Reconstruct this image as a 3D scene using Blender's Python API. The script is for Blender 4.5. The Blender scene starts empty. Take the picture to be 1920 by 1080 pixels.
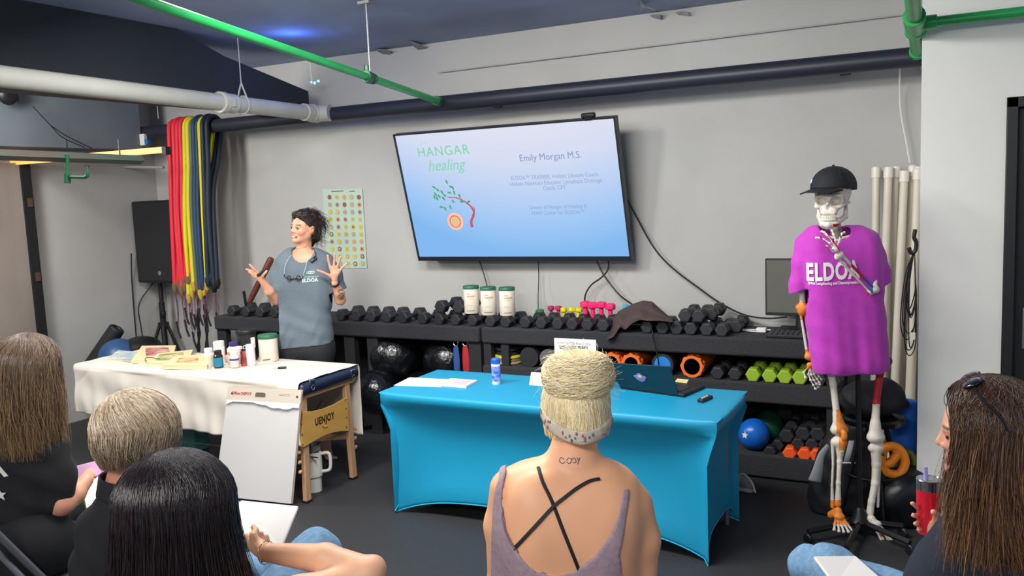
import bpy, math, random
import numpy as np
from mathutils import Vector, Matrix
random.seed(7); rng = np.random.default_rng(5)
scn = bpy.context.scene
COL = scn.collection
# ---------------------------------------------------------------- camera
H = 1.82; FL = 1600.0
RX = np.array([0.8883969, 0.01518792, -0.45882489])
RM = np.array([[0.8883969, 0.01518792, -0.45882489], [0.45718554, -0.11988392, 0.88125435], [-0.04162131, -0.99267173, -0.1134482]])
CP = np.array([0, 0, H])
cam_d = bpy.data.cameras.new('camera'); cam = bpy.data.objects.new('camera', cam_d); COL.objects.link(cam)
cam_d.sensor_width = 36; cam_d.lens = 36 * FL / 1920; cam_d.clip_start = 0.05; cam_d.clip_end = 60
r_, u_, f_ = RM @ [1, 0, 0], RM @ [0, -1, 0], RM @ [0, 0, 1]
cam.matrix_world = Matrix(((r_[0], u_[0], -f_[0], 0), (r_[1], u_[1], -f_[1], 0), (r_[2], u_[2], -f_[2], H), (0, 0, 0, 1)))
scn.camera = cam
vs = scn.view_settings
vs.view_transform = 'Standard'; vs.look = 'None'; vs.gamma = 1; vs.use_curve_mapping = False; vs.exposure = 0.0
# ---------------------------------------------------------------- world and lights
w = bpy.data.worlds.new('world'); scn.world = w; w.use_nodes = True
w.node_tree.nodes['Background'].inputs[0].default_value = (0.80, 0.88, 1.0, 1)
w.node_tree.nodes['Background'].inputs[1].default_value = 0.5
def area(name, loc, target, sx, sy, power, color):
    l = bpy.data.lights.new(name, 'AREA'); l.shape = 'RECTANGLE'; l.size = sx; l.size_y = sy; l.energy = power; l.color = color
    o = bpy.data.objects.new(name, l); COL.objects.link(o); o.location = loc
    o.rotation_euler = (Vector(target) - Vector(loc)).to_track_quat('-Z', 'Y').to_euler()
    return o
area('ceiling_lamp_key', (-3.2, 2.9, 2.86), (-3.0, 3.9, 0), 0.35, 1.3, 86, (1.0, 0.97, 0.93))
area('ceiling_lamp_mid', (-1.9, 2.8, 2.86), (-1.7, 3.9, 0), 1.3, 0.4, 78, (1.0, 0.97, 0.93))
area('ceiling_lamp_side', (-5.6, 2.9, 2.75), (-5.2, 5.2, .8), 0.5, 1.2, 85, (1.0, 0.97, 0.93))
area('ceiling_lamp_back', (-1.0, -.9, 2.86), (-.8, 2.4, 0.8), 1.6, 0.6, 92, (1.0, 0.96, 0.91))
area('ceiling_lamp_back', (-3.2, -.8, 2.86), (-2.6, 2.0, 0.4), 1.4, 0.6, 42, (1.0, 0.96, 0.91))
# ---------------------------------------------------------------- geometry helpers
def F(x, y, z=0.0):
    r = RM @ np.array([(x - 960) / FL, (y - 540) / FL, 1.0]); return CP + r * (z - H) / r[2]
def P(x, y, Y):
    r = RM @ np.array([(x - 960) / FL, (y - 540) / FL, 1.0]); return CP + r * Y / r[1]
def PX(x, y, X):
    r = RM @ np.array([(x - 960) / FL, (y - 540) / FL, 1.0]); return CP + r * X / r[0]
def J(x, y, d):
    return CP + d * (RM @ np.array([(x - 960) / FL, (y - 540) / FL, 1.0]))
def lin(h):
    h = h.lstrip('#'); v = [int(h[i:i + 2], 16) / 255 for i in (0, 2, 4)]
    return tuple(c / 12.92 if c <= .04045 else ((c + .055) / 1.055) ** 2.4 for c in v) + (1,)
MATS = {}
def mat(name, col, rough=.6, metal=0, var=0.0, vs_=8, bump=0.0, bs=60, sheen=0, coat=0, emit=None, estr=1, trans=0, alpha=1, aniso=0, sss=0, ior=None, stretch=None, col2=None, vcol=False, spec=None):
    if name in MATS: return MATS[name]
    m = bpy.data.materials.new(name); m.use_nodes = True; nt = m.node_tree; b = nt.nodes['Principled BSDF']
    c = lin(col); b.inputs['Base Color'].default_value = c
    b.inputs['Roughness'].default_value = rough; b.inputs['Metallic'].default_value = metal
    if sheen: b.inputs['Sheen Weight'].default_value = sheen
    if coat: b.inputs['Coat Weight'].default_value = coat
    if trans: b.inputs['Transmission Weight'].default_value = trans
    if alpha < 1: b.inputs['Alpha'].default_value = alpha
    if aniso: b.inputs['Anisotropic'].default_value = aniso
    if spec is not None: b.inputs['Specular IOR Level'].default_value = spec
    if sss: b.inputs['Subsurface Weight'].default_value = sss; b.inputs['Subsurface Scale'].default_value = .01; b.inputs['Subsurface Radius'].default_value = (1, .35, .2)
    if ior: b.inputs['IOR'].default_value = ior
    if emit: b.inputs['Emission Color'].default_value = lin(emit); b.inputs['Emission Strength'].default_value = estr
    tc = nt.nodes.new('ShaderNodeTexCoord'); src = tc.outputs['Object']
    if stretch:
        mp = nt.nodes.new('ShaderNodeMapping'); mp.inputs['Scale'].default_value = stretch; nt.links.new(src, mp.inputs[0]); src = mp.outputs[0]
    if vcol:
        a = nt.nodes.new('ShaderNodeAttribute'); a.attribute_name = 'Col'; nt.links.new(a.outputs['Color'], b.inputs['Base Color'])
    elif var or col2:
        n = nt.nodes.new('ShaderNodeTexNoise'); n.inputs['Scale'].default_value = vs_; n.inputs['Detail'].default_value = 5; nt.links.new(src, n.inputs['Vector'])
        mx = nt.nodes.new('ShaderNodeMix'); mx.data_type = 'RGBA'
        d = lin(col2) if col2 else tuple(max(0, x * (1 - var)) for x in c[:3]) + (1,)
        e = c if col2 else tuple(min(1, x * (1 + var)) for x in c[:3]) + (1,)
        mx.inputs[6].default_value = d; mx.inputs[7].default_value = e
        mr = nt.nodes.new('ShaderNodeMapRange'); mr.inputs[1].default_value = .38; mr.inputs[2].default_value = .62
        nt.links.new(n.outputs[0], mr.inputs[0]); nt.links.new(mr.outputs[0], mx.inputs[0]); nt.links.new(mx.outputs[2], b.inputs['Base Color'])
    if bump:
        n2 = nt.nodes.new('ShaderNodeTexNoise'); n2.inputs['Scale'].default_value = bs; n2.inputs['Detail'].default_value = 4; nt.links.new(src, n2.inputs['Vector'])
        bp = nt.nodes.new('ShaderNodeBump'); bp.inputs['Strength'].default_value = bump; bp.inputs['Distance'].default_value = .01
        nt.links.new(n2.outputs[0], bp.inputs['Height']); nt.links.new(bp.outputs[0], b.inputs['Normal'])
    MATS[name] = m; return m
def A(*v): return np.array(v, float)
def unit(v): v = np.asarray(v, float); return v / (np.linalg.norm(v) + 1e-12)
class MB:
    def __init__(s): s.v = []; s.f = []; s.mi = []; s.cur = 0
    def add(s, vs, fs):
        o = len(s.v); s.v.extend([tuple(map(float, p)) for p in vs]); s.f.extend([tuple(i + o for i in f) for f in fs]); s.mi.extend([s.cur] * len(fs)); return s
    def box(s, c, d, rot=None, taper=1.0):
        c = A(*c); h = A(*d) / 2; vs = []
        for z in (-1, 1):
            for x, y in ((-1, -1), (1, -1), (1, 1), (-1, 1)):
                k = taper if z > 0 else 1
                p = A(x * h[0] * k, y * h[1] * k, z * h[2])
                if rot is not None: p = rot @ p
                vs.append(c + p)
        return s.add(vs, [(3, 2, 1, 0), (4, 5, 6, 7), (0, 1, 5, 4), (1, 2, 6, 5), (2, 3, 7, 6), (3, 0, 4, 7)])
    def bx(s, x0, x1, y0, y1, z0, z1): return s.box(((x0 + x1) / 2, (y0 + y1) / 2, (z0 + z1) / 2), (abs(x1 - x0), abs(y1 - y0), abs(z1 - z0)))
    def tube(s, pts, r, n=8, cap=True, flat=1.0, up=None, closed=False):
        pts = [A(*p) for p in pts]; N = len(pts); r = [r] * N if np.isscalar(r) else list(r)
        vs = []; prev = None
        for i, p in enumerate(pts):
            if closed: t = unit(pts[(i + 1) % N] - pts[i - 1])
            else: t = unit(pts[min(i + 1, N - 1)] - pts[max(i - 1, 0)])
            if prev is None:
                a = A(*up) if up is not None else (A(0, 0, 1) if abs(t[2]) < .9 else A(1, 0, 0))
            else: a = prev
            a = unit(a - t * a.dot(t)); prev = a; b = np.cross(t, a)
            for k in range(n):
                q = 2 * math.pi * k / n; vs.append(p + r[i] * (math.cos(q) * a * flat + math.sin(q) * b))
        fs = []
        for i in range(N if closed else N - 1):
            for k in range(n):
                k2 = (k + 1) % n; j = (i + 1) % N; fs.append((i * n + k, i * n + k2, j * n + k2, j * n + k))
        if cap and not closed: fs += [tuple(range(n - 1, -1, -1)), tuple(range((N - 1) * n, N * n))]
        return s.add(vs, fs)
    def lathe(s, prof, c=(0, 0, 0), n=24, ax=(0, 0, 1), sx=1, sy=1, ph=0.0):
        ax = unit(ax); a = unit(np.cross(ax, A(0, 1, 0) if abs(ax[1]) < .9 else A(1, 0, 0))); b = np.cross(ax, a); c = A(*c); vs = []
        for r, z in prof:
            for k in range(n):
                q = 2 * math.pi * k / n + ph; vs.append(c + ax * z + r * (a * math.cos(q) * sx + b * math.sin(q) * sy))
        fs = []
        for i in range(len(prof) - 1):
            for k in range(n): fs.append((i * n + k, i * n + (k + 1) % n, (i + 1) * n + (k + 1) % n, (i + 1) * n + k))
        if prof[0][0] > 1e-5: fs.append(tuple(range(n - 1, -1, -1)))
        if prof[-1][0] > 1e-5: fs.append(tuple(range((len(prof) - 1) * n, len(prof) * n)))
        return s.add(vs, fs)
    def ball(s, c, r, n=20, rot=None, e=1.0):
        r = (r, r, r) if np.isscalar(r) else r; m = n // 2; vs = []; c = A(*c)
        for i in range(m + 1):
            t = math.pi * i / m
            for k in range(n):
                q = 2 * math.pi * k / n; p = A(r[0] * math.sin(t) * math.cos(q), r[1] * math.sin(t) * math.sin(q), r[2] * math.cos(t))
                if rot is not None: p = rot @ p
                vs.append(c + p)
        fs = [(i * n + k, (i + 1) * n + k, (i + 1) * n + (k + 1) % n, i * n + (k + 1) % n) for i in range(m) for k in range(n)]
        return s.add(vs, fs)
    def torus(s, c, R, r, ax=(0, 0, 1), n=32, m=10, sx=1, sy=1, flat=1.0):
        ax = unit(ax); a = unit(np.cross(ax, A(0, 1, 0) if abs(ax[1]) < .9 else A(1, 0, 0))); b = np.cross(ax, a)
        return s.tube([A(*c) + R * (a * math.cos(2 * math.pi * k / n) * sx + b * math.sin(2 * math.pi * k / n) * sy) for k in range(n)], r, m, closed=True, up=ax, flat=flat)
    def prism(s, poly, d, o=(0, 0, 0), ux=(1, 0, 0), uy=(0, 0, 1), un=(0, 1, 0)):
        o, ux, uy, un = A(*o), A(*ux), A(*uy), A(*un); n = len(poly)
        vs = [o + ux * x + uy * y for x, y in poly] + [o + ux * x + uy * y + un * d for x, y in poly]
        return s.add(vs, [tuple(range(n)), tuple(range(2 * n - 1, n - 1, -1))] + [(k, k + n, (k + 1) % n + n, (k + 1) % n) for k in range(n)])
    def grid(s, fn, nu, nv, th=0):
        vs = [fn(i / nu, j / nv) for j in range(nv + 1) for i in range(nu + 1)]
        fs = [(j * (nu + 1) + i, j * (nu + 1) + i + 1, (j + 1) * (nu + 1) + i + 1, (j + 1) * (nu + 1) + i) for j in range(nv) for i in range(nu)]
        return s.add(vs, fs)
    def obj(s, name, m, parent=None, smooth=38, bevel=0, solid=0, sub=0, seg=2):
        me = bpy.data.meshes.new(name); off = A(*parent.get('_o', (0, 0, 0))) if parent is not None else A(0, 0, 0)
        me.from_pydata([tuple(A(*p) - off) for p in s.v], [], s.f); me.validate()
        ms = m if isinstance(m, (list, tuple)) else [m]
        for q in ms: me.materials.append(q)
        if len(ms) > 1: me.polygons.foreach_set('material_index', s.mi)
        fixn(me)
        if smooth:
            me.polygons.foreach_set('use_smooth', [True] * len(me.polygons))
            if smooth < 180: me.set_sharp_from_angle(angle=math.radians(smooth))
        o = bpy.data.objects.new(name, me); COL.objects.link(o)
        if parent is not None: o.parent = parent
        o['_o'] = tuple(off) if parent is not None else (0, 0, 0)
        if solid: q = o.modifiers.new('s', 'SOLIDIFY'); q.thickness = solid; q.offset = 0
        if bevel: q = o.modifiers.new('b', 'BEVEL'); q.width = bevel; q.segments = seg; q.limit_method = 'ANGLE'; q.angle_limit = .6
        if sub: q = o.modifiers.new('u', 'SUBSURF'); q.levels = sub; q.render_levels = sub
        return o
import bmesh
def fixn(me):
    b = bmesh.new(); b.from_mesh(me); bmesh.ops.recalc_face_normals(b, faces=b.faces); b.to_mesh(me); b.free()
def tag(o, label=None, cat=None, group=None, kind=None):
    if label: o['label'] = label
    if cat: o['category'] = cat
    if group: o['group'] = group
    if kind: o['kind'] = kind
    return o
def thing(name, label, cat, loc=(0, 0, 0), group=None, local=False):
    o = bpy.data.objects.new(name, None); COL.objects.link(o); o.location = tuple(map(float, loc)); o.empty_display_size = .05
    o['_o'] = (0, 0, 0) if local else tuple(map(float, loc)); return tag(o, label, cat, group)
def dup(o, loc=None, rot=None, label=None, group=None, parent=None, scale=None):
    c = o.copy(); COL.objects.link(c)
    if parent is not None: c.parent = parent
    if loc is not None: c.location = tuple(map(float, loc))
    if rot is not None: c.rotation_euler = rot
    if scale is not None: c.scale = scale
    if label: c['label'] = label
    if group: c['group'] = group
    for ch in list(o.children): dup(ch, parent=c)
    return c
def struct(o): o['kind'] = 'structure'; return o
def Rz(a): c, s = math.cos(a), math.sin(a); return A([c, -s, 0], [s, c, 0], [0, 0, 1])
def Rx_(a): c, s = math.cos(a), math.sin(a); return A([1, 0, 0], [0, c, -s], [0, s, c])
def Ry(a): c, s = math.cos(a), math.sin(a); return A([c, 0, s], [0, 1, 0], [-s, 0, c])
def smoothpath(pts, n=8):
    pts = [A(*p) for p in pts]; q = [2 * pts[0] - pts[1]] + pts + [2 * pts[-1] - pts[-2]]; out = []
    for i in range(1, len(q) - 2):
        for k in range(n):
            t = k / n; a, b, c, d = q[i - 1:i + 3]
            out.append(.5 * (2 * b + (c - a) * t + (2 * a - 5 * b + 4 * c - d) * t * t + (3 * b - a - 3 * c + d) * t ** 3))
    return out + [pts[-1]]
def text(s, name, size, m, o, ux, uy, parent, ext=.0006, align='CENTER', sx=1.0, shear=0, off=0.0, sp=1.0):
    """letters as a thin mesh: o = baseline origin, ux / uy = reading and up directions in the world"""
    cu = bpy.data.curves.new('txt', 'FONT'); cu.body = s; cu.size = size; cu.align_x = align; cu.extrude = ext; cu.shear = shear; cu.offset = off; cu.space_character = sp; cu.resolution_u = 3
    t = bpy.data.objects.new('txt', cu); COL.objects.link(t); bpy.context.view_layer.update()
    me = bpy.data.meshes.new_from_object(t.evaluated_get(bpy.context.evaluated_depsgraph_get())); bpy.data.objects.remove(t)
    ux, uy = unit(ux), unit(uy); un = np.cross(ux, uy); M = np.array([ux * sx, uy, un]).T; co = np.empty(len(me.vertices) * 3); me.vertices.foreach_get('co', co)
    off_ = A(*parent.get('_o', (0, 0, 0))) if parent is not None else 0
    co = (co.reshape(-1, 3) @ M.T + A(*o) - off_); me.vertices.foreach_set('co', co.ravel()); me.materials.clear(); me.materials.append(m); me.name = name
    ob = bpy.data.objects.new(name, me); COL.objects.link(ob); ob.parent = parent; ob['_o'] = tuple(off_) if parent is not None else (0, 0, 0); return ob
# ---------------------------------------------------------------- signed distance fields -> one continuous skin
class SDF:
    def __init__(s, h): s.h = h; s.p = []; s.post = []
    def cap(s, a, b, ra, rb=None, k=.02, sub=False, sq=None):
        s.p.append(('c', A(*a), A(*b), ra, ra if rb is None else rb, k, sub, sq)); return s
    def ell(s, c, r, k=.02, rot=None, sub=False): s.p.append(('e', A(*c), A(*r), rot, None, k, sub, None)); return s
    def box(s, c, r, rnd=.005, k=.004, rot=None, sub=False): s.p.append(('b', A(*c), A(*r), rot, rnd, k, sub, None)); return s
    def chain(s, pts, rs, k=.015, sq=None):
        for i in range(len(pts) - 1): s.cap(pts[i], pts[i + 1], rs[i], rs[i + 1], k, sq=sq)
        return s
    def field(s, pad=0.0):
        lo = []; hi = []; bb = []
        for q in s.p:
            if q[0] == 'c': m = max(q[3], q[4]); l = np.minimum(q[1], q[2]) - m; u = np.maximum(q[1], q[2]) + m
            else:
                m = np.full(3, np.linalg.norm(q[2])) if q[3] is not None else q[2]; l = q[1] - m; u = q[1] + m
            bb.append((l, u))
            if not q[6]: lo.append(l); hi.append(u)
        h = s.h; lo = np.min(lo, 0) - 4 * h - pad; hi = np.max(hi, 0) + 4 * h + pad
        n = np.ceil((hi - lo) / h).astype(int) + 1
        ax = [lo[i] + h * np.arange(n[i]) for i in range(3)]; Fd = np.full(n, 1.0, np.float32)
        for q, (l, u) in zip(s.p, bb):
            mg = q[5] + 4 * h + pad
            i0 = np.clip(((l - mg - lo) / h).astype(int), 0, n - 1); i1 = np.clip(((u + mg - lo) / h).astype(int) + 2, 1, n)
            if (i1 <= i0).any(): continue
            sl = tuple(slice(a, b) for a, b in zip(i0, i1))
            X = ax[0][sl[0]][:, None, None]; Y = ax[1][sl[1]][None, :, None]; Z = ax[2][sl[2]][None, None, :]
            if q[0] == 'c':
                a, b = q[1], q[2]; ab = b - a; L = max(ab.dot(ab), 1e-9)
                t = np.clip(((X - a[0]) * ab[0] + (Y - a[1]) * ab[1] + (Z - a[2]) * ab[2]) / L, 0, 1)
                dx, dy, dz = X - a[0] - t * ab[0], Y - a[1] - t * ab[1], Z - a[2] - t * ab[2]
                if q[7] is not None:      # squash: (direction, factor)
                    dr, fc = q[7]; dr = unit(dr); e = dx * dr[0] + dy * dr[1] + dz * dr[2]; g = 1 / fc - 1
                    dx, dy, dz = dx + g * e * dr[0], dy + g * e * dr[1], dz + g * e * dr[2]
                d = np.sqrt(dx * dx + dy * dy + dz * dz) - (q[3] + (q[4] - q[3]) * t)
            else:
                x, y, z = X - q[1][0], Y - q[1][1], Z - q[1][2]
                if q[3] is not None:
                    R = q[3]; x, y, z = (R[0, 0] * x + R[1, 0] * y + R[2, 0] * z, R[0, 1] * x + R[1, 1] * y + R[2, 1] * z, R[0, 2] * x + R[1, 2] * y + R[2, 2] * z)
                r = q[2]
                if q[0] == 'e':
                    k0 = np.sqrt((x / r[0]) ** 2 + (y / r[1]) ** 2 + (z / r[2]) ** 2); k1 = np.sqrt((x / r[0] ** 2) ** 2 + (y / r[1] ** 2) ** 2 + (z / r[2] ** 2) ** 2) + 1e-9
                    d = k0 * (k0 - 1) / k1; d = np.where(k0 < .15, -min(r), d)
                else:
                    rr = q[4]; ex, ey, ez = np.abs(x) - r[0] + rr, np.abs(y) - r[1] + rr, np.abs(z) - r[2] + rr
                    d = np.sqrt(np.maximum(ex, 0) ** 2 + np.maximum(ey, 0) ** 2 + np.maximum(ez, 0) ** 2) + np.minimum(np.maximum(np.maximum(ex, ey), ez), 0) - rr
            k = q[5]; G = Fd[sl]
            if q[6]: d = -d; hh = np.clip(.5 - .5 * (G - d) / k, 0, 1); Fd[sl] = G + (d - G) * hh + k * hh * (1 - hh)
            else: hh = np.clip(.5 + .5 * (G - d) / k, 0, 1); Fd[sl] = G + (d - G) * hh - k * hh * (1 - hh)
        return Fd, ax
    def mesh(s, name, mats, parent=None, fn=None, mfn=None, cfn=None, pad=0.0):
        Fd, ax = s.field(pad)
        if fn is not None: Fd = fn(Fd, ax[0][:, None, None], ax[1][None, :, None], ax[2][None, None, :])
        V, Q = nets(Fd, ax)
        off = A(*parent['_o']) if parent is not None else A(0, 0, 0)
        me = bpy.data.meshes.new(name); me.vertices.add(len(V)); me.vertices.foreach_set('co', (V - off).ravel().astype(np.float32))
        me.loops.add(len(Q) * 4); me.loops.foreach_set('vertex_index', Q.ravel().astype(np.int32)); me.polygons.add(len(Q))
        me.polygons.foreach_set('loop_start', np.arange(len(Q), dtype=np.int32) * 4); me.update(calc_edges=True)
        ms = mats if isinstance(mats, (list, tuple)) else [mats]
        for q in ms: me.materials.append(q)
        if mfn is not None: me.polygons.foreach_set('material_index', mfn(V[Q].mean(1)).astype(np.int32))
        if cfn is not None:
            at = me.color_attributes.new('Col', 'FLOAT_COLOR', 'POINT'); c = np.ones((len(V), 4), np.float32); c[:, :3] = cfn(V); at.data.foreach_set('color', c.ravel())
        me.polygons.foreach_set('use_smooth', np.ones(len(Q), bool))
        o = bpy.data.objects.new(name, me); COL.objects.link(o); o['_o'] = tuple(off)
        if parent is not None: o.parent = parent
        return o
def nets(Fd, ax):
    ins = Fd < 0; n = np.array(Fd.shape); cn = n - 1
    acc = {}; allc = []; allp = []; quads = []
    base = [np.asarray(a, float) for a in ax]; h = [a[1] - a[0] for a in base]
    for d in range(3):
        s0 = [slice(None)] * 3; s1 = [slice(None)] * 3; s0[d] = slice(0, -1); s1[d] = slice(1, None)
        A0 = Fd[tuple(s0)]; A1 = Fd[tuple(s1)]; I = np.argwhere(ins[tuple(s0)] != ins[tuple(s1)])
        if not len(I): continue
        e, g = [(1, 2), (2, 0), (0, 1)][d]
        I = I[(I[:, e] > 0) & (I[:, g] > 0) & (I[:, e] < cn[e]) & (I[:, g] < cn[g])]
        f0 = A0[I[:, 0], I[:, 1], I[:, 2]].astype(float); f1 = A1[I[:, 0], I[:, 1], I[:, 2]].astype(float); t = f0 / (f0 - f1)
        p = np.stack([base[i][I[:, i]] for i in range(3)], 1); p[:, d] += t * h[d]
        cs = []
        for de, dg in ((0, 0), (-1, 0), (-1, -1), (0, -1)):
            c = I.copy(); c[:, e] += de; c[:, g] += dg; idx = (c[:, 0] * cn[1] + c[:, 1]) * cn[2] + c[:, 2]; cs.append(idx); allc.append(idx); allp.append(p)
        q = np.stack(cs, 1); fl = f0 >= 0; q[fl] = q[fl][:, ::-1]; quads.append(q)
    ac = np.concatenate(allc); apx = np.concatenate(allp); u, inv = np.unique(ac, return_inverse=True)
    cnt = np.bincount(inv); V = np.stack([np.bincount(inv, apx[:, i]) / cnt for i in range(3)], 1)
    Q = np.searchsorted(u, np.concatenate(quads)); return V, Q
# ================================================================ ROOM
WY = 5.68
m_wall = mat('wall_paint', '#b2b2af', .75, var=.04, vs_=1.5, bump=.05, bs=90)
m_pillar = mat('pillar_paint', '#dedfda', .7, var=.03, vs_=1.2, bump=.04, bs=90)
m_ceil = mat('ceiling_paint', '#98a3c0', .85, var=.12, vs_=1.2, bump=.1, bs=30)
m_duct = mat('duct_paint', '#1d222b', .8, var=.1, vs_=1.5, bump=.05, bs=40)
m_duct2 = mat('duct_paint_grey', '#6f7981', .8, var=.1, vs_=1.5, bump=.05, bs=40)
m_floor = mat('rubber_floor', '#2c2d30', .58, var=.14, vs_=90, bump=.15, bs=300)
m_black = mat('black_plastic', '#141518', .45, bump=.05, bs=200)
m_blackmat = mat('black_matte', '#101114', .85)
m_rubber = mat('black_rubber', '#1d1f23', .6, bump=.1, bs=400)
m_white = mat('white_plastic', '#e6e6e0', .4)
m_chrome = mat('chrome', '#c8c8cc', .2, 1)
m_cable = mat('black_cable', '#15161a', .5)
struct(MB().bx(-8, 2.6, -3.2, 6.0, -.06, 0).obj('floor', m_floor))
struct(MB().bx(-8, 2.6, -3.2, 6.0, 2.96, 3.05).obj('ceiling', m_ceil))
struct(MB().bx(-6.9, .1, WY, WY + .15, 0, 2.96).obj('wall_back', m_wall))
struct(MB().bx(-6.9, -6.69, -3.2, WY + .1, 0, 2.96).obj('wall_left', m_wall))
PY = 4.75   # face of the projecting wall at the right
dx = .215
mb = MB(); mb.bx(-.152, dx, PY, WY + .15, 0, 2.96); mb.bx(dx, 2.6, PY, PY + .2, 2.16, 2.96); mb.bx(dx + 1.0, 2.6, PY, PY + .2, 0, 2.16)
struct(mb.obj('wall_right', m_pillar))
dm = mat('door_black', '#15171a', .5, bump=.03)
d1 = struct(MB().bx(dx + .05, dx + .95, PY + .05, PY + .09, .01, 2.11).obj('door_1', dm))
fr = MB(); fr.bx(dx, dx + .05, PY - .015, PY + .1, 0, 2.16); fr.bx(dx + .95, dx + 1.0, PY - .015, PY + .1, 0, 2.16); fr.bx(dx, dx + 1, PY - .015, PY + .1, 2.11, 2.16)
fr.obj('door_frame', mat('door_frame_black', '#0e1013', .45), d1, bevel=.004)
MB().bx(dx + .09, dx + .16, PY + .03, PY + .055, .95, 1.15).obj('push_plate', m_chrome, d1)
# panel on the left wall
pa = PX(60, 450, -6.6)
pd = struct(MB().bx(-6.68, -6.62, pa[1] - 1.5, pa[1] - .03, .02, 2.2).obj('door_2', mat('weathered_board', '#8a8078', .8, var=.12, vs_=3, bump=.15, bs=20, stretch=(1, 1, .3))))
fr = MB(); fr.bx(-6.69, -6.6, pa[1] - .03, pa[1] + .05, 0, 2.22); fr.obj('door_jamb', m_blackmat, pd)
hg = MB(); [hg.bx(-6.60, -6.59, pa[1] - .005, pa[1] + .035, z, z + .07) for z in (.45, 1.25, 1.85)]; hg.obj('hinge', mat('brown_metal', '#6b5548', .5, .6), pd)
# dropped duct and box
dk = MB(); dk.prism([(.2, 2.52), (5.36, 2.52), (5.36, 2.66), (4.5, 2.83), (4.1, 2.957), (.2, 2.957)], -.5, (-4.52, 0, 0), (0, 1, 0), (0, 0, 1), (1, 0, 0))
tag(dk.obj('ceiling_duct', m_duct), 'long dark blue-grey boxed duct under the ceiling beside the white pipe', 'duct')
b2 = thing('bulkhead_box', 'grey-blue boxed bulkhead above the left wall behind the white pipe', 'bulkhead', (-6.4, 5.3, 2.32))
MB().bx(-6.68, -6.38, .2, 5.3, 2.31, 2.955).obj('box_panel', m_duct2, b2, bevel=.004)
mb = MB()
for y in (3.95,): mb.bx(-6.382, -6.376, y, y + .008, 2.33, 2.95)
mb.obj('panel_seam', m_blackmat, b2)
# LED strip, blue
m_led = mat('blue_led', '#50b0ff', .4, emit='#58b8ff', estr=6)
lt = thing('led_strip', 'tiny glowing blue LED strip at the end of the dark duct', 'light strip', P(590, 153, 5.4))
mb = MB(); [mb.ball(P(x, y, 5.42), .009, 8) for x, y in ((584, 154), (590, 156), (597, 152))]; mb.obj('diode', m_led, lt)
MB().tube([P(585, 154, 5.42), P(598, 152, 5.42)], .005, 6).obj('strip', m_white, lt)
MB().tube([A(*P(582, 125, 5.42)[:2], 2.957), P(583, 140, 5.42), P(585, 153, 5.42)], .005, 6).obj('lead', m_white, lt)
bl = bpy.data.lights.new('blue_glow', 'POINT'); bl.energy = 2.6; bl.color = (.1, .25, 1); bl.shadow_soft_size = .02
bo = bpy.data.objects.new('blue_glow', bl); COL.objects.link(bo); bo.location = tuple(J(548, 98, 5.9))
lt = thing('led_strip', 'short row of blue LEDs under the white pipe beside the grey bulkhead box', 'light strip', P(275, 190, 5.4))
mb = MB(); [mb.ball(P(263 + k * 6, 193 - k * .6, 5.2), .008, 8) for k in range(5)]; mb.obj('diode', m_led, lt)
MB().tube([P(256, 193, 5.22), P(294, 189, 5.22), P(297, 222, 5.30)], .004, 6).obj('strip', m_white, lt)
# -------- pipes
m_green = mat('green_paint', '#25a055', .35, var=.08, vs_=6)
m_gbright = m_green
def collar(mb, p, d, r, l): d = unit(d); mb.lathe([(r * .8, -l / 2), (r, -l / 2), (r, l / 2), (r * .8, l / 2)], p, 18, d)
g0 = F(255, -4, 2.62); g1 = P(822, 190, 5.25); gd = unit(g1 - g0); g00 = g0 - gd * 1.4
gp = thing('sprinkler_pipe', 'bright green pipe slanting down across the ceiling towards the screen wall', 'pipe', g1)
MB().tube([g00, g1], .0225, 18).obj('pipe_run', m_green, gp)
hp = min((g0 + gd * s for s in np.linspace(0, 4, 400)), key=lambda p: abs((lambda q: 960 + FL * q[0] / q[2])(RM.T @ (p - CP)) - 690))
mdg = mat('dark_green_paint', '#155233', .4); mb = MB(); collar(mb, hp, gd, .036, .05); mb.tube([hp, hp + A(0, 0, .07)], .02, 12); mb.obj('coupling', mdg, gp, bevel=.002)
for p_, r_, l_ in ((hp + gd * .06, .033, .025), (g1 - gd * .02, .034, .05)): mb = MB(); collar(mb, p_, gd, r_, l_); mb.obj('coupling', mdg, gp, bevel=.002)
mb = MB().tube([hp + A(.02, 0, .03), hp + A(.02, 0, 2.96 - hp[2])], .006, 8); mb.bx(hp[0] - .02, hp[0] + .06, hp[1] - .03, hp[1] + .03, 2.94, 2.957); mb.obj('hanger_rod', mat('hanger_grey', '#8a8c90', .5, .5), gp)
# black bar
BARY = 5.36; bz = 2.464; m_bar = mat('bar_black', '#2a2e3a', .45, .2)
bp = thing('mounted_bar', 'long black round bar running along the screen wall under the ceiling', 'bar', (-3.4, BARY, bz))
MB().tube([(-6.68, BARY, bz), (-.155, BARY, bz)], .056, 24).obj('bar_tube', m_bar, bp)
mb = MB()
for x in (-6.2, -3.0, -.6): mb.bx(x - .03, x + .03, BARY, WY, bz - .03, bz + .03)
mb.obj('wall_bracket', m_bar, bp)
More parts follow.
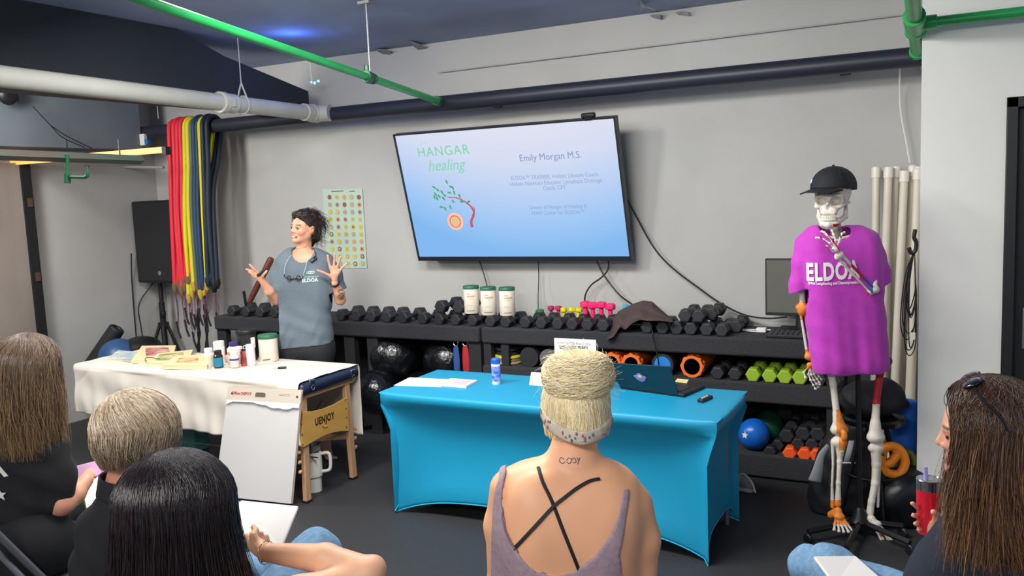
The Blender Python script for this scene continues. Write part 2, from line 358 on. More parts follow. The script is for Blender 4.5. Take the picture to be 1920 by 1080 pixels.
# white pipe
q1 = P(592, 213, 5.29); q0 = F(0, 143, 2.5); qd = unit(q1 - q0); m_wp = mat('white_pipe', '#adada6', .4, var=.05, vs_=4)
wp = thing('drain_pipe', 'thick white pipe hanging below the dark duct, meeting the black bar', 'pipe', q1)
MB().tube([q0 - qd * 2.0, q1], .056, 24).obj('pipe_run', m_wp, wp)
mb = MB(); cpt = min((q0 + qd * s for s in np.linspace(0, 4, 400)), key=lambda p: abs((lambda q: 960 + FL * q[0] / q[2])(RM.T @ (p - CP)) - 415))
collar(mb, cpt, qd, .072, .05); collar(mb, cpt + qd * .07, qd, .066, .09); mb.box(cpt + qd * .04 + A(.055, 0, 0), (.03, .05, .06)); mb.obj('coupling', m_wp, wp, bevel=.004)
mb = MB(); collar(mb, q1 - qd * .1, qd, .066, .1); collar(mb, q1 - qd * .02, qd, .070, .08); mb.tube([q1 - A(.04, 0, 0), q1 + A(.12, .03, 0)], .064, 20); mb.obj('wye_joint', m_wp, wp, bevel=.004)
hp2 = min((q0 + qd * s for s in np.linspace(0, 4, 400)), key=lambda p: abs((lambda q: 960 + FL * q[0] / q[2])(RM.T @ (p - CP)) - 455))
mb = MB(); mb.tube([hp2 + A(0, 0, .14), hp2 + A(0, 0, 2.96 - hp2[2])], .004, 6); sd = unit(np.cross(qd, A(0, 0, 1))); mb.tube([hp2 + sd * .06, hp2 + A(0, 0, .15)], .006, 6); mb.tube([hp2 - sd * .06, hp2 + A(0, 0, .15)], .006, 6); mb.torus(hp2, .06, .005, qd); mb.obj('hanger_wire', m_wp, wp)
# green pipes right
ga = P(1706, -60, 3.7); gb = P(1720, 97, 5.27); gdir = unit(gb - ga)
rp = thing('sprinkler_pipe', 'green pipe with a tee joint beside the light grey wall at upper right', 'pipe', gb)
MB().tube([ga, gb], .034, 18).obj('pipe_run', m_green, rp)
tee = P(1716, 40, 4.62); tee = ga + gdir * (tee - ga).dot(gdir)
MB().tube([tee, tee + A(2.4, 0, .0)], .024, 16).obj('branch_pipe', m_green, rp)
mb = MB(); collar(mb, tee, gdir, .046, .26); collar(mb, tee - gdir * .12, gdir, .05, .08); collar(mb, tee + gdir * .11, gdir, .05, .05); collar(mb, tee + A(.06, 0, 0), (1, 0, 0), .034, .07); mb.obj('tee_joint', m_green, rp, bevel=.003)
mb = MB(); collar(mb, gb, gdir, .042, .06); mb.obj('coupling', m_green, rp, bevel=.003)
# small cords on wall
m_wc = mat('white_cord', '#d8d8d4', .6)
tag(MB().tube(smoothpath([P(1687, 122, 5.5), P(1687, 170, 5.6), P(1689, 210, 5.62), P(1698, 260, 5.62), P(1706, 305, 5.62)]), .006, 6).obj('thin_wire', m_wc), 'thin white cord hanging from the black bar above the white tubes', 'cord')
tag(MB().tube([P(x, 131 - (x - 850) * (106 / 850), 5.62) for x in (820, 1000, 1150, 1300, 1500, 1690)], .0035, 6).obj('wall_wire', mat('pale_cord', '#b8b2b2', .6)), 'thin pale cord strung along the wall above the black bar', 'cord')
# peeling ceiling scraps
mp_ = mat('peeling_foil', '#8d8c90', .6, var=.2, vs_=30); mt_ = mat('torn_tan', '#a08a76', .8)
def scrap(px, lab):
    mb = MB(); n = len(px); ctr = np.mean([p for p in px], 0)
    mb.add([F(x, y, 2.955 - .05 * ((i * 7) % 3) / 2) for i, (x, y) in enumerate(px)], [tuple(range(n))])
    return tag(mb.obj('peeling_flake', mp_, solid=.004, smooth=0), lab, 'debris')
scrap([(768, 76), (800, 88), (795, 105), (786, 100)], 'pointed grey paint flake peeling from the ceiling left of the bar cord')
scrap([(708, 92), (735, 95), (728, 110), (712, 112)], 'small folded grey flake at the ceiling edge beside the green pipe hanger')
scrap([(1208, 30), (1238, 27), (1240, 36), (1222, 38)], 'pale torn flake at the ceiling edge above the screen, left of the wider one')
scrap([(1245, 27), (1285, 21), (1292, 28), (1262, 34)], 'wider pale torn flake at the ceiling edge above the screen')
scrap([(1200, 0), (1210, 12), (1230, 20), (1206, 10), (1202, 20)], 'brownish torn strip hanging from the ceiling above the screen')
# -------- light bar, rail, small green pipe (left)
lb0, lb1 = P(22, 303, 4.3), P(308, 283, 4.3)
lb = thing('light_bar', 'glowing orange-yellow light bar below the grey bulkhead box', 'light', (lb0 + lb1) / 2)
dl = lb1 - lb0; L = np.linalg.norm(dl); ang = math.atan2(dl[1], dl[0])
MB().box((lb0 + lb1) / 2, (L, .03, .042)).obj('diffuser', mat('warm_diffuser', '#ffb060', .4, emit='#ffb450', estr=1.0, col2='#ff9a70'), lb, bevel=.003)
MB().box(lb1 + A(.02, 0, 0), (.04, .045, .055)).obj('end_cap', m_black, lb); MB().box(lb0 - A(.01, 0, 0), (.02, .035, .045)).obj('end_cap', m_black, lb)
MB().tube([lb0 + dl * .4, A(*(lb0 + dl * .4)[:2], 2.34)], .004, 6).obj('hanger_wire', m_cable, lb)
r0, r1 = F(-30, 289, 2.1), F(265, 300, 2.1)
ral = thing('ceiling_rail', 'dull grey-green metal rail crossing below the orange light bar', 'rail', r1)
MB().tube([r0, r1], .028, 4, up=(0, .7, .7)).obj('rail_bar', mat('rail_metal', '#4c5a50', .55, .2, col2='#5a4e48', vs_=2), ral, smooth=0)
MB().tube([r1 + A(.0, -.15, 0), A(r1[0], r1[1] - .15, 2.22)], .005, 6).obj('rail_hanger', m_cable, ral)
yv_ = F(126, 294, 2.1)[1]; k = lambda x, y: P(x, y, yv_)
gu = thing('valve_pipe', 'small dark green U-shaped pipe with a valve below the ceiling rail', 'pipe', k(125, 320))
mb = MB(); mb.tube(smoothpath([k(126, 290), k(126, 320), k(127, 332)], 4), .011, 12); mb.tube([k(126, 331), k(156, 332)], .010, 12); mb.tube(smoothpath([k(152, 332), k(162, 331), k(164, 324), k(164, 317)], 4), .010, 12); mb.tube([k(126, 325), k(126, 343)], .018, 12)
mb.obj('pipe_bend', mat('dark_green_paint', '#155233', .4), gu)
mb = MB(); mb.tube([k(164, 318), k(164, 311)], .008, 10); mb.box(k(164, 311), (.035, .008, .005)); mb.obj('valve', mat('brass_dark', '#6a5a48', .4, .7), gu)
tag(MB().tube([PX(228, 311, -6.69), P(236, 313, 5.25), P(307, 314, 5.25)], .012, 10).obj('thin_conduit', mat('grey_pipe', '#9a9a98', .4)), 'short thin grey pipe end below the orange light bar', 'pipe')
mb = MB(); mb.tube(smoothpath([PX(62, 200, -6.3), PX(92, 232, -6.3), PX(118, 258, -6.3), PX(160, 277, -6.3)]), .004, 6); mb.tube(smoothpath([PX(95, 235, -6.3), PX(125, 255, -6.3), PX(172, 278, -6.3)]), .004, 6)
tag(mb.obj('thin_wire', m_cable), 'thin dark wires drooping across the grey bulkhead box', 'cord')
mb = MB(); mb.ball(PX(14, 175, -6.3), (.05, .08, .09), 12); mb.box(PX(14, 172, -6.34), (.1, .1, .14)); tag(mb.obj('wall_speaker', m_black), 'dark round fixture on the grey bulkhead box below the white pipe', 'fixture')
pb = thing('power_adapter', 'white plug box with a blue connector beside the black bar end', 'adapter', P(275, 262, 5.3))
MB().box(P(268, 262, 5.3), (.07, .04, .1)).obj('plug_body', m_white, pb, bevel=.006)
MB().box(P(277, 266, 5.28), (.035, .04, .045)).obj('connector', mat('blue_plastic', '#2a6fb0', .4), pb, bevel=.003)
MB().tube(smoothpath([P(268, 252, 5.3), P(258, 262, 5.3), P(252, 278, 5.3), P(246, 290, 5.3)]), .004, 6).obj('lead', m_cable, pb)
# ================================================================ TV
m_bez = mat('bezel', '#20242b', .35)
TL, TR, BR, BL = A(-3.682, 5.283, 2.266), A(-1.948, 5.283, 2.266), A(-1.948, 5.53, 1.317), A(-3.682, 5.53, 1.317)
ux = unit(TR - TL); uy = unit(TL - BL); un = np.cross(ux, uy)  # un towards the room
if un[1] > 0: un = -un
TW, TH = 1.734, np.linalg.norm(TL - BL)
def tvp(u, v, o=0.0): return BL + ux * u * TW + uy * v * TH + un * o
tv = thing('wall_tv', 'large wall-mounted television tilted down, showing a pale blue presentation slide', 'television', tvp(.5, 0))
Rt = np.array([ux, -un, uy]).T
MB().box(tvp(.5, .5, -.026), (TW, .05, TH), Rt).obj('casing', m_bez, tv, bevel=.004)
mb = MB()
mb.box(tvp(.5, .006, .004), (TW, .012, .024), Rt); mb.box(tvp(.5, .995, .004), (TW, .012, .012), Rt); mb.box(tvp(.0035, .5, .004), (.012, .012, TH), Rt); mb.box(tvp(.9965, .5, .004), (.012, .012, TH), Rt); mb.obj('bezel', m_bez, tv)
ms = bpy.data.materials.new('screen_glow'); ms.use_nodes = True; nt = ms.node_tree; nt.nodes.clear()
out = nt.nodes.new('ShaderNodeOutputMaterial'); em = nt.nodes.new('ShaderNodeEmission'); tc = nt.nodes.new('ShaderNodeTexCoord'); sx_ = nt.nodes.new('ShaderNodeSeparateXYZ')
nt.links.new(tc.outputs['Generated'], sx_.inputs[0]); cr = nt.nodes.new('ShaderNodeValToRGB'); e = cr.color_ramp.elements
e[0].position = 0; e[0].color = lin('#86bef6'); e[1].position = 1; e[1].color = lin('#e6e8f8')
for p_, c_ in ((.25, '#a4cdfb'), (.5, '#c4d8fa'), (.75, '#dbe3f9')): q = e.new(p_); q.color = lin(c_)
# slide picture: lighter towards the upper middle, bluer at the left and lower right
mth = nt.nodes.new('ShaderNodeMath'); mth.operation = 'MULTIPLY_ADD'; s2 = nt.nodes.new('ShaderNodeMath'); s2.operation = 'SUBTRACT'; s2.inputs[1].default_value = .62; nt.links.new(sx_.outputs[0], s2.inputs[0])
s3 = nt.nodes.new('ShaderNodeMath'); s3.operation = 'POWER'; s3.inputs[1].default_value = 2; nt.links.new(s2.outputs[0], s3.inputs[0])
nt.links.new(s3.outputs[0], mth.inputs[0]); mth.inputs[1].default_value = -.8; nt.links.new(sx_.outputs[2], mth.inputs[2])
nt.links.new(mth.outputs[0], cr.inputs[0]); nt.links.new(cr.outputs[0], em.inputs[0]); em.inputs[1].default_value = .95; nt.links.new(em.outputs[0], out.inputs[0])
sc = MB().add([tvp(.008, .026, .002), tvp(.992, .026, .002), tvp(.992, .988, .002), tvp(.008, .988, .002)], [(0, 1, 2, 3)]).obj('display_panel', ms, tv, smooth=0)
def em_(name, c, s=.9): return mat(name, c, .5, emit=c, estr=s)
def inv_tv(x, y):   # photo pixel on the screen plane
    r = RM @ np.array([(x - 960) / FL, (y - 540) / FL, 1.0]); t = (BL - CP).dot(un) / r.dot(un); return CP + r * t
eg = mat('slide_green', '#000000', .9, emit='#8cdcb4', estr=.92); eb = mat('slide_blue_text', '#000000', .9, emit='#94aede', estr=.9); eb2 = mat('slide_title_text', '#000000', .9, emit='#8ba3cf', estr=.85)
el = mat('slide_leaf', '#000000', .9, emit='#4cb86e', estr=.85); er = mat('slide_red', '#000000', .9, emit='#d85872', estr=.85); eo = mat('slide_orange', '#000000', .9, emit='#f0824e', estr=.9); ep = mat('slide_pink', '#000000', .9, emit='#ffc8bc', estr=.95); ey = mat('slide_cream', '#000000', .9, emit='#f0cc9a', estr=.9)
T = lambda s, x, y, sz, m, **kw: text(s, 'slide_text', sz, m, inv_tv(x, y) + un * .003, ux, uy, sc, ext=.0002, **kw)
T('HANGAR', 832, 291, .098, eg, sx=1.0, sp=1.12, off=.0005); T('the', 795, 271, .045, mat('slide_pale', '#000000', .9, emit='#bfe6dc', estr=.9)); T('healing', 837, 319, .118, eg, shear=.35, sx=.95, off=.0); T('HOLISTIC BODYWORK', 832, 328, .026, mat('slide_pale', '#000000'), sp=1.1)
T('Emily Morgan M.S.', 1032, 299, .068, eb2, sx=.92)
for s_, x_, y_ in (('ELDOA™ TRAINER, Holistic Lifestyle Coach,', 1039, 334), ('Holistic Nutrition Educator, Lymphatic Drainage', 1041, 345), ('Coach, CPT', 1040, 355.5), ('Owner of Hangar of Healing &', 1046, 391), ('NWF Center for ELDOA™', 1047, 402)): T(s_, x_, y_, .041, eb, sx=.86)
def stroke(pts, w0, w1, m, name='slide_drawing'):
    q = [inv_tv(*p) + un * .003 for p in smoothpath([A(*p, 0) for p in pts], 6) for p in [p[:2]]]
    N = len(q); MB().tube(q, [w0 + (w1 - w0) * i / (N - 1) for i in range(N)], 6, flat=.1, up=un).obj(name, m, sc)
stroke([(886, 426), (884, 415), (889, 400), (884, 388), (872, 378), (858, 371), (840, 370)], .014, .002, er); stroke([(887, 404), (890, 392), (886, 384)], .008, .001, er)
stroke([(872, 378), (858, 372), (838, 368)], .003, .001, er)
mb = MB()
for x, y, a in [(814, 351, 30), (821, 356, 40), (829, 360, 60), (838, 341, 70), (846, 350, 20), (843, 361, 10), (852, 361, 80), (862, 367, 70), (866, 378, 20), (879, 378, -20), (850, 377, 60), (845, 388, 80), (835, 391, 70), (828, 388, 10), (817, 364, 60), (820, 372, 80), (824, 368, 60), (832, 372, 50), (815, 369, 90), (834, 366, 40), (849, 352, 60)]:
    c = inv_tv(x, y) + un * .0035; a = math.radians(a); d1_ = ux * math.cos(a) - uy * math.sin(a); d2_ = ux * math.sin(a) + uy * math.cos(a); l_ = .018
    mb.add([c + d1_ * l_ * math.cos(t) + d2_ * l_ * .45 * math.sin(t) for t in np.linspace(0, 6.28, 9)[:-1]], [tuple(range(8))])
mb.obj('slide_drawing', el, sc)
cc = inv_tv(854, 415)
MB().lathe([(.068, 0), (.068, .001)], cc + un * .002, 28, un).obj('slide_drawing', ep, sc); MB().torus(cc + un * .0045, .045, .006, un, 10, 6, flat=.1).obj('slide_drawing', eo, sc); MB().lathe([(.034, 0), (.034, .001)], cc + un * .004, 20, un).obj('slide_drawing', ey, sc)
mb = MB(); mb.box((-2.8, 5.6, 1.8), (.5, .14, .35)); mb.obj('wall_mount', m_black, tv)
wc = thing('webcam', 'small dark camera on top of the television near its right corner', 'webcam', inv_tv(1102, 222))
MB().box(inv_tv(1102, 217) - un * .01, (.10, .035, .035), Rt).obj('camera_body', m_black, wc, bevel=.012)
MB().box(inv_tv(1104, 223) - un * .015, (.05, .05, .02), Rt).obj('clip', m_black, wc)
# cables below the television
tag(MB().tube(smoothpath([P(898, 487, 5.6), P(906, 510, 5.62), P(913, 535, 5.6), P(915, 545, 5.58)]), .004, 6).obj('black_cable', m_cable), 'short black cable dropping from the television behind the white canisters', 'cable')
tag(MB().tube(smoothpath([P(1009, 487, 5.6), P(1010, 520, 5.62), P(1009, 550, 5.6), P(1009, 580, 5.55)]), .0035, 6).obj('black_cable', m_cable), 'thin dark cable hanging straight down from the middle of the television', 'cable')
tag(MB().tube(smoothpath([P(1141, 487, 5.6), P(1140, 505, 5.6), P(1128, 520, 5.6), P(1108, 535, 5.6), P(1097, 555, 5.58), P(1099, 575, 5.5), P(1108, 596, 5.4)]), .006, 8).obj('black_cable', m_cable), 'black cable curling left from the television down to the pink weights', 'cable')
tag(MB().tube(smoothpath([P(1118, 487, 5.6), P(1130, 512, 5.6), P(1148, 537, 5.6), P(1165, 556, 5.58), P(1190, 574, 5.5)]), .006, 8).obj('black_cable', m_cable), 'black cable running from the television down to the draped brown cloth', 'cable')
tag(MB().tube(smoothpath([P(1172, 365, 5.5), P(1190, 400, 5.6), P(1217, 450, 5.62), P(1240, 482, 5.62), P(1270, 510, 5.62), P(1310, 540, 5.62), P(1350, 568, 5.62), P(1395, 590, 5.6), P(1440, 597, 5.55), P(1475, 594, 5.5)]), .0055, 8).obj('black_cable', m_cable), 'long black cable swooping from the television to the dark monitor', 'cable')
# ================================================================ RACKS
m_carpet = mat('charcoal_carpet', '#303135', .95, var=.25, vs_=120, bump=.5, bs=220)
m_blackwood = mat('black_upright', '#202126', .8, bump=.1)
FY = 5.17; ZT = .872; ZM = .60; ZL = .152
ra = thing('dumbbell_rack', 'long charcoal carpeted rack behind the presenter, with dumbbells on top', 'rack', (-4.25, FY, 0))
MB().bx(-5.546, -2.97, FY, 5.64, .757, ZT).obj('top_shelf', m_carpet, ra, bevel=.015)
for x in (-5.50, -4.78, -4.15, -3.93, -3.03):
    MB().bx(x - .05, x + .05, FY + .03, FY + .09, 0, .757).obj('upright', m_blackwood, ra, bevel=.004)
for x in (-5.50, -3.03): MB().bx(x - .05, x + .05, 5.56, 5.62, 0, .757).obj('upright', m_blackwood, ra, bevel=.004)
MB().bx(-5.5, -3.03, 5.60, 5.63, 0, .757).obj('back_panel', m_blackmat, ra)
rb = thing('dumbbell_rack', 'three-tier charcoal carpeted rack under the television, holding coloured weights and rollers', 'rack', (-1.8, FY, 0))
MB().bx(-2.955, -.58, FY, 5.64, .757, ZT).obj('top_shelf', m_carpet, rb, bevel=.015)
MB().bx(-2.955, -.58, FY, 5.64, .475, ZM).obj('middle_shelf', m_carpet, rb, bevel=.012)
MB().bx(-2.955, -.58, FY, 5.64, .01, ZL).obj('bottom_shelf', m_carpet, rb, bevel=.012)
for x, z0, z1 in ((-2.92, 0, .757), (-2.78, ZM, .757), (-.62, 0, .757)): MB().bx(x - .03, x + .03, FY + .02, FY + .08, z0, z1).obj('upright', m_blackwood, rb, bevel=.004)
MB().bx(-2.95, -.6, 5.60, 5.63, .16, .757).obj('back_panel', m_blackmat, rb)
MB().bx(-.98, -.9, 5.5, 5.56, .3, .475).obj('bracket', m_blackmat, rb)
# -------- hex dumbbells
def dumbbell(m, r=.05, L=.27, hl=.085, m2=None, name='hex_dumbbell'):
    t = thing(name, None, None, local=True)
    for s_ in (-1, 1):
        pr = [(r * math.cos(math.pi / 3 * k), r * math.sin(math.pi / 3 * k)) for k in range(6)]
        MB().lathe([(r * .86, -hl / 2), (r, -hl / 2 + .008), (r, hl / 2 - .02), (r * .72, hl / 2)] if s_ < 0 else [(r * .72, -hl / 2), (r, -hl / 2 + .02), (r, hl / 2 - .008), (r * .86, hl / 2)], (0, s_ * (L - hl) / 2, r * .866), 6, (0, 1, 0), ph=math.pi / 6).obj('head', m, t, smooth=0, bevel=.004)
    MB().tube([(0, -L / 2 + hl, r * .866), (0, -.02, r * .866), (0, .02, r * .866), (0, L / 2 - hl, r * .866)], [.014, .017, .017, .014], 12).obj('handle', m2 or m_bar, t)
    return t
m_hex = mat('hex_rubber', '#25262b', .55, bump=.06, bs=300); m_hexd = mat('hex_rubber_dark', '#1f2126', .6, bump=.06, bs=300)
m_lime = mat('lime_vinyl', '#8fb02c', .5); m_or = mat('orange_vinyl', '#ee5a1e', .5); m_hp = mat('hot_pink_vinyl', '#f0266f', .45); m_dp = mat('dark_pink_vinyl', '#b0285e', .45); m_yel = mat('yellow_vinyl', '#d6cf1c', .45); m_blu = mat('light_blue_vinyl', '#3d9ed0', .45); m_gr = mat('green_vinyl', '#2f7a4c', .45)
ORD = 'first second third fourth fifth sixth seventh eighth ninth tenth eleventh twelfth'.split()
used = {}
def place(proto_key, mk, loc, rot, label, cat, group, scale=None):
    if proto_key not in used:
        t = mk(); used[proto_key] = t; t.location = tuple(map(float, loc)); t.rotation_euler = rot
        if scale: t.scale = scale
        tag(t, label, cat, group); return t
    t = dup(used[proto_key], loc, rot, label, group, scale=scale or (1, 1, 1)); t['category'] = cat; return t
def db(px, py, label, key='big', r=.05, m=m_hex, Y=5.19, z=ZT, rz=0, group='black hex dumbbells on the top shelf', L=.27, rx=0):
    p = P(px, py, Y); return place(('db', key), lambda: dumbbell(m, r, L), (p[0], Y + L / 2, z), (rx, 0, rz + random.uniform(-.04, .04)), label, 'dumbbell', group)
for i, px in enumerate((432, 459, 485, 513)): db(px, 578, f'black hex dumbbell, {ORD[i]} from the rack end, beside the loudspeaker' if i == 0 else f'black hex dumbbell, {ORD[i]} from the rack end by the loudspeaker', z=ZT)
for i, px in enumerate((637, 666, 695, 723, 754)): db(px, 590, f'large black hex dumbbell, {ORD[i]} to the right of the presenter')
for i, px in enumerate((791, 822, 853, 884, 917, 947)): db(px, 592, f'black hex dumbbell in the row below the white canisters, {ORD[i]} from the presenter\'s side', 'mid', .046)
for i, px in enumerate((984, 1013, 1043, 1071, 1100, 1128)): db(px, 603, f'black hex dumbbell between canisters and brown cloth, {ORD[i]} from the canisters', 'mid')
for i, px in enumerate((1213, 1240, 1268, 1295, 1325)): db(px, 613, f'black hex dumbbell beside the brown cloth, {ORD[i]} from the cloth, bottom row', 'mid')
db(1353, 617, 'black hex dumbbell at the monitor end of the row, pulled forward', 'mid', Y=5.18)
db(1378, 608, 'black hex dumbbell lying behind the end of the row near the white cord', 'mid', Y=5.34)
up = ZT + .087
for i, (px, n) in enumerate(((824, 'nearer the presenter'), (857, 'next to the first canister'))): db(px, 563, f'black hex dumbbell stacked on the row, {n}', z=up, Y=5.2)
for i, (px, Y, lb_) in enumerate(((1283, 5.2, 'first of the raised ones by the cloth'), (1309, 5.2, 'middle of the raised ones'), (1332, 5.3, 'last of the raised ones, toward the monitor'))): db(px, 590, f'black hex dumbbell on a second layer, {lb_}', 'mid', z=ZT + .08, Y=Y)
# short dark rod
tag(MB().tube([A(P(449, 572, 5.25)[0], 5.33, ZT + .01), P(457, 546, 5.30)], .012, 10).obj('massage_stick', m_black), 'short dark stick end poking up from the dumbbells by the loudspeaker', 'stick')
# upright small dumbbells
def sdb(m):
    t = thing('neoprene_dumbbell', None, None, local=True)
    for z in (.02, .12): MB().lathe([(.02, -.018), (.03, -.012), (.03, .012), (.02, .018)], (0, 0, z), 6).obj('head', m, t, smooth=0, bevel=.004)
    MB().tube([(0, 0, .03), (0, 0, .11)], .0125, 12).obj('handle', m, t); return t
def us(key, m, px, py, lab, grp, sc=1.0, Y=5.45, tilt=0):
    p = P(px, py, Y); return place(('sdb', key), lambda: sdb(m), (p[0], Y, p[2] - .14 * sc), (0, tilt, random.uniform(0, 1)), lab, 'dumbbell', grp, (sc, sc, sc))
us('dp', m_dp, 1033, 573, 'small dark pink dumbbell standing on end, nearer the canisters', 'dark pink dumbbells', .9); us('dp', m_dp, 1047, 573, 'small dark pink dumbbell standing on end, nearer the yellow ones', 'dark pink dumbbells', .9)
for i, px in enumerate((1059, 1070, 1080)): us('yel', m_yel, px, 576, f'small yellow dumbbell standing on end, {ORD[i]} from the dark pink pair', 'yellow dumbbells', .9, tilt=(-.08, .1, .2)[i])
for i, (px, py) in enumerate(((1097, 564), (1111, 566), (1127, 565), (1144, 568))): us('hp', m_hp, px, py, f'hot pink dumbbell standing on end, {ORD[i]} from the yellow ones', 'hot pink dumbbells', 1.25, Y=5.42)
us('blu', m_blu, 1174, 571, 'light blue dumbbell end showing behind the brown cloth', None, 1.1); us('grn', m_gr, 1012, 579, 'green dumbbell end peeking over the black row below the middle cable', None, 1.1)
for k in list(scn.objects):
    if k.get('group') is None and 'group' in k: del k['group']
# white canisters with green lids
def canister(m_body=None):
    t = thing('supplement_canister', None, None, local=True)
    MB().lathe([(.052, 0), (.055, .004), (.055, .175), (.053, .178)], n=28).obj('body', mat('cream_label', '#e6dccb', .5), t)
    MB().lathe([(.057, .176), (.058, .18), (.058, .194), (.055, .198)], n=28).obj('lid', mat('green_lid', '#2d6a4d', .45), t)
    lm = mat('label_orange', '#d9a88a', .6); dk_ = mat('label_dark', '#4a4038', .6)
    def arc(z, a0, a1, h, m):
        MB().grid(lambda u, v: A(.0556 * math.sin(a0 + (a1 - a0) * u), -.0556 * math.cos(a0 + (a1 - a0) * u), z + h * v), 8, 1).obj('label_print', m, t)
    arc(.02, -.7, .35, .004, dk_); arc(.12, -.6, .5, .012, lm); arc(.108, -.3, .2, .004, lm); arc(.14, -.6, -.1, .006, mat('label_grey', '#b0a89c', .6)); arc(.06, -.6, .1, .003, mat('label_grey', '#b0a89c', .6))
    return t
for i, (px, py, z) in enumerate(((885, 582, up), (917, 586, ZT + .08), (952, 587, ZT + .08))):
    p = P(px, py, 5.25); place('can', canister, (p[0], 5.25, z), (0, 0, .5 + .1 * i), ('cream canister with green lid standing on the dumbbells, ' + ('tallest, nearest the presenter', 'middle of three', 'nearest the coloured weights')[i]), 'canister', 'white canisters on the dumbbells')
# brown cloth (draped over weights)
rdg = ([1138, 1148, 1160, 1175, 1190, 1205, 1222, 1235, 1248, 1262], [628, 600, 584, 576, 569, 564, 566, 578, 590, 599])
low = ([1138, 1150, 1163, 1172, 1185, 1200, 1215, 1235, 1262], [637, 632, 612, 619, 607, 600, 602, 601, 604])
def cl(u, v):
    px = 1138 + 124 * u; t_, b_ = np.interp(px, *rdg), np.interp(px, *low); wob = 3 * math.sin(px * .13) * math.sin(v * 6)
    if v < .7: s = v / .7; return P(px, b_ + (t_ - b_) * (s ** .9) + wob * s * (1 - s) * 2, 5.13 + .26 * s + .03 * math.sin(9 * s + px * .06) * (1 - s))
    s = (v - .7) / .3; p = P(px, t_, 5.39); return A(p[0], 5.39 + .12 * s, max(ZT + .005, p[2] - (p[2] - ZT) * s ** 1.6))
tag(MB().grid(cl, 60, 34).obj('fleece_blanket', mat('brown_fleece', '#4a3a3a', .95, var=.15, vs_=50, bump=.3, bs=200), smooth=180, solid=.008, sub=1), 'dark brown fleece cloth draped over the dumbbells on the top shelf', 'cloth')
# monitor, keyboard, mouse, adapter
mo = thing('computer_monitor', 'dark grey computer monitor behind the purple-shirted skeleton', 'monitor', P(1500, 600, 5.5))
c0 = P(1434, 485, 5.5); c1 = P(1433, 591, 5.5)
mw = .62; cx = c0[0] + mw / 2; cz = (c0[2] + c1[2]) / 2; ch_ = c0[2] - c1[2]
MB().box((cx, 5.52, cz), (mw, .03, ch_)).obj('casing', m_black, mo, bevel=.004)
MB().box((cx, 5.503, cz + .005), (mw - .02, .004, ch_ - .03)).obj('display_panel', mat('screen_off', '#66665f', .25), mo)
MB().tube([(cx - .1, 5.535, ZT), (cx - .1, 5.54, cz)], .03, 12).obj('neck', m_black, mo)
MB().box((cx - .1, 5.52, ZT + .008), (.26, .18, .014)).obj('stand_base', m_black, mo, bevel=.006)
kb = thing('keyboard', 'black computer keyboard on the rack top in front of the monitor', 'keyboard', P(1480, 626, 5.3))
kc = P(1472, 620, 5.28)
MB().box((kc[0] + .12, 5.28, ZT + .012), (.44, .15, .02)).obj('tray', m_black, kb, bevel=.004)
mb = MB()
for r_i in range(5):
    for c_i in range(14): mb.box((kc[0] - .08 + c_i * .03, 5.225 + r_i * .028, ZT + .026), (.024, .022, .008))
mb.obj('key', mat('key_grey', '#2d2f34', .5), kb)
mb = MB().ball((kc[0] + .1, 5.42, ZT + .02), (.035, .055, .02), 16); tag(mb.obj('computer_mouse', m_black), 'black mouse behind the keyboard on the rack top', 'mouse')
ad = thing('power_adapter', 'white adapter with loose white cable on the rack top by the keyboard', 'adapter', P(1430, 620, 5.4))
MB().box((P(1428, 616, 5.4)[0], 5.4, ZT + .015), (.06, .05, .028)).obj('plug_body', m_white, ad, bevel=.005)
a0 = A(P(1425, 616, 5.38)[0], 5.38, ZT + .006)
MB().tube(smoothpath([a0, a0 + A(-.08, .02, 0), a0 + A(-.17, .05, 0), a0 + A(-.05, .07, 0), a0 + A(.05, .08, 0)]), .004, 6).obj('cable', m_white, ad)
# -------- between the shelves of the second rack
tag(MB().tube(smoothpath([P(1221, 612, 5.2), P(1223, 622, 5.13), P(1226, 640, 5.13), P(1233, 668, 5.13), P(1236, 690, 5.13), P(1237, 702, 5.0)]), .0045, 6).obj('black_cable', m_cable), 'thin dark cable dropping over the shelf edge to behind the laptop', 'cable')
for i, (z, r, m_, lb_) in enumerate(((.602, .098, mat('cream_disc', '#b7a27c', .6), 'cream disc at the bottom of the disc pile'), (.622, .096, mat('tan_disc', '#8a7a58', .6), 'tan disc, second from the bottom of the disc pile'), (.644, .1, mat('yellow_disc', '#c8c83a', .6), 'yellow-green disc in the middle of the disc pile'), (.668, .09, m_hexd, 'black disc just above the yellow disc in the pile'), (.698, .095, m_hex, 'black disc on top of the disc pile'))):
    c = P(955, 680, 5.30); MB
    tag(MB().lathe([(r * .9, 0), (r, .004), (r, .016), (r * .9, .02)], (c[0], 5.30, z), 32).obj('balance_disc', m_), lb_, 'disc', 'pile of flat discs on the middle shelf')
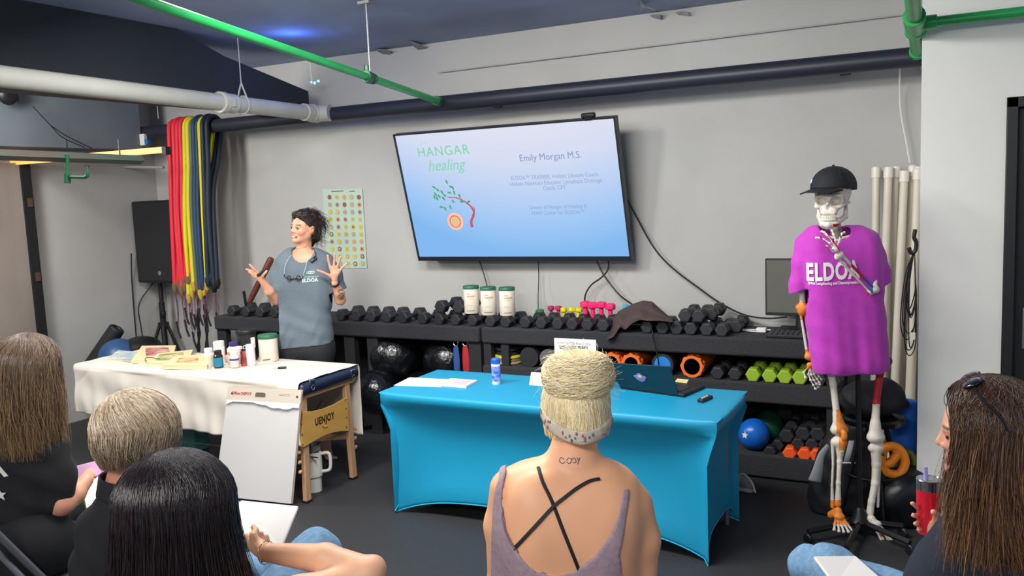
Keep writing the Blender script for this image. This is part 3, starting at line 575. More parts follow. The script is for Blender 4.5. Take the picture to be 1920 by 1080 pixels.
def roller(px, py, r, mo_, mi_, lab, Y=5.2, L=.33, hole=.7, tread=False, depth_inner=0.0):
    c = P(px, py, Y); t = thing('foam_roller', lab, 'foam roller', (c[0], Y, ZM)); cz_ = ZM + r
    prof = [(r * hole, 0), (r, 0), (r, L), (r * hole, L), (r * hole, 0)]
    MB().lathe(prof, (c[0], Y, cz_), 36, (0, 1, 0)).obj('foam_tube', mo_, t, smooth=30)
    if mi_: MB().lathe([(.0, .0), (r * hole, .0), (r * hole, .01), (0, .01)], (c[0], Y + depth_inner - .001, cz_), 30, (0, 1, 0)).obj('inner_face', mi_, t, smooth=30)
    if tread:
        mb = MB()
        for k in range(16):
            a = 2 * math.pi * k / 16; mb.box((c[0] + r * math.cos(a), Y + .03 + .03 * (k % 2), cz_ + r * math.sin(a)), (.012, .05, .02), Ry(-a))
        mb.obj('tread', mo_, t, bevel=.002)
    return t
m_orr = mat('orange_foam', '#e8702a', .6, bump=.1)
roller(992, 668, .07, m_hex, m_hexd, 'dark grey disc-shaped roller end beside the pile of discs', hole=.96)
roller(1028, 668, .066, mat('grey_foam', '#6a6b6c', .8), mat('grey_foam_face', '#5f6061', .8, bump=.3), 'light grey roller end behind the white sign', hole=.96)
roller(1146, 674, .064, m_orr, None, 'hollow orange foam roller between the sign and the laptop, nearer the sign', tread=True, hole=.72)
roller(1183, 675, .064, m_orr, None, 'hollow orange foam roller above the laptop lid, second from the sign', tread=True, hole=.72)
roller(1242, 682, .072, m_hex, mat('blue_face', '#2385e0', .5), 'black roller with a bright blue end face, above the laptop corner', hole=.74)
roller(1297, 685, .07, m_orr, m_blackmat, 'hollow orange foam roller, separate from the others beside the black weights', tread=True, hole=.74, depth_inner=.25)
db(1345, 700, 'black hex dumbbell on the middle shelf, nearer the orange roller', 'sm', .045, z=ZM, group='dumbbells on the middle shelf'); db(1377, 702, 'black hex dumbbell on the middle shelf, nearer the lime ones', 'sm', .045, z=ZM, group='dumbbells on the middle shelf')
for i, px in enumerate((1411, 1441, 1470, 1500)): db(px, 703, f'lime green hex dumbbell, {ORD[i]} from the black pair on the middle shelf', 'lime', .047, m_lime, z=ZM, group='lime green dumbbells', L=.29)
db(1534, 705, 'black hex dumbbell past the lime ones, behind the skeleton hand', 'sm', .045, z=ZM, group='dumbbells on the middle shelf'); db(1566, 708, 'black hex dumbbell on the middle shelf behind the skeleton thigh', 'sm', .045, z=ZM, group='dumbbells on the middle shelf')
# bottom shelf
def ball(px, py, r, m_, lab, Y, z=None, name='exercise_ball', parent=None):
    c = P(px, py, Y); zz = c[2] if z is None else z + r
    o = MB().ball((c[0], Y, zz), r, 40).obj(name, m_, smooth=180); return tag(o, lab, 'ball')
bb = thing('exercise_ball', 'shiny blue ball with a small star on the bottom shelf, by the table end', 'ball', (P(1414, 828, 5.27)[0], 5.27, ZL))
bc = A(P(1414, 828, 5.27)[0], 5.27, ZL + .098)
MB().ball(bc, .098, 40).obj('ball_skin', mat('blue_ball', '#1666c8', .3), bb, smooth=180)
dr = unit(CP - bc); sx1 = unit(np.cross(A(0, 0, 1), dr)); sy1 = np.cross(dr, sx1); sc_ = bc + .098 * unit(dr - .85 * sx1 * 0.8 - .12 * sy1); nn = unit(sc_ - bc); a1 = unit(np.cross(A(0, 0, 1), nn)); a2 = np.cross(nn, a1)
MB().prism([((.024 if k % 2 == 0 else .011) * math.sin(math.pi / 5 * k), (.024 if k % 2 == 0 else .011) * math.cos(math.pi / 5 * k)) for k in range(10)], .003, sc_ - nn * .002, a1, a2, nn).obj('star_mark', m_white, bb)
ball(1440, 822, .1, mat('green_ball', '#1f5a40', .3), 'dark green ball behind the blue ball on the bottom shelf', 5.46, ZL)
ball(1428, 795, .085, m_black, 'black ball behind and above the blue ball on the bottom shelf', 5.50)
gB = 'dumbbells on the bottom shelf'
def db2(px, py, lab, key='bt', r=.04, m=m_hexd, Y=5.2, L=.22):
    p = P(px, py, Y); return place(('db', key), lambda: dumbbell(m, r, L), (p[0], Y + L / 2, p[2] - r * .866), (0, 0, random.uniform(-.05, .05)), lab, 'dumbbell', gB)
for i, (px, py) in enumerate(((1480, 851), (1507, 853), (1532, 855))): db2(px, py, f'orange hex dumbbell on the bottom shelf, {ORD[i]} from the blue ball', 'or', .043, m_or, Y=5.18)
db2(1443, 848, 'small black hex dumbbell on the bottom shelf beside the blue ball')
db2(1459, 836, 'black hex dumbbell resting behind the small one beside the blue ball', Y=5.26)
db2(1474, 818, 'black hex dumbbell above the first orange one in the pile', 'bt2', .048, Y=5.26)
db2(1495, 833, 'black hex dumbbell in the pile directly above the first two orange ones', Y=5.22)
db2(1505, 816, 'black hex dumbbell in the middle of the bottom shelf pile', 'bt2', Y=5.24)
db2(1521, 834, 'black hex dumbbell in the pile above the last two orange ones', Y=5.22)
db2(1533, 817, 'black hex dumbbell in the pile next to the skeleton knee', 'bt2', Y=5.24)
db2(1546, 836, 'black hex dumbbell low in the pile against the skeleton knee', Y=5.22)
db2(1484, 800, 'black hex dumbbell on top of the bottom shelf pile, nearer the balls', Y=5.34)
db2(1519, 800, 'black hex dumbbell on top of the bottom shelf pile, nearer the skeleton', Y=5.34)
# -------- under the first rack: wrapped balls, bags
m_wrap = mat('glossy_black_wrap', '#101216', .22, bump=1.0, bs=22, coat=.3)
def sph(px, py, Y, r, lab): c = P(px, py, Y); return tag(MB().ball((c[0], Y, max(c[2], r)), r, 48).obj('wrapped_ball', m_wrap, smooth=180), lab, 'ball', 'glossy black wrapped balls under the rack')
sph(740, 668, 5.36, .2, 'large glossy black wrapped ball under the rack, topmost beside the uprights'); sph(840, 676, 5.38, .19, 'glossy black wrapped ball next to the blue and red bags')
sph(706, 735, 5.1, .17, 'glossy black wrapped ball low on the floor between the two tables'); sph(790, 740, 5.34, .18, 'glossy black wrapped ball low behind the corner of the blue table')
def bag(px0, px1, py0, py1, Y, m_, lab):
    a = P(px0, py0, Y); b = P(px1, py1, Y); t = thing('hanging_pouch', lab, 'pouch', ((a[0] + b[0]) / 2, Y, b[2]))
    xm = (a[0] + b[0]) / 2; w_ = (b[0] - a[0])
    MB().lathe([(w_ * .25, 0), (w_ * .5, .02), (w_ * .52, (a[2] - b[2]) * .5), (w_ * .42, (a[2] - b[2]) * .9), (w_ * .3, a[2] - b[2])], (xm, Y, b[2]), 16, sy=.35).obj('pouch_body', m_, t)
    MB().torus((xm, Y, a[2] + .02), .02, .003, (0, 1, 0), 16, 6).obj('hook', m_chrome, t)
bag(849, 863, 648, 700, 5.2, mat('blue_fabric', '#27508c', .8, bump=.1), 'blue pouch hanging under the first rack next to the red one'); bag(866, 881, 648, 700, 5.2, mat('red_fabric', '#a8262e', .8, bump=.1), 'red pouch hanging under the first rack next to the blue one')
tag(MB().box(P(481, 558, 5.42) + A(0, 0, 0), (.02, .02, .02)).obj('peg', m_black), 'tiny black peg among the dumbbells beside the presenter', 'peg') if False else None
# wooden bat leaning behind the presenter's hand
b1 = P(509, 484, 5.55); b0 = P(468, 566, 5.5); b0 = b1 + (b0 - b1) * ((b1[2] - ZT - .012) / (b1[2] - b0[2]))
tag(MB().tube([b0, b0 + (b1 - b0) * .3, b0 + (b1 - b0) * .97, b1], [.018, .026, .030, .024], 14).obj('wooden_club', mat('dark_red_wood', '#6b3527', .5, var=.25, vs_=6, stretch=(3, 3, .4))), 'reddish brown wooden club standing behind the presenter\'s raised hand', 'club')
# ================================================================ BLUE TABLE
BX0, BX1, BY0, BY1, BZ = -2.90, -.955, 3.86, 4.50, .71
m_teal = mat('teal_spandex', '#1090b8', .5, bump=.02)
bt = thing('folding_table', 'long folding table under a stretched turquoise cover', 'table', (-1.93, 4.18, 0))
def perim(t):   # 0..4 -> corner-to-corner
    k = int(t) % 4; u = t - int(t); cs = [(BX0, BY0), (BX1, BY0), (BX1, BY1), (BX0, BY1)]; a = A(*cs[k]); b = A(*cs[(k + 1) % 4]); return a + (b - a) * u, k, u
NP = 4 * 48
def ring(h, kind):
    out = []
    for i in range(NP):
        p, k, u = perim(4 * i / NP); c = A((BX0 + BX1) / 2, (BY0 + BY1) / 2)
        w2 = 2 * u - 1; mid = 1 - abs(w2) ** 2.2; n = [A(0, -1), A(1, 0), A(0, 1), A(-1, 0)][k]; ed = max(0, 1 - min(u, 1 - u) * (14 if k % 2 == 0 else 5))
        L_ = 1 if k % 2 == 0 else .4
        if kind == 'top': q = c + (p - c) * A(1 - .0 - h * .05, 1 - h * .12); z = BZ - .0 * h
        if kind == 'edge': q = p + n * (.004); z = BZ - h; q = q - (p - c) / np.linalg.norm(p - c) * .018 * ed
        if kind == 'side':
            v = h; hem = (.0 + (.105 if k % 2 == 0 else .12) * (1 - abs(w2) ** 4)) * 1.0; z = (BZ - .06) * (1 - v) + hem * v
            ins = (.045 * math.sin(math.pi * min(1, v * 1.1) * .9) + .02) * (1 - abs(w2) ** 7) * (.35 + .65 * L_) + .012
            ins += .02 * min(1, v * 5)
            q = p - n * ins; e2 = ed * .0
            m2 = unit(p - c); q = q - A(m2[0] * .03, 0) * min(1, v * 4)
            if k % 2 == 0: q = A(q[0] - (p[0] - c[0]) * .022 * min(1, v * 4), q[1])
        out.append((q[0], q[1], z))
    return out
mb = MB(); rings = [ring(6, 'top'), ring(3, 'top'), ring(.6, 'top'), ring(.10, 'top')] + [ring(.006, 'edge'), ring(.022, 'edge'), ring(.045, 'edge')] + [ring(v, 'side') for v in (.03, .08, .15, .25, .4, .55, .7, .82, .92, .97, 1.0)]
vs_ = [p for r in rings for p in r]; fs_ = [tuple(range(NP))]
for j in range(len(rings) - 1):
    for i in range(NP): fs_.append((j * NP + i, j * NP + (i + 1) % NP, (j + 1) * NP + (i + 1) % NP, (j + 1) * NP + i))
mb.add(vs_, fs_); mb.obj('table_cover', m_teal, bt, smooth=70, solid=.003)
MB().tube([A(*p) for p in rings[-1]], .004, 6, closed=True).obj('hem', mat('teal_hem', '#2bb6dc', .5), bt)
MB().bx(BX0 + .05, BX1 - .05, BY0 + .05, BY1 - .05, BZ - .045, BZ - .012).obj('table_board', m_white, bt)
for x in (BX0 + .1, BX1 - .1):
    for y in (BY0 + .1, BY1 - .1): MB().tube([(x, y, 0), (x, y, BZ - .04)], .013, 10).obj('leg', mat('grey_metal', '#8a8c8e', .4, .6), bt)
# things on it
paper = mat('paper', '#e4e4e2', .8)
def sheet(pts, m_, name, lab, cat, th=.0015, z=BZ + .001, bev=0):
    q = [F(x, y, z) for x, y in pts]; o = MB().prism([(p[0], p[1]) for p in q], th, (0, 0, z), (1, 0, 0), (0, 1, 0), (0, 0, 1)).obj(name, m_, smooth=0); return tag(o, lab, cat)
sheet([(738, 723), (768, 708), (850, 712), (826, 726)], paper, 'paper_sheet', 'white paper sheets on the far corner of the turquoise table', 'paper')
bk = thing('booklet', 'stack of printed leaflets beside the white paper on the turquoise table', 'booklet', F(858, 719, BZ))
q = [F(x, y, BZ + .004) for x, y in [(821, 723), (846, 712), (895, 716), (874, 727)]]; MB().prism([(p[0], p[1]) for p in q], .012, (0, 0, BZ + .002), (1, 0, 0), (0, 1, 0), (0, 0, 1)).obj('pages', paper, bk, smooth=0)
qc = sum(q) / 4; MB().prism([((p - qc)[0] * .8 + qc[0], (p - qc)[1] * .8 + qc[1]) for p in q], .001, (0, 0, BZ + .0145), (1, 0, 0), (0, 1, 0), (0, 0, 1)).obj('cover_print', mat('leaflet_print', '#b8b0d8', .7, col2='#e8c8a0', vs_=20), bk, smooth=0)
sheet([(992, 722), (996, 698), (1060, 702), (1060, 728)], paper, 'paper_sheet', 'white paper partly hidden behind the blonde bun on the turquoise table', 'paper')
wp_ = F(931, 720, BZ); wb = thing('wipes_canister', 'slim white container with blue cap and blue label on the turquoise table', 'canister', wp_)
MB().lathe([(.024, 0), (.026, .004), (.026, .118), (.024, .122)], wp_, 24).obj('body', m_white, wb)
MB().lathe([(.0265, .02), (.0265, .108)], wp_, 24).obj('label_band', mat('blue_label', '#2f56c0', .5, col2='#9ab4ec', vs_=45), wb)
MB().lathe([(.027, .122), (.027, .146), (.022, .152)], wp_, 24).obj('cap', mat('blue_cap', '#1c5cc4', .4), wb)
# sign
s0 = P(1039, 634, 4.25); s1 = P(1117, 637, 4.25); sg = thing('table_sign', 'white upright sign reading wellness series, behind the blonde bun', 'sign', (s0[0], 4.25, BZ))
sw = s1[0] - s0[0]; MB().bx(s0[0], s1[0], 4.25, 4.256, BZ + .002, s0[2]).obj('sign_card', mat('sign_white', '#e2e6e2', .5), sg)
MB().bx(s0[0], s1[0], 4.25, 4.32, BZ + .001, BZ + .006).obj('sign_foot', m_white, sg)
text('WELLNESS SERIES', 'lettering', .036, mat('sign_ink', '#4a4e50', .7), ((s0[0] + s1[0]) / 2 - .008, 4.247, s0[2] - .062), (1, 0, 0), (0, 0, 1), sg, sx=.62, off=.0006)
text('NWF CENTER FOR ELDOA', 'lettering', .020, mat('sign_ink_pink', '#b4a0a4', .7), ((s0[0] + s1[0]) / 2 - .004, 4.247, s0[2] - .03), (1, 0, 0), (0, 0, 1), sg, sx=.85)
# laptop
la, lb2 = F(1162, 726, BZ + .01), F(1272, 741, BZ + .01); ld = unit(lb2 - la); lw = np.linalg.norm(lb2 - la); ln = A(-ld[1], ld[0], 0)
lp = thing('laptop', 'open dark teal laptop with a colourful sticker, lid toward the audience', 'laptop', la)
lpw = mat('laptop_dark', '#17181b', .4, .3); lid_m = mat('laptop_lid_teal', '#16404a', .35, .4)
bcn = (la + lb2) / 2 + ln * .115 + ld * .02; Rl = np.array([ld, ln, A(0, 0, 1)]).T
MB().box(bcn + A(0, 0, 0), (lw + .03, .235, .018), Rl).obj('base', lpw, lp, bevel=.005)
mb = MB()
for i in range(12):
    for j in range(5): mb.box(bcn + ld * (-.15 + i * .026) + ln * (-.07 + j * .026) + A(0, 0, .01), (.022, .022, .003), Rl)
mb.obj('keys', mat('key_grey', '#2d2f34'), lp)
lt_ = P(1141, 681, la[1] - .07); lt2 = P(1256, 688, lb2[1] - .07)
tl = A(lt_[0], lt_[1], lt_[2]); tr_ = A(lt2[0], lt2[1], lt2[2])
nl = unit(np.cross(lb2 - la, tl - la)); nl = nl if nl[1] < 0 else -nl
MB().add([la, lb2, tr_, tl, la - nl * .008, lb2 - nl * .008, tr_ - nl * .008, tl - nl * .008], [(0, 1, 2, 3), (7, 6, 5, 4), (0, 4, 5, 1), (1, 5, 6, 2), (2, 6, 7, 3), (3, 7, 4, 0)]).obj('lid', lid_m, lp, smooth=0, bevel=.002)
cst = (la * .28 + lb2 * .24 + tr_ * .22 + tl * .26); cst = la + (lb2 - la) * .45 + ((tl + tr_) / 2 - (la + lb2) / 2) * .52 + nl * .001; up_l = unit((tl + tr_) / 2 - (la + lb2) / 2)
def blob(c, r1, r2, m_, nm, k=0): return MB().prism([(r1 * math.cos(a) * (1 + .18 * math.sin(5 * a + k)), r2 * math.sin(a) * (1 + .18 * math.cos(4 * a + k))) for a in np.linspace(0, 2 * math.pi, 25)[:-1]], .0012, c, ld, up_l, nl).obj(nm, m_, lp, smooth=0)
blob(cst, .036, .024, mat('sticker_blue', '#6f86d8', .5), 'sticker'); blob(cst + nl * .001, .022, .014, mat('sticker_orange', '#d87a58', .5, col2='#9a6ad0', vs_=60), 'sticker', 2); blob(cst + nl * .002 + up_l * .008, .012, .009, mat('sticker_yellow', '#dcd850', .5), 'sticker', 1)
sheet([(1266, 716), (1270, 711), (1291, 713), (1288, 719)], mat('note_yellow', '#e6dca0', .8), 'note_pad', 'small cream note pad on the laptop edge', 'note pad', .004, BZ + .021)
rmc = F(1322, 747, BZ + .012); rd = unit(F(1335, 741, BZ) - F(1309, 753, BZ)); rn = A(-rd[1], rd[0], 0); Rr = np.array([rd, rn, A(0, 0, 1)]).T
rc = thing('remote_control', 'small black remote control on the turquoise table near its corner', 'remote', rmc - A(0, 0, .012))
MB().box(rmc - A(0, 0, .002), (.11, .036, .018), Rr).obj('casing', m_black, rc, bevel=.005)
for k in (-.03, -.005, .02): MB().lathe([(.007, 0), (.007, .004)], rmc + rd * k + A(0, 0, .007), 12).obj('button', mat('button_grey', '#b8bac0', .4), rc)
# ================================================================ MASSAGE TABLE
MZ = .74
mf = [F(160, 680, MZ), F(562, 724, MZ), F(684, 686, MZ)]
MX0, MX1, MY0, MY1 = -5.42, -3.40, 3.80, 4.36
mt = thing('massage_table', 'padded dark blue massage table on wooden legs, half hidden by a cream cloth', 'massage table', (-4.4, 4.08, 0))
m_pad = mat('navy_vinyl', '#1d2740', .35, bump=.06, bs=120); m_ltwood = mat('light_wood', '#c59a74', .55, var=.12, vs_=3, stretch=(8, 8, .6)); m_ply = mat('golden_plywood', '#d0a052', .5, var=.06, vs_=3, stretch=(1, .6, 5))
MB().bx(MX0, MX1, MY0, MY1, MZ - .085, MZ - .004).obj('cushion', m_pad, mt, bevel=.035, seg=4)
MB().bx(MX0 + .03, MX1 - .03, MY0 + .03, MY1 - .03, MZ - .105, MZ - .08).obj('under_frame', m_ltwood, mt)
xe = MX1 - .05
def leg(top, foot, w=.045, d=.032):
    a, b = A(*top), A(*foot); t = unit(b - a); R = np.array([unit(np.cross(t, A(0, 1, 0))) * -1, unit(np.cross(t, unit(np.cross(t, A(0, 1, 0))))), t]).T
    return MB().box((a + b) / 2, (d, w, np.linalg.norm(b - a)), R)
f1, f2 = F(563, 939, 0), F(655, 896, 0)
leg((xe, f1[1] + .02, MZ - .1), (xe, f1[1], 0.01)).obj('leg', m_ltwood, mt, bevel=.004); leg((xe, f2[1] - .02, MZ - .1), (xe, f2[1], 0.01)).obj('leg', m_ltwood, mt, bevel=.004)
for y in (f1[1], f2[1]): MB().bx(xe - .02, xe + .02, y - .025, y + .025, 0, .012).obj('rubber_foot', m_black, mt)
xl = MX0 + .12
for y in (f1[1], f2[1]): leg((xl, y, MZ - .1), (xl, y, 0)).obj('leg', m_ltwood, mt, bevel=.004)
# end panel with a curved top and bottom
pl = [PX(x, y, xe + .02) for x, y in [(566, 772), (585, 771), (605, 766), (625, 758), (650, 744), (652, 808), (640, 808), (622, 811), (604, 817), (588, 826), (568, 838), (563, 838)]]
epn = MB().prism([(p[1], p[2]) for p in pl], .012, (xe + .018, 0, 0), (0, 1, 0), (0, 0, 1), (1, 0, 0)).obj('end_panel', m_ply, mt, smooth=0, bevel=.002)
t0, t1 = PX(591, 797, xe + .033), PX(629, 783, xe + .033)
text('UENJOY', 'lettering', .062, mat('ink_black', '#1c1712', .6), (xe + .032, t0[1], t0[2] - .005), (0, 1, .0), (0, 0, 1), mt, align='LEFT', sx=.75, off=.0012, sp=1.1)
MB().tube(smoothpath([PX(604, 798, xe + .033), PX(609, 801, xe + .033), PX(615, 798, xe + .033)], 4), .003, 6).obj('smile_mark', mat('smile_orange', '#d98a3c', .6), mt)
for x, y in ((566, 795), (567, 815), (568, 834), (566, 777), (648, 750), (649, 766), (650, 783), (650, 801)): q = PX(x, y, xe + .032); MB().lathe([(.004, 0), (.005, .001), (.003, .003)], (xe + .03, q[1], q[2]), 10, (1, 0, 0)).obj('screw', m_black, mt)
q1, q2 = PX(606, 812, xe - .15), PX(653, 849, xe - .0); leg((xe - .35, f1[1] + .05, .32), (xe - .03, f2[1], .28), .03, .03).obj('brace', m_ltwood, mt, bevel=.003)
for y in (f1[1] - .035, f2[1] + .035):
    for z in (.2, .26, .32): MB().lathe([(.012, 0), (.012, .012), (.006, .02)], (xe, y, z), 10, (0, 1 if y > 4 else -1, 0)).obj('adjusting_knob', m_ltwood, mt)
for x, y in ((585, 716), (662, 697)):
    q = PX(x, y, MX1 + .002); MB().box((MX1 + .004, q[1], q[2]), (.008, .05, .03)).obj('latch', m_chrome, mt, bevel=.003); MB().torus((MX1 + .006, q[1], q[2] - .035), .014, .003, (1, 0, 0), 16, 6).obj('latch_ring', m_chrome, mt)
MB().tube([PX(620, 725, xe - .3), PX(585, 780, xe - .3)], .0025, 6).obj('cable_stay', m_cable, mt)
MB().tube([(xl, 3.95, .22), (xe, 3.95, .24)], .004, 6).obj('cable_stay', m_chrome, mt)
# draped cloth
def clo(u, v):
    x = MX0 - .03 + (MX1 - .02 - MX0 + .03) * u
    zf = np.interp(u, [0, .1, .5, .75, 1], [.40, .385, .39, .375, .36]) + .012 * math.sin(9 * u)
    zb = np.interp(u, [0, 1], [.3, .27])
    if v < .36:
        s = v / .36; w_ = (1 - s); z = zf + (MZ - .02 - zf) * s
        y = MY0 - .012 - .012 * w_ + .014 * w_ * math.sin(x * 17 + 1.3 * math.sin(x * 5)) + .007 * w_ * math.sin(x * 41 + z * 9) + .006 * math.sin(z * 23 + x * 7) + .005 * (1 - abs(math.sin(x * 3.1 + z * 7 + math.sin(x * 7)))) ** 5 * max(0, math.sin(x * 2.3 + z * 5)) + .005 * (1 - abs(math.sin(x * 2.3 - z * 9 + math.sin(x * 5 + 1)))) ** 6 * max(0, math.cos(x * 3.7))
        if u < .06: x += .0; y -= .0
        return A(x - .02 * w_ * (u < .02), y, z)
    if v < .42: s = (v - .36) / .06; a = s * math.pi / 2; return A(x, MY0 + .012 - .024 * math.cos(a), MZ - .02 + .024 * math.sin(a))
    if v < .62: s = (v - .42) / .2; return A(x, MY0 + .015 + (MY1 - MY0 - .03) * s, MZ + .004 + .0022 * math.sin(x * 13 + s * 6) + .0015 * math.sin(x * 31 + s * 19))
    if v < .68: s = (v - .62) / .06; a = s * math.pi / 2; return A(x, MY1 - .012 + .024 * math.sin(a), MZ + .004 - .024 * (1 - math.cos(a)))
    s = (v - .68) / .32; return A(x, MY1 + .014 + .01 * s * math.sin(x * 15) + .005 * s * math.sin(x * 40), MZ - .02 + (zb - MZ + .02) * s)
tag(MB().grid(clo, 190, 100).obj('draped_cloth', mat('cream_linen', '#d4cdc2', .9, bump=.15, bs=250, sheen=.1), smooth=180, solid=.004), 'cream cloth draped over the massage table, hanging in creases', 'cloth')
# books
def book(pts, th, mc, lab, z=MZ + .007, ang=None, art=None):
    q = [F(x, y, z + th) for x, y in pts]; t = thing('book', lab, 'book', (q[0][0], q[0][1], z))
    pp = [(p[0], p[1]) for p in q]; MB().prism(pp, th - .006, (0, 0, z + .001), (1, 0, 0), (0, 1, 0), (0, 0, 1)).obj('pages', mat('page_cream', '#d9c9a0', .8), t, smooth=0)
    MB().prism(pp, .003, (0, 0, z + th - .004), (1, 0, 0), (0, 1, 0), (0, 0, 1)).obj('cover', mc, t, smooth=0)
    if art:
        c = sum(q) / 4
        for k, (m_, dx_, dy_, s_) in enumerate(art): MB().prism([((p[0] - c[0]) * s_ + c[0] + dx_, (p[1] - c[1]) * s_ * .8 + c[1] + dy_) for p in q], .0008, (0, 0, z + th - .0008 + k * .0004), (1, 0, 0), (0, 1, 0), (0, 0, 1)).obj('cover_art', m_, t, smooth=0)
    return t
mcr = mat('cover_cream', '#e4d3a6', .6); mgr = mat('cover_green', '#8a9668', .6, col2='#d8c890', vs_=10); mrd = mat('cover_red', '#a04248', .6, col2='#d8b0a0', vs_=14); mbl = mat('cover_blue', '#8aa4b8', .6, col2='#d4d4c0', vs_=8); mor = mat('cover_orange', '#c87a4c', .6, col2='#e4cfa0', vs_=14)
book([(200, 672), (222, 656), (262, 660), (252, 676)], .012, mbl, 'pale blue covered book at the far end of the cloth-covered table', art=None)
book([(246, 676), (266, 648), (330, 647), (322, 672)], .022, mcr, 'cream book with a red cover picture, behind the other books on the massage table', art=[(mrd, 0, .02, .7)])
book([(272, 680), (296, 662), (362, 655), (350, 680)], .026, mcr, 'cream book with a green cover picture in the middle of the book pile', art=[(mgr, 0, .0, .75)])
book([(304, 684), (330, 666), (396, 664), (388, 685)], .03, mcr, 'cream book with an orange cover picture, nearest the bottles', art=[(mor, 0, -.01, .55)])
MB
tag(MB().tube(smoothpath([F(276, 680, MZ + .03), F(272, 674, MZ + .035), F(278, 670, MZ + .04), F(300, 673, MZ + .042)]), .0025, 6).obj('glasses_arm', m_black), 'thin dark curved wire resting on the green book', 'wire')
# bottles on the cloth
def jar(px, pb, pt, r, prof, m_, lab, name, cat, parts=(), z=MZ + .008):
    c = F(px, pb, z); d = (c - CP) @ RM[:, 2]; h = (pb - pt) * d / FL * 1.02; rr = r * d / FL
    t = thing(name, lab, cat, c); MB().lathe([(a * rr, b * h) for a, b in prof], c, 24).obj('bottle_body', m_, t)
    for nm, pr, mm in parts: MB().lathe([(a * rr, b * h) for a, b in pr], c, 24).obj(nm, mm, t)
    return t, c, rr, h
BT = [(.92, 0), (1, .04), (1, .68), (.7, .78), (.7, .8)]; CAP = [(.78, .79), (.8, .82), (.8, .98), (.74, 1)]
TUB = [(.95, 0), (1, .03), (1, .86)]; LID = [(1.03, .86), (1.05, .88), (1.05, .97), (1, 1)]
mw2 = mat('bottle_white', '#e8e4dc', .4); mlab = mat('label_teal', '#1c7a94', .5); mamb = mat('amber_dark', '#2a1d18', .25)
jar(393, 686, 653, 9.5, BT, mw2, 'white pill bottle beside the books on the massage table', 'pill_bottle', 'bottle', [('cap', CAP, m_white), ('label', [(1.01, .2), (1.01, .6)], mat('label_cream', '#dccfb4', .6))])
jar(413, 680, 640, 10.5, [(1, 0), (1, .7), (.95, .78)], mw2, 'taller white bottle standing behind the dark teal-labelled bottle', 'pill_bottle', 'bottle', [('cap', [(.95, .78), (.97, .8), (.97, .98), (.9, 1)], m_white)])
jar(410.5, 689, 657, 8.8, BT, mamb, 'small dark glass bottle with teal label and black cap', 'supplement_bottle', 'bottle', [('cap', CAP, m_black), ('label', [(1.02, .08), (1.02, .6)], mlab)])
jar(441, 680, 641, 13, BT, mw2, 'white bottle with orange label and purple cap behind the smaller bottles', 'supplement_bottle', 'bottle', [('cap', [(.62, .78), (.66, .82), (.66, .98), (.6, 1)], mat('purple_cap', '#3a3470', .4)), ('label', [(1.02, .1), (1.02, .55)], mat('label_orange2', '#e2623a', .5, col2='#f0e4d8', vs_=25))])
jar(440.5, 688, 658, 8.5, BT, mw2, 'little white bottle with blue writing band in front of the purple-capped bottle', 'pill_bottle', 'bottle', [('cap', CAP, m_white), ('label', [(1.02, .42), (1.02, .55)], mat('label_navy', '#44508c', .5)), ('label', [(1.02, .12), (1.02, .4)], mat('label_pinkish', '#e8c4b8', .5))])
jar(460, 685, 655, 7.5, [(1, 0), (1, .85), (.85, .92)], mat('red_black_label', '#b8402c', .5, col2='#2a2224', vs_=30), 'red and black labelled bottle squeezed between the white ones', 'supplement_bottle', 'bottle', [('cap', [(.8, .9), (.8, 1), (.7, 1)], m_black)])
jar(471.5, 685, 646, 8.3, [(.95, 0), (1, .02), (1, 1), (.9, 1)], mat('pink_frost', '#e6cfe0', .3, col2='#e8e4e4', vs_=6), 'frosted pink-white tumbler in front of the black tub', 'cup', 'cup')
t, c, rr, h = jar(465, 675, 618, 18, TUB, mat('tub_black', '#26282b', .4), 'large black protein tub with white lettering behind the small bottles', 'protein_tub', 'tub', [('lid', LID, m_black), ])
dv = unit(A(CP[0] - c[0], CP[1] - c[1], 0)); rv = np.cross(A(0, 0, 1), dv)
text('BROTH', 'lettering', .034, m_white, c + dv * (rr + .001) - rv * .012 + A(0, 0, h * .42), rv, (0, 0, 1), t, off=.001); text('PROTEIN', 'lettering', .02, m_white, c + dv * (rr + .001) - rv * .012 + A(0, 0, h * .32), rv, (0, 0, 1), t)
MB().box(c + dv * rr * .9 + rv * rr * .62 + A(0, 0, h * .6), (.03, .006, .07), np.array([unit(rv - dv * .7), unit(dv + rv * .7), A(0, 0, 1)]).T).obj('label', m_white, t)
t, c, rr, h = jar(505, 676, 627, 17.5, TUB, mat('cream_label', '#e6dccb', .5), 'cream canister with green lid on the massage table beside the black tub', 'supplement_canister', 'canister', [('lid', LID, mat('green_lid', '#2d6a4d')), ])
MB().box(c + dv * rr * 1.0 - rv * .02 + A(0, 0, .018), (.05, .004, .005), np.array([rv, dv, A(0, 0, 1)]).T).obj('label_print', mat('label_dark', '#4a4038'), t)
p = F(505, 691, MZ + .012); q = F(537, 689, MZ + .012); mk = thing('marker_pen', 'clear barrelled marker with black cap lying on the cream cloth', 'marker', p)
MB().tube([p, p + (q - p) * .55], .006, 12).obj('barrel', mat('barrel_clear', '#c8c8c8', .2), mk); MB().tube([p + (q - p) * .5, p + (q - p) * .95, q], [.0075, .0075, .006], 12).obj('cap', m_black, mk)
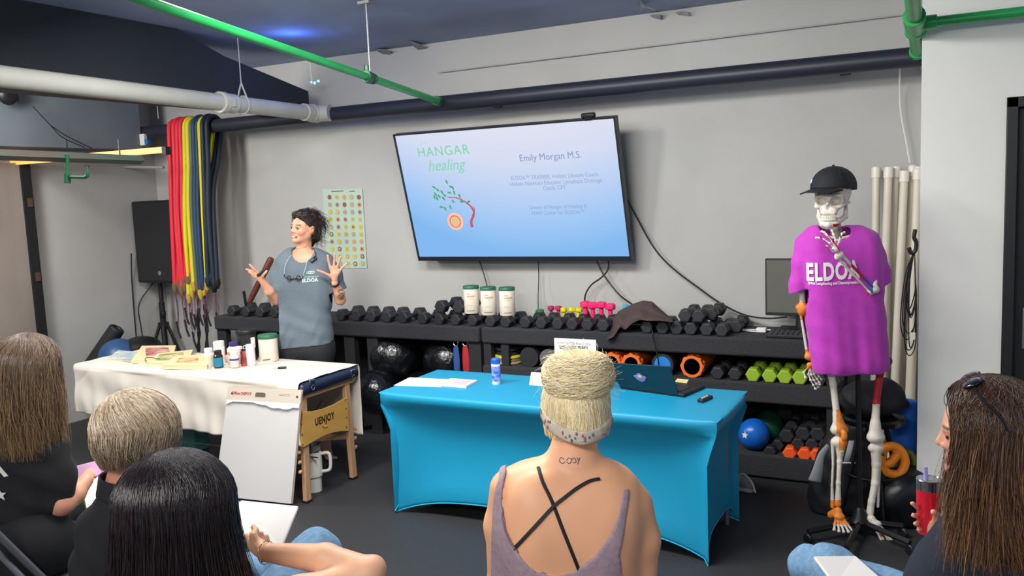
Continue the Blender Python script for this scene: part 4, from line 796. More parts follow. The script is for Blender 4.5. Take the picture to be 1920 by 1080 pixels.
# presentation easel pad
e_bl, e_br, e_tl, e_tr = F(401, 930, 0.01), F(547, 946, 0.01), P(428, 725, 3.70), P(566, 732, 3.765)
ep_ = thing('easel_pad', 'large white easel pad with cardboard header leaning on the massage table', 'pad', e_br)
def ez(u, v, o=0.0): b = e_bl + (e_br - e_bl) * u; t = e_tl + (e_tr - e_tl) * u; return b + (t - b) * v + en * o
en = unit(np.cross(e_br - e_bl, e_tl - e_bl)); en = en if en[1] < 0 else -en
def slab(mb, u0, u1, v0, v1, o0, o1):
    q = [ez(u0, v0, o1), ez(u1, v0, o1), ez(u1, v1, o1), ez(u0, v1, o1), ez(u0, v0, o0), ez(u1, v0, o0), ez(u1, v1, o0), ez(u0, v1, o0)]
    return mb.add(q, [(0, 1, 2, 3), (7, 6, 5, 4), (0, 4, 5, 1), (1, 5, 6, 2), (2, 6, 7, 3), (3, 7, 4, 0)])
slab(MB(), 0, 1, 0, 1, -.014, -.010).obj('backing_board', mat('cardboard', '#b5a07e', .8), ep_, smooth=0)
slab(MB(), 0.004, .99, 0.005, .985, -.010, .0).obj('paper_block', mat('pad_paper', '#dedddb', .8), ep_, smooth=0)
mb = MB(); slab(mb, 0, 1, .885, 1, .0, .003); mb.obj('header_board', mat('header_cream', '#dcd2c2', .7), ep_, smooth=0)
MB().grid(lambda u, v: ez(.01 + .98 * u, .885 - v * (.008 + .035 * max(0, math.sin(5 * u - 2.3)) + .012 * abs(math.sin(17 * u)) * (u > .4) + .03 * max(0, 1 - u / .1)), .003 + .006 * v), 40, 3).obj('torn_edge', mat('pad_paper', '#dedddb'), ep_, smooth=180)
ex_ = unit(e_tr - e_tl); ey_ = unit(ez(.5, 1) - ez(.5, 0)); rd_ = mat('print_red', '#d2464a', .6)
mb = MB(); mb.prism([(-.035, -.012), (.035, -.012), (.035, .008), (.028, .014), (-.028, .014), (-.035, .008)], .002, ez(.46, .945, .003), ex_, ey_, en); mb.obj('grip_slot', mat('slot_shadow', '#6a6258', .8), ep_, smooth=0)
for u in (.07, .95): MB().lathe([(.007, 0), (.007, .002)], ez(u, .945, .003), 14, en).obj('mounting_hole', mat('slot_grey', '#4c4c4c', .8), ep_)
text('Office DEPOT', 'lettering', .024, rd_, ez(.2, .938, .0035), ex_, ey_, ep_, off=.0006); 
for v in (.962, .95): MB().box(ez(.78, v, .0035), (.075, .001, .002), np.array([ex_, en, ey_]).T).obj('print_line', mat('label_grey', '#b0a89c'), ep_)
# white tumbler with handle
tc_ = F(591, 921, 0); tu = thing('insulated_tumbler', 'off-white insulated tumbler with handle standing under the massage table end', 'tumbler', tc_)
dd_ = (tc_ - CP) @ RM[:, 2]; k_ = dd_ / FL
MB().lathe([(.9 * 13 * k_, 0), (13 * k_, .004), (13.5 * k_, 28 * k_), (16 * k_, 31 * k_), (16.5 * k_, 76 * k_), (15.8 * k_, 78 * k_)], tc_, 28).obj('tumbler_body', mat('tumbler_white', '#d6d5cd', .5, bump=.05), tu)
MB().lathe([(16 * k_, 76 * k_), (16.2 * k_, 79 * k_), (15 * k_, 80 * k_)], tc_, 28).obj('steel_rim', m_chrome, tu)
MB().lathe([(15 * k_, 78 * k_), (15.6 * k_, 90 * k_), (15 * k_, 91 * k_), (14 * k_, 84 * k_), (4 * k_, 83 * k_)], tc_, 28).obj('lid', mat('clear_lid', '#b8bcc0', .1, trans=.6), tu)
MB().tube([tc_ + A(0, 0, 82 * k_), tc_ + A(-.01, 0, 108 * k_)], .004, 8).obj('straw', m_white, tu)
rt = unit(A(.888, .457, 0)); MB().tube(smoothpath([tc_ + rt * 15 * k_ + A(0, 0, 72 * k_), tc_ + rt * 28 * k_ + A(0, 0, 73 * k_), tc_ + rt * 32 * k_ + A(0, 0, 66 * k_), tc_ + rt * 32 * k_ + A(0, 0, 48 * k_), tc_ + rt * 28 * k_ + A(0, 0, 40 * k_), tc_ + rt * 15 * k_ + A(0, 0, 38 * k_)]), 3.2 * k_, 10).obj('handle', mat('tumbler_white', '#d6d5cd'), tu)
dv = unit(A(CP[0] - tc_[0], CP[1] - tc_[1], 0)); rv = np.cross(A(0, 0, 1), dv)
text('STANLEY', 'lettering', .016, mat('label_grey', '#b0a89c'), tc_ + dv * 16.6 * k_ - rv * .005 + A(0, 0, 62 * k_), rv, (0, 0, 1), tu); MB().lathe([(.008, 0), (.008, .001)], tc_ + dv * 16.2 * k_ - rv * .005 + A(0, 0, 67.5 * k_), 12, dv).obj('emblem', mat('label_grey', '#b0a89c'), tu)
# green tote bag under the table
gp0, gp1 = F(322, 838, 0), F(358, 846, 0); gb_ = thing('tote_bag', 'teal green shopping bag standing under the cloth-covered massage table', 'bag', gp0)
gh = .36; ga_ = unit(gp1 - gp0); gw = np.linalg.norm(gp1 - gp0) + .06; gn = A(-ga_[1], ga_[0], 0)
MB().box(gp0 + ga_ * gw / 2 + gn * .06 + A(0, 0, gh / 2), (gw, .13, gh), np.array([ga_, gn, A(0, 0, 1)]).T, .92).obj('bag_body', mat('teal_bag', '#3f7a72', .75, bump=.1, bs=60), gb_, bevel=.008)
MB().tube(smoothpath([gp0 + ga_ * .04 + A(0, 0, gh), gp0 + ga_ * .06 + A(0, 0, gh + .06), gp0 + ga_ * .12 + A(0, 0, gh + .06), gp0 + ga_ * .14 + A(0, 0, gh)]), .005, 6).obj('handle', mat('teal_bag', '#3f7a72'), gb_)
# ================================================================ LEFT CORNER
sp = F(302, 700, 0); SY = 5.335
sl, sr = P(245, 378, SY), P(333, 378, SY); sb_ = P(245, 530, SY)
sx0, sx1, sz0, sz1 = sl[0], sr[0], sb_[2], sl[2]; scx = (sx0 + sx1) / 2
spk = thing('loudspeaker', 'tall black loudspeaker on a tripod behind the hanging resistance bands', 'loudspeaker', (scx, SY + .14, sz0))
MB().bx(sx0, sx1, SY, SY + .32, sz0, sz1).obj('cabinet', m_black, spk, bevel=.015)
MB().bx(sx0 + .015, sx1 - .015, SY - .008, SY + .002, sz0 + .02, sz1 - .02).obj('grille', mat('speaker_grille', '#1c1e23', .7, bump=.8, bs=500), spk, bevel=.01)
MB().lathe([(.022, 0), (.02, .006), (0, .008)], P(300, 512, SY - .008), 20, (0, -1, 0)).obj('badge', m_chrome, spk)
MB().bx(sx0 + .05, sx0 + .09, SY + .1, SY + .14, sz0 - .015, sz0).obj('rubber_foot', m_black, spk)
px_ = P(306, 600, SY + .17)[0]; st = thing('tripod_stand', 'black tripod stand holding up the loudspeaker', 'stand', (px_, SY + .17, 0))
MB().tube([(px_, SY + .17, .25), (px_, SY + .17, sz0)], .02, 12).obj('pole', m_black, st); MB().tube([(px_, SY + .17, .3), (px_, SY + .17, .92)], .027, 12).obj('outer_tube', m_black, st)
MB().lathe([(.05, 0), (.05, .05)], (px_, SY + .17, .68), 14).obj('collar', m_black, st); MB().box((px_ + .05, SY + .13, .82), (.05, .04, .05)).obj('clamp_knob', m_black, st, bevel=.008)
for a in (-.75, -2.0, .35):
    e_ = A(px_ + .30 * math.cos(a), SY + .17 + .30 * math.sin(a), .015); MB().tube([(px_ + .04 * math.cos(a), SY + .17 + .04 * math.sin(a), .7), e_], .016, 8).obj('leg', m_black, st)
    MB().tube([(px_, SY + .17, .34), A(px_, SY + .17, .7) * .45 + e_ * .55 + A(0, 0, -.0)], .009, 6).obj('brace', m_black, st)
tag(MB().tube(smoothpath([P(246, 475, 5.3), P(247, 520, 5.3), P(251, 580, 5.3), P(256, 640, 5.3), P(260, 672, 5.3)]), .006, 8).obj('speaker_cable', m_cable), 'black cable hanging down beside the loudspeaker', 'cable')
tag(MB().tube(smoothpath([A(sx0 + .07, SY + .12, sz0), P(261, 570, 5.3), P(264, 610, 5.3), P(271, 650, 5.3)]), .006, 8).obj('speaker_cable', m_cable), 'black cable hanging from the underside of the loudspeaker', 'cable')
# bands over the bar
def band(pt, pb, py, r, m_, tip, lab, yo=0.0, cord=True, name='resistance_band', mid=None):
    top = P(pt, 226, BARY - .075 - yo); bot = P(pb, py, BARY - .09 - yo); x = top[0]
    t = thing(name, lab, 'resistance band', (x, BARY, bz + .07)); R_ = .058 + r + yo
    arc_ = [A(x, BARY - R_ * math.cos(a), bz + R_ * math.sin(a)) for a in np.linspace(0, math.pi, 9)]
    pts = smoothpath([bot, (bot * .55 + arc_[0] * .45) + A(.012 * math.sin(pt), -.015, 0), bot * .2 + arc_[0] * .8], 6)[:-1] + arc_ + smoothpath([A(x, BARY + .02, bz - .25), A(x + (bot[0] - x) * .5, BARY - .05, bz - .6), bot + A(.02, .02, .03)], 6)
    MB().tube(pts, r, 10).obj('band_tube', m_, t)
    for e_, d_ in ((bot, unit(pts[0] - pts[1])), (pts[-1], unit(pts[-1] - pts[-2]))): MB().tube([e_ - d_ * .01, e_ + d_ * .03, e_ + d_ * .075], [r * 1.25, r * 1.35, r * .7], 10).obj('end_sleeve', tip, t)
    if cord:
        e_ = bot + unit(pts[0] - pts[1]) * .07; dx_ = random.uniform(-.03, .05); l_ = random.uniform(.22, .34)
        MB().tube(smoothpath([e_, e_ + A(dx_, 0, -l_ * .6), e_ + A(dx_ * .6, -.01, -l_)]), .0035, 6).obj('cord', mat('purple_cord', '#6a3a58', .7), t); MB().tube(smoothpath([e_, e_ + A(-dx_ * .5, .02, -l_ * .5), e_ + A(dx_ * .6, -.01, -l_)]), .0035, 6).obj('cord', mat('purple_cord', '#6a3a58', .7), t)
        h0 = e_ + A(dx_ * .6, -.01, -l_); MB().tube([h0 + A(-.01, 0, .06), h0 + A(.005, 0, -.03), h0 + A(.03, 0, -.09)], .009, 8).obj('handle', m_black, t)
        MB().ball(e_ + A(0, 0, -.02), .011, 8).obj('bead', mat('dark_red_bead', '#8a2438', .5), t)
    return t
mR = mat('red_band', '#e02a40', .6); mY = mat('yellow_band', '#d4cc18', .6); mN = mat('navy_band', '#1f3a5c', .6); mD = mat('dark_navy_band', '#182436', .6); mG = mat('grey_green_band', '#5a6a50', .6); mtan = mat('tan_sleeve', '#7a5a40', .7); mbs = mat('yellow_sleeve', '#b8a038', .7)
for a in [(316, 328, 533, .0195, mR, mtan, 'red resistance band over the bar, the one furthest out by the loudspeaker'), (324, 340, 538, .0195, mR, mtan, 'red resistance band over the bar, second from the loudspeaker side', .012), (331, 343, 526, .019, mR, mtan, 'red resistance band over the bar, third from the loudspeaker side'), (337, 352, 520, .018, mR, mtan, 'red resistance band over the bar, last of the red ones next to the yellow', .014),
          (345, 354, 552, .019, mY, mbs, 'bright yellow resistance band ending lowest, next to the red ones', .01), (351, 363, 530, .019, mY, mbs, 'bright yellow resistance band just beside the grey-green one'), (356, 369, 528, .017, mG, mtan, 'grey-green resistance band between yellow and navy ones', -.004), (362, 376, 545, .02, mN, mbs, 'navy blue resistance band beside the grey-green one', .012), (368, 380, 536, .019, mN, mD, 'navy blue resistance band in the middle of the dark ones'),
          (373, 388, 528, .018, mY, mbs, 'yellow resistance band among the navy ones, with dark print'), (379, 390, 522, .02, mD, mD, 'very dark navy resistance band beside the lone yellow one', .012), (388, 401, 532, .022, mD, m_black, 'very dark navy resistance band, outermost toward the television')]:
    band(*a[:7], yo=a[7] if len(a) > 7 else 0, cord=a[0] not in (379, 362))
# straps and clips below
for i, (x0, x1, y0, y1, lb_) in enumerate(((371, 372, 590, 660, 'narrow black webbing strap hanging under the yellow bands'), (384, 388, 570, 660, 'wide black webbing strap hanging under the navy bands'))):
    a, b = P(x0, y0, 5.36), P(x1, y1, 5.36); t = thing('webbing_strap', lb_, 'strap', a); MB().tube(smoothpath([a, (a + b) / 2 + A(.01, 0, 0), b]), [.02 + .006 * math.sin(j) for j in range(17)], 8, flat=.3, up=(0, 1, 0)).obj('strap_web', m_blackmat, t); MB().tube([P(x0 + 1, 515, 5.33), a], .005, 6).obj('strap_loop', m_blackmat, t); MB().torus(a + A(0, 0, .03), .018, .004, (.3, 1, 0), 14, 6).obj('clip', m_chrome, t)
# mat roll, ball, bag behind the table
r0_, r1_ = P(184, 668, 4.8), P(219, 617, 4.9); ymr = thing('exercise_mat', 'rolled black exercise mat leaning in the corner behind the massage table', 'mat', r0_)
r00 = r0_ + (r0_ - r1_) * .5
MB().tube([r00, r1_], .068, 20).obj('mat_roll', m_rubber, ymr); MB().torus(r1_, .048, .016, unit(r1_ - r0_), 24, 8).obj('roll_edge', m_rubber, ymr)
ball(224, 672, .17, mat('navy_ball', '#2f5482', .4), 'large dull blue ball behind the far end of the massage table', 4.8)
mb = MB(); S = SDF(.018)
S.ell(P(266, 652, 4.95), (.18, .16, .10), .06).ell(P(235, 650, 5.3), (.14, .15, .1), .06).ell(P(290, 664, 4.9), (.12, .13, .08), .06).cap(P(225, 650, 5.15), P(200, 640, 5.3), .05, .02, .04)
tag(S.mesh('duffel_bag', m_black, fn=lambda Fd, X, Y, Z: np.maximum(Fd, -6.66 - X)), 'black bag heaped in the corner behind the blue ball', 'bag')
c_ = P(157, 690, 4.6); tag(MB().tube([c_ + A(0, .1, 0), c_ + A(.25, .1, .02)], .03, 12).obj('padded_bar', m_black), 'end of a black padded bar beside the cream cloth corner', 'bar')
_b = P(224, 672, 4.8); tag(MB().bx(_b[0] - .2, _b[0] + .3, 4.62, 5.05, 0, max(.1, _b[2] - .17)).obj('storage_crate', m_rubber, bevel=.01), 'low dark crate behind the massage table carrying the blue ball', 'crate')
# green bench + glowing orange box
g_ = P(130, 735, 4.7); gbn = thing('storage_bench', 'low dark green bench behind the brown-haired woman', 'bench', (g_[0], 4.7, 0)); m_dg = mat('bench_green', '#1d4a30', .7, bump=.1)
gx0, gx1 = P(92, 735, 4.7)[0], P(165, 735, 4.7)[0]; gz = g_[2]
MB().bx(max(gx0 - .4, -6.66), gx1 + .35, 4.7, 5.2, gz - .07, gz).obj('bench_top', m_dg, gbn, bevel=.01); MB().bx(max(gx0 - .36, -6.63), gx1 + .3, 4.74, 5.16, 0, gz - .07).obj('bench_base', mat('bench_dark', '#12261a', .8), gbn)
o_ = P(124, 735, 4.78); ob = thing('salt_lamp', 'small orange glowing box lamp on the green bench', 'lamp', (o_[0], 4.8, gz)); oh = P(124, 714, 4.78)[2] - gz
MB().bx(o_[0] - .075, o_[0] + .065, 4.78, 4.9, gz, gz + oh).obj('lamp_box', mat('lamp_brown', '#a8603c', .6), ob, bevel=.006); MB().bx(o_[0] - .045, o_[0] + .02, 4.772, 4.782, gz + .015, gz + oh - .02).obj('glow_panel', mat('glow_orange', '#ff5a20', .4, emit='#ff5a20', estr=.8), ob)
MB().tube(smoothpath([A(o_[0] + .065, 4.85, gz + .02), P(150, 729, 4.85), P(162, 733, 4.85), P(170, 736, 4.85)]), .004, 6).obj('power_cord', m_white, ob)
# anatomy poster
y_ = 5.672; pw = [P(605, 354, y_), P(679, 354, y_), P(688, 503, y_), P(613, 503, y_)]
po = thing('wall_poster', 'pale green poster with rows of small round pictures behind the presenter', 'poster', pw[3]); pxw = unit(pw[1] - pw[0]); 
def pp(u, v, o=0.0): t = pw[0] + (pw[1] - pw[0]) * u; b = pw[3] + (pw[2] - pw[3]) * u; q = t + (b - t) * v; return A(q[0], y_ - o, q[2])
MB().add([pp(0, 0), pp(1, 0), pp(1, 1), pp(0, 1), pp(0, 0, -.003), pp(1, 0, -.003), pp(1, 1, -.003), pp(0, 1, -.003)], [(0, 1, 2, 3), (7, 6, 5, 4), (0, 1, 5, 4), (1, 2, 6, 5), (2, 3, 7, 6), (3, 0, 4, 7)]).obj('poster_sheet', mat('poster_green', '#b4c8b8', .7), po, smooth=0)
bead = [mat('dot_tan', '#c8a060', .7), mat('dot_brown', '#8a5a48', .7), mat('dot_yellow', '#c8c048', .7), mat('dot_grey', '#a89a90', .7)]
rnd = random.Random(3); mbs_ = MB(); 
for j in range(10):
    for i in range(5):
        c = pp(.17 + .185 * i, .105 + .093 * j, .002); mbs_.cur = rnd.randrange(4); mbs_.lathe([(.021, 0), (.021, .001)], c, 8, (0, -1, 0)); mbs_.cur = rnd.randrange(4); mbs_.lathe([(.012, 0), (.012, .0018)], c, 7, (0, -1, 0))
mbs_.obj('picture_dots', bead, po, smooth=0)
mb = MB(); mb.box(pp(.38, .03, .002), (.13, .001, .006)); mb.box(pp(.75, .03, .002), (.06, .001, .006)); mb.obj('title_line', mat('label_dark', '#4a4038'), po)
# ================================================================ FIGURES: helpers
FH = unit(A(RM[0, 2], RM[1, 2], 0)); RH = A(FH[1], -FH[0], 0); UZ = A(0, 0, 1)
class VPl:
    """vertical plane through a spot, facing the camera's heading; K(px, py, off): off = metres toward the camera"""
    def __init__(s, x, y): s.c = A(x, y, 0)
    def __call__(s, px, py, off=0.0):
        r = RM @ np.array([(px - 960) / FL, (py - 540) / FL, 1.0]); t = ((s.c - CP).dot(FH) - off) / r.dot(FH); return CP + r * t
    def m(s, px): return px * (s.c - CP).dot(FH) / FL / .993
def rows(S, K, rs, k=.03, steps=5):
    """torso as stacked level capsules: (y, x_left, x_right, half depth px, off)"""
    rs = [tuple(r) + (0,) * (5 - len(r)) for r in rs]
    for a, b in zip(rs[:-1], rs[1:]):
        for i in range(steps):
            t = i / steps; y, l, r, d, o = [p + (q - p) * t for p, q in zip(a, b)]
            S.cap(K(l + d, y, o), K(r - d, y, o), K.m(d), K.m(d), k)
    return S
def frame(f, up=UZ): f = unit(f); r = unit(np.cross(f, up)); return np.array([r, f, np.cross(r, f)]).T
def head(S, c, R, s=1.0, k=.012, ears=True, neck=None):
    """head in its own frame (x right, y forward, z up), c = centre of the skull, s = 1 for a 0.225 m head"""
    L = lambda x, y, z: A(*c) + R @ (A(x, y, z) * s)
    S.ell(L(0, -.012, .03), (.077 * s, .097 * s, .085 * s), k, R); S.ell(L(0, .025, -.02), (.062 * s, .068 * s, .08 * s), .03, R)
    S.cap(L(-.045, .0, -.05), L(-.012, .068, -.092), .022 * s, .018 * s, .02).cap(L(.045, .0, -.05), L(.012, .068, -.092), .022 * s, .018 * s, .02)
    S.ell(L(0, .078, -.093), (.02 * s, .018 * s, .015 * s), .015, R)
    S.cap(L(-.038, .078, .012), L(.038, .078, .012), .011 * s, .011 * s, .014)
    S.ell(L(-.034, .094, -.006), (.017 * s, .014 * s, .011 * s), .008, R, True).ell(L(.034, .094, -.006), (.017 * s, .014 * s, .011 * s), .008, R, True)
    S.ell(L(-.033, .076, -.006), (.013 * s, .013 * s, .012 * s), .003, R).ell(L(.033, .076, -.006), (.013 * s, .013 * s, .012 * s), .003, R)
    S.cap(L(0, .086, .006), L(0, .102, -.028), .008 * s, .0105 * s, .008); S.ell(L(-.012, .091, -.034), (.009 * s, .010 * s, .008 * s), .005, R).ell(L(.012, .091, -.034), (.009 * s, .010 * s, .008 * s), .005, R)
    S.ell(L(-.042, .06, -.03), (.02 * s, .018 * s, .018 * s), .02, R).ell(L(.042, .06, -.03), (.02 * s, .018 * s, .018 * s), .02, R)
    S.cap(L(-.02, .084, -.062), L(.02, .084, -.062), .0075 * s, .0075 * s, .006).cap(L(-.015, .085, -.072), L(.015, .085, -.072), .008 * s, .008 * s, .006)
    if ears:
        for q in (-1, 1): S.ell(L(q * .078, -.01, -.012), (.011 * s, .02 * s, .032 * s), .006, R @ Ry(.15 * q)); S.ell(L(q * .088, -.004, -.008), (.006 * s, .009 * s, .014 * s), .004, R, True)
    return L
def tubes(P_, rad, col=None, ns=3):
    """P_: (n, m, 3) strand points -> vertices and quads of thin tubes"""
    n, m, _ = P_.shape; T = np.gradient(P_, axis=1); T /= np.linalg.norm(T, axis=2, keepdims=True) + 1e-9
    ref = np.array([.3, .5, .81]); a = np.cross(T, ref); a /= np.linalg.norm(a, axis=2, keepdims=True) + 1e-9; b = np.cross(T, a)
    q = 2 * np.pi * np.arange(ns) / ns; V = P_[:, :, None, :] + rad[:, :, None, None] * (np.cos(q)[None, None, :, None] * a[:, :, None, :] + np.sin(q)[None, None, :, None] * b[:, :, None, :])
    base = (np.arange(n)[:, None, None] * m + np.arange(m - 1)[None, :, None]) * ns; k = np.arange(ns)[None, None, :]; k2 = (k + 1) % ns
    Q = np.stack([base + k, base + k2, base + ns + k2, base + ns + k], -1).reshape(-1, 4); C_ = None if col is None else np.repeat(col[:, :, None, :], ns, 2).reshape(-1, 3)
    return V.reshape(-1, 3), Q, C_
def rawmesh(name, V, Q, m, parent, col=None):
    off = A(*parent['_o']); me = bpy.data.meshes.new(name); me.vertices.add(len(V)); me.vertices.foreach_set('co', (V - off).ravel().astype(np.float32))
    me.loops.add(len(Q) * 4); me.loops.foreach_set('vertex_index', Q.ravel().astype(np.int32)); me.polygons.add(len(Q)); me.polygons.foreach_set('loop_start', np.arange(len(Q), dtype=np.int32) * 4); me.update(calc_edges=True)
    me.materials.append(m); me.polygons.foreach_set('use_smooth', np.ones(len(Q), bool))
    if col is not None: at = me.color_attributes.new('Col', 'FLOAT_COLOR', 'POINT'); c = np.ones((len(V), 4), np.float32); c[:, :3] = col; at.data.foreach_set('color', c.ravel())
    o = bpy.data.objects.new(name, me); COL.objects.link(o); o['_o'] = tuple(off); o.parent = parent; return o
def lc(h): return np.array(lin(h)[:3])
m_hair = mat('hair_strand', '#3a2a20', .34, vcol=True, spec=.6)
def hair(parent, c, R, rad, L, n, cols, part=(0.0, -.3, .5), phis=(-200, 20), curl=0.0, layer=.07, wave=.006, r=.0011, seed=1, lenvar=.25, drift=.12, tipw=0, m=16, eq=0.0, name='hair_strands', fr=.7):
    """strands laid over the skull ellipsoid from a parting, then falling; phi 90 = face side; cols: list of (weight, root, tip)"""
    g = np.random.default_rng(seed); ph = np.radians(g.uniform(phis[0], phis[1], n)); lay = 1 + layer * g.random(n) ** .7
    rx, ry, rz = rad; py = g.uniform(part[1], part[2], n); px_ = part[0] + g.normal(0, .06, n) + .10 * np.cos(ph)
    d0 = np.stack([px_, py, np.sqrt(np.clip(1 - px_ ** 2 - py ** 2, .05, 1))], 1); d1 = np.stack([np.cos(ph), np.sin(ph), np.full(n, -eq)], 1); d1 /= np.linalg.norm(d1, axis=1, keepdims=True)
    w = np.arccos(np.clip((d0 * d1).sum(1), -.999, .999)); mh = int(m * .55); t = np.linspace(0, 1, mh)[None, :, None]; W = w[:, None, None]
    D = (np.sin((1 - t) * W) * d0[:, None, :] + np.sin(t * W) * d1[:, None, :]) / np.sin(W)
    Pl = D * np.array(rad)[None, None, :] * lay[:, None, None]; Pw = A(*c) + Pl @ R.T
    ml = m - mh; ln = L * (1 - lenvar * g.random(n)); ln = np.where(g.random(n) < .06, ln * .8, ln); s = (np.arange(1, ml + 1) / ml)[None, :, None]
    e = Pw[:, -1, :]; out = (e - A(*c)) * A(1, 1, 0); out /= np.linalg.norm(out, axis=1, keepdims=True) + 1e-9
    fall = e[:, None, :] + (-UZ)[None, None, :] * (s * ln[:, None, None]) + out[:, None, :] * (-curl * s ** 2 + drift * g.normal(0, .25, n)[:, None, None] * s * L)
    Pw = np.concatenate([Pw, fall], 1); tt = np.linspace(0, 1, m)[None, :]
    f1, f2 = g.uniform(5, 13, n)[:, None], g.uniform(0, 6.28, n)[:, None]; amp = wave * (tt ** 1.0)
    Pw = Pw + (np.sin(f1 * tt + f2) * amp)[:, :, None] * RH + (np.cos(f1 * tt * .8 + f2) * amp)[:, :, None] * FH
    wgt = np.array([q[0] for q in cols]); ci = g.choice(len(cols), n, p=wgt / wgt.sum()); rt_ = np.array([lc(q[1]) for q in cols])[ci]; tp_ = np.array([lc(q[2]) for q in cols])[ci]
    br = g.uniform(fr, 1.25, n)[:, None, None]; cc_ = (rt_[:, None, :] * (1 - tt[:, :, None] ** 1.3) + tp_[:, None, :] * tt[:, :, None] ** 1.3) * br
    rd = r * g.uniform(.7, 1.3, n)[:, None] * (1 - .75 * tt ** 3); V, Q, Cc = tubes(Pw, rd, cc_); return rawmesh(name, V, Q, m_hair, parent, Cc)
def onto(ob, px, py, lift=.001):
    """point of a built surface behind a photo pixel"""
    r = RM @ np.array([(px - 960) / FL, (py - 540) / FL, 1.0]); off = A(*ob['_o']); ok, loc, nor, _ = ob.ray_cast(Vector(CP - off), Vector(unit(r)))
    if not ok: return None, None
    return A(*loc) + off + A(*nor) * lift, A(*nor)
def ribbon(ob, pts, w, m, name, parent, lift=.003, flat=.25, n=8):
    q = []; u = None
    for x, y, _ in smoothpath([(a, b, 0) for a, b in pts], 6):
        p, nn = onto(ob, x, y, lift)
        if p is not None: q.append(p); u = nn if u is None else u
    return MB().tube(q, w, n, flat=flat, up=u).obj(name, m, parent, smooth=180)
def hand(S, wr, pc, fingers, r, k=.006, pr=None, thumb_r=1.1):
    """palm between wrist and knuckles, five separate fingers given as joint lists"""
    for f_ in fingers: S.cap(wr * .55 + pc * .45, f_[0], r * 1.5, r * 1.15, .012)
    S.cap(wr, pc, r * 1.75, r * 2.0, .014)
    for i, f_ in enumerate(fingers):
        rr = r * (thumb_r if i == 0 else 1.0) * (.85 if i == len(fingers) - 1 else 1)
        for j in range(len(f_) - 1): S.cap(f_[j], f_[j + 1], rr * (1 - .1 * j), rr * (1 - .1 * (j + 1)), .003)
m_skin = mat('skin_warm', '#d89a7c', .5, var=.05, vs_=20, sss=.08, bump=.03, bs=200)
m_skin2 = mat('skin_fair', '#eab490', .5, var=.04, vs_=14, sss=.08, bump=.03, bs=200)
# ================================================================ SKELETON MODEL
K = VPl(-.50, 4.47)
m_bone = mat('bone', '#d9d2c6', .45, var=.05, vs_=20, bump=.08, bs=60); m_bor = mat('bone_orange', '#e08430', .5, var=.1, vs_=30); m_bred = mat('bone_red', '#b01a2c', .5); m_bblue = mat('bone_blue', '#2c5a94', .5)
BM = [m_bone, m_bor, m_bred, m_bblue]
sk = thing('skeleton_model', 'life-size anatomical skeleton in a magenta shirt and black cap on a rolling stand', 'skeleton model', F(1612, 1000))
def pz(V):   # photo pixel of world points
    q = (V - CP) @ RM; return 960 + FL * q[:, 0] / q[:, 2], 540 + FL * q[:, 1] / q[:, 2]
S = SDF(.0028); Rh = frame(-RH * .52 - FH * .84 + UZ * -.04); Rh = Rh * 1.0; hc = K(1560, 371, 0); HS = 1.16; L = lambda x, y, z: hc + Rh @ (A(x, y, z) * HS)
T_ = lambda *v: tuple(x * HS for x in v)
S.ell(L(0, -.02, .025), T_(.073, .09, .075), .01, Rh); S.ell(L(0, .035, -.015), T_(.05, .045, .05), .02, Rh)
S.cap(L(-.042, .062, .012), L(.042, .062, .012), .012, .012, .01)
for q in (-1, 1): S.cap(L(q * .05, .055, -.028), L(q * .068, -.005, -.02), .009, .007, .008); S.ell(L(q * .043, .06, -.03), T_(.016, .013, .012), .01, Rh); S.cap(L(q * .052, .058, .01), L(q * .05, .055, -.025), .008, .007, .006)
S.cap(L(-.018, .062, -.055), L(.018, .062, -.055), .019, .019, .015)
for q in (-1, 1): S.ell(L(q * .0285, .079, -.009), T_(.0215, .042, .0185), .004, Rh, True)
S.ell(L(0, .1, -.036), T_(.0105, .036, .014), .004, Rh, True); S.cap(L(0, .072, -.01), L(0, .086, -.018), .006, .006, .004)
for q in (-1, 1): S.ell(L(q * .052, .025, -.062), T_(.018, .035, .02), .01, Rh, True)
S.mesh('skull', BM, sk, mfn=lambda c: np.where(np.sin(c[:, 0] * 190) * np.sin(c[:, 2] * 230 + c[:, 1] * 90) > .93, 2, 0))
mb = MB()
for i in range(-4, 5):
    a = i * .21; 
    for z in (-.072, -.0835): mb.box(L(.034 * math.sin(a), .062 + .028 * math.cos(a) - .004, z), (.0076, .007, .012), Rh @ Rz(-a))
mb.obj('teeth', mat('teeth_white', '#e8e2d2', .35), sk, bevel=.0012)
S = SDF(.0028); S.chain([L(-.055, -.008, -.035), L(-.052, .0, -.08), L(-.026, .062, -.104), L(0, .075, -.106), L(.026, .062, -.104), L(.052, .0, -.08), L(.055, -.008, -.035)], [.008, .013, .014, .017, .014, .013, .008], .006).cap(L(-.02, .066, -.092), L(.02, .066, -.092), .012, .012, .01)
S.mesh('jaw', BM, sk, mfn=lambda c: np.where((np.abs((c - L(-.03, .07, -.112)) @ Rh[:, 0]) < .012) & (c[:, 2] < L(0, 0, -.106)[2]), 2, 0))
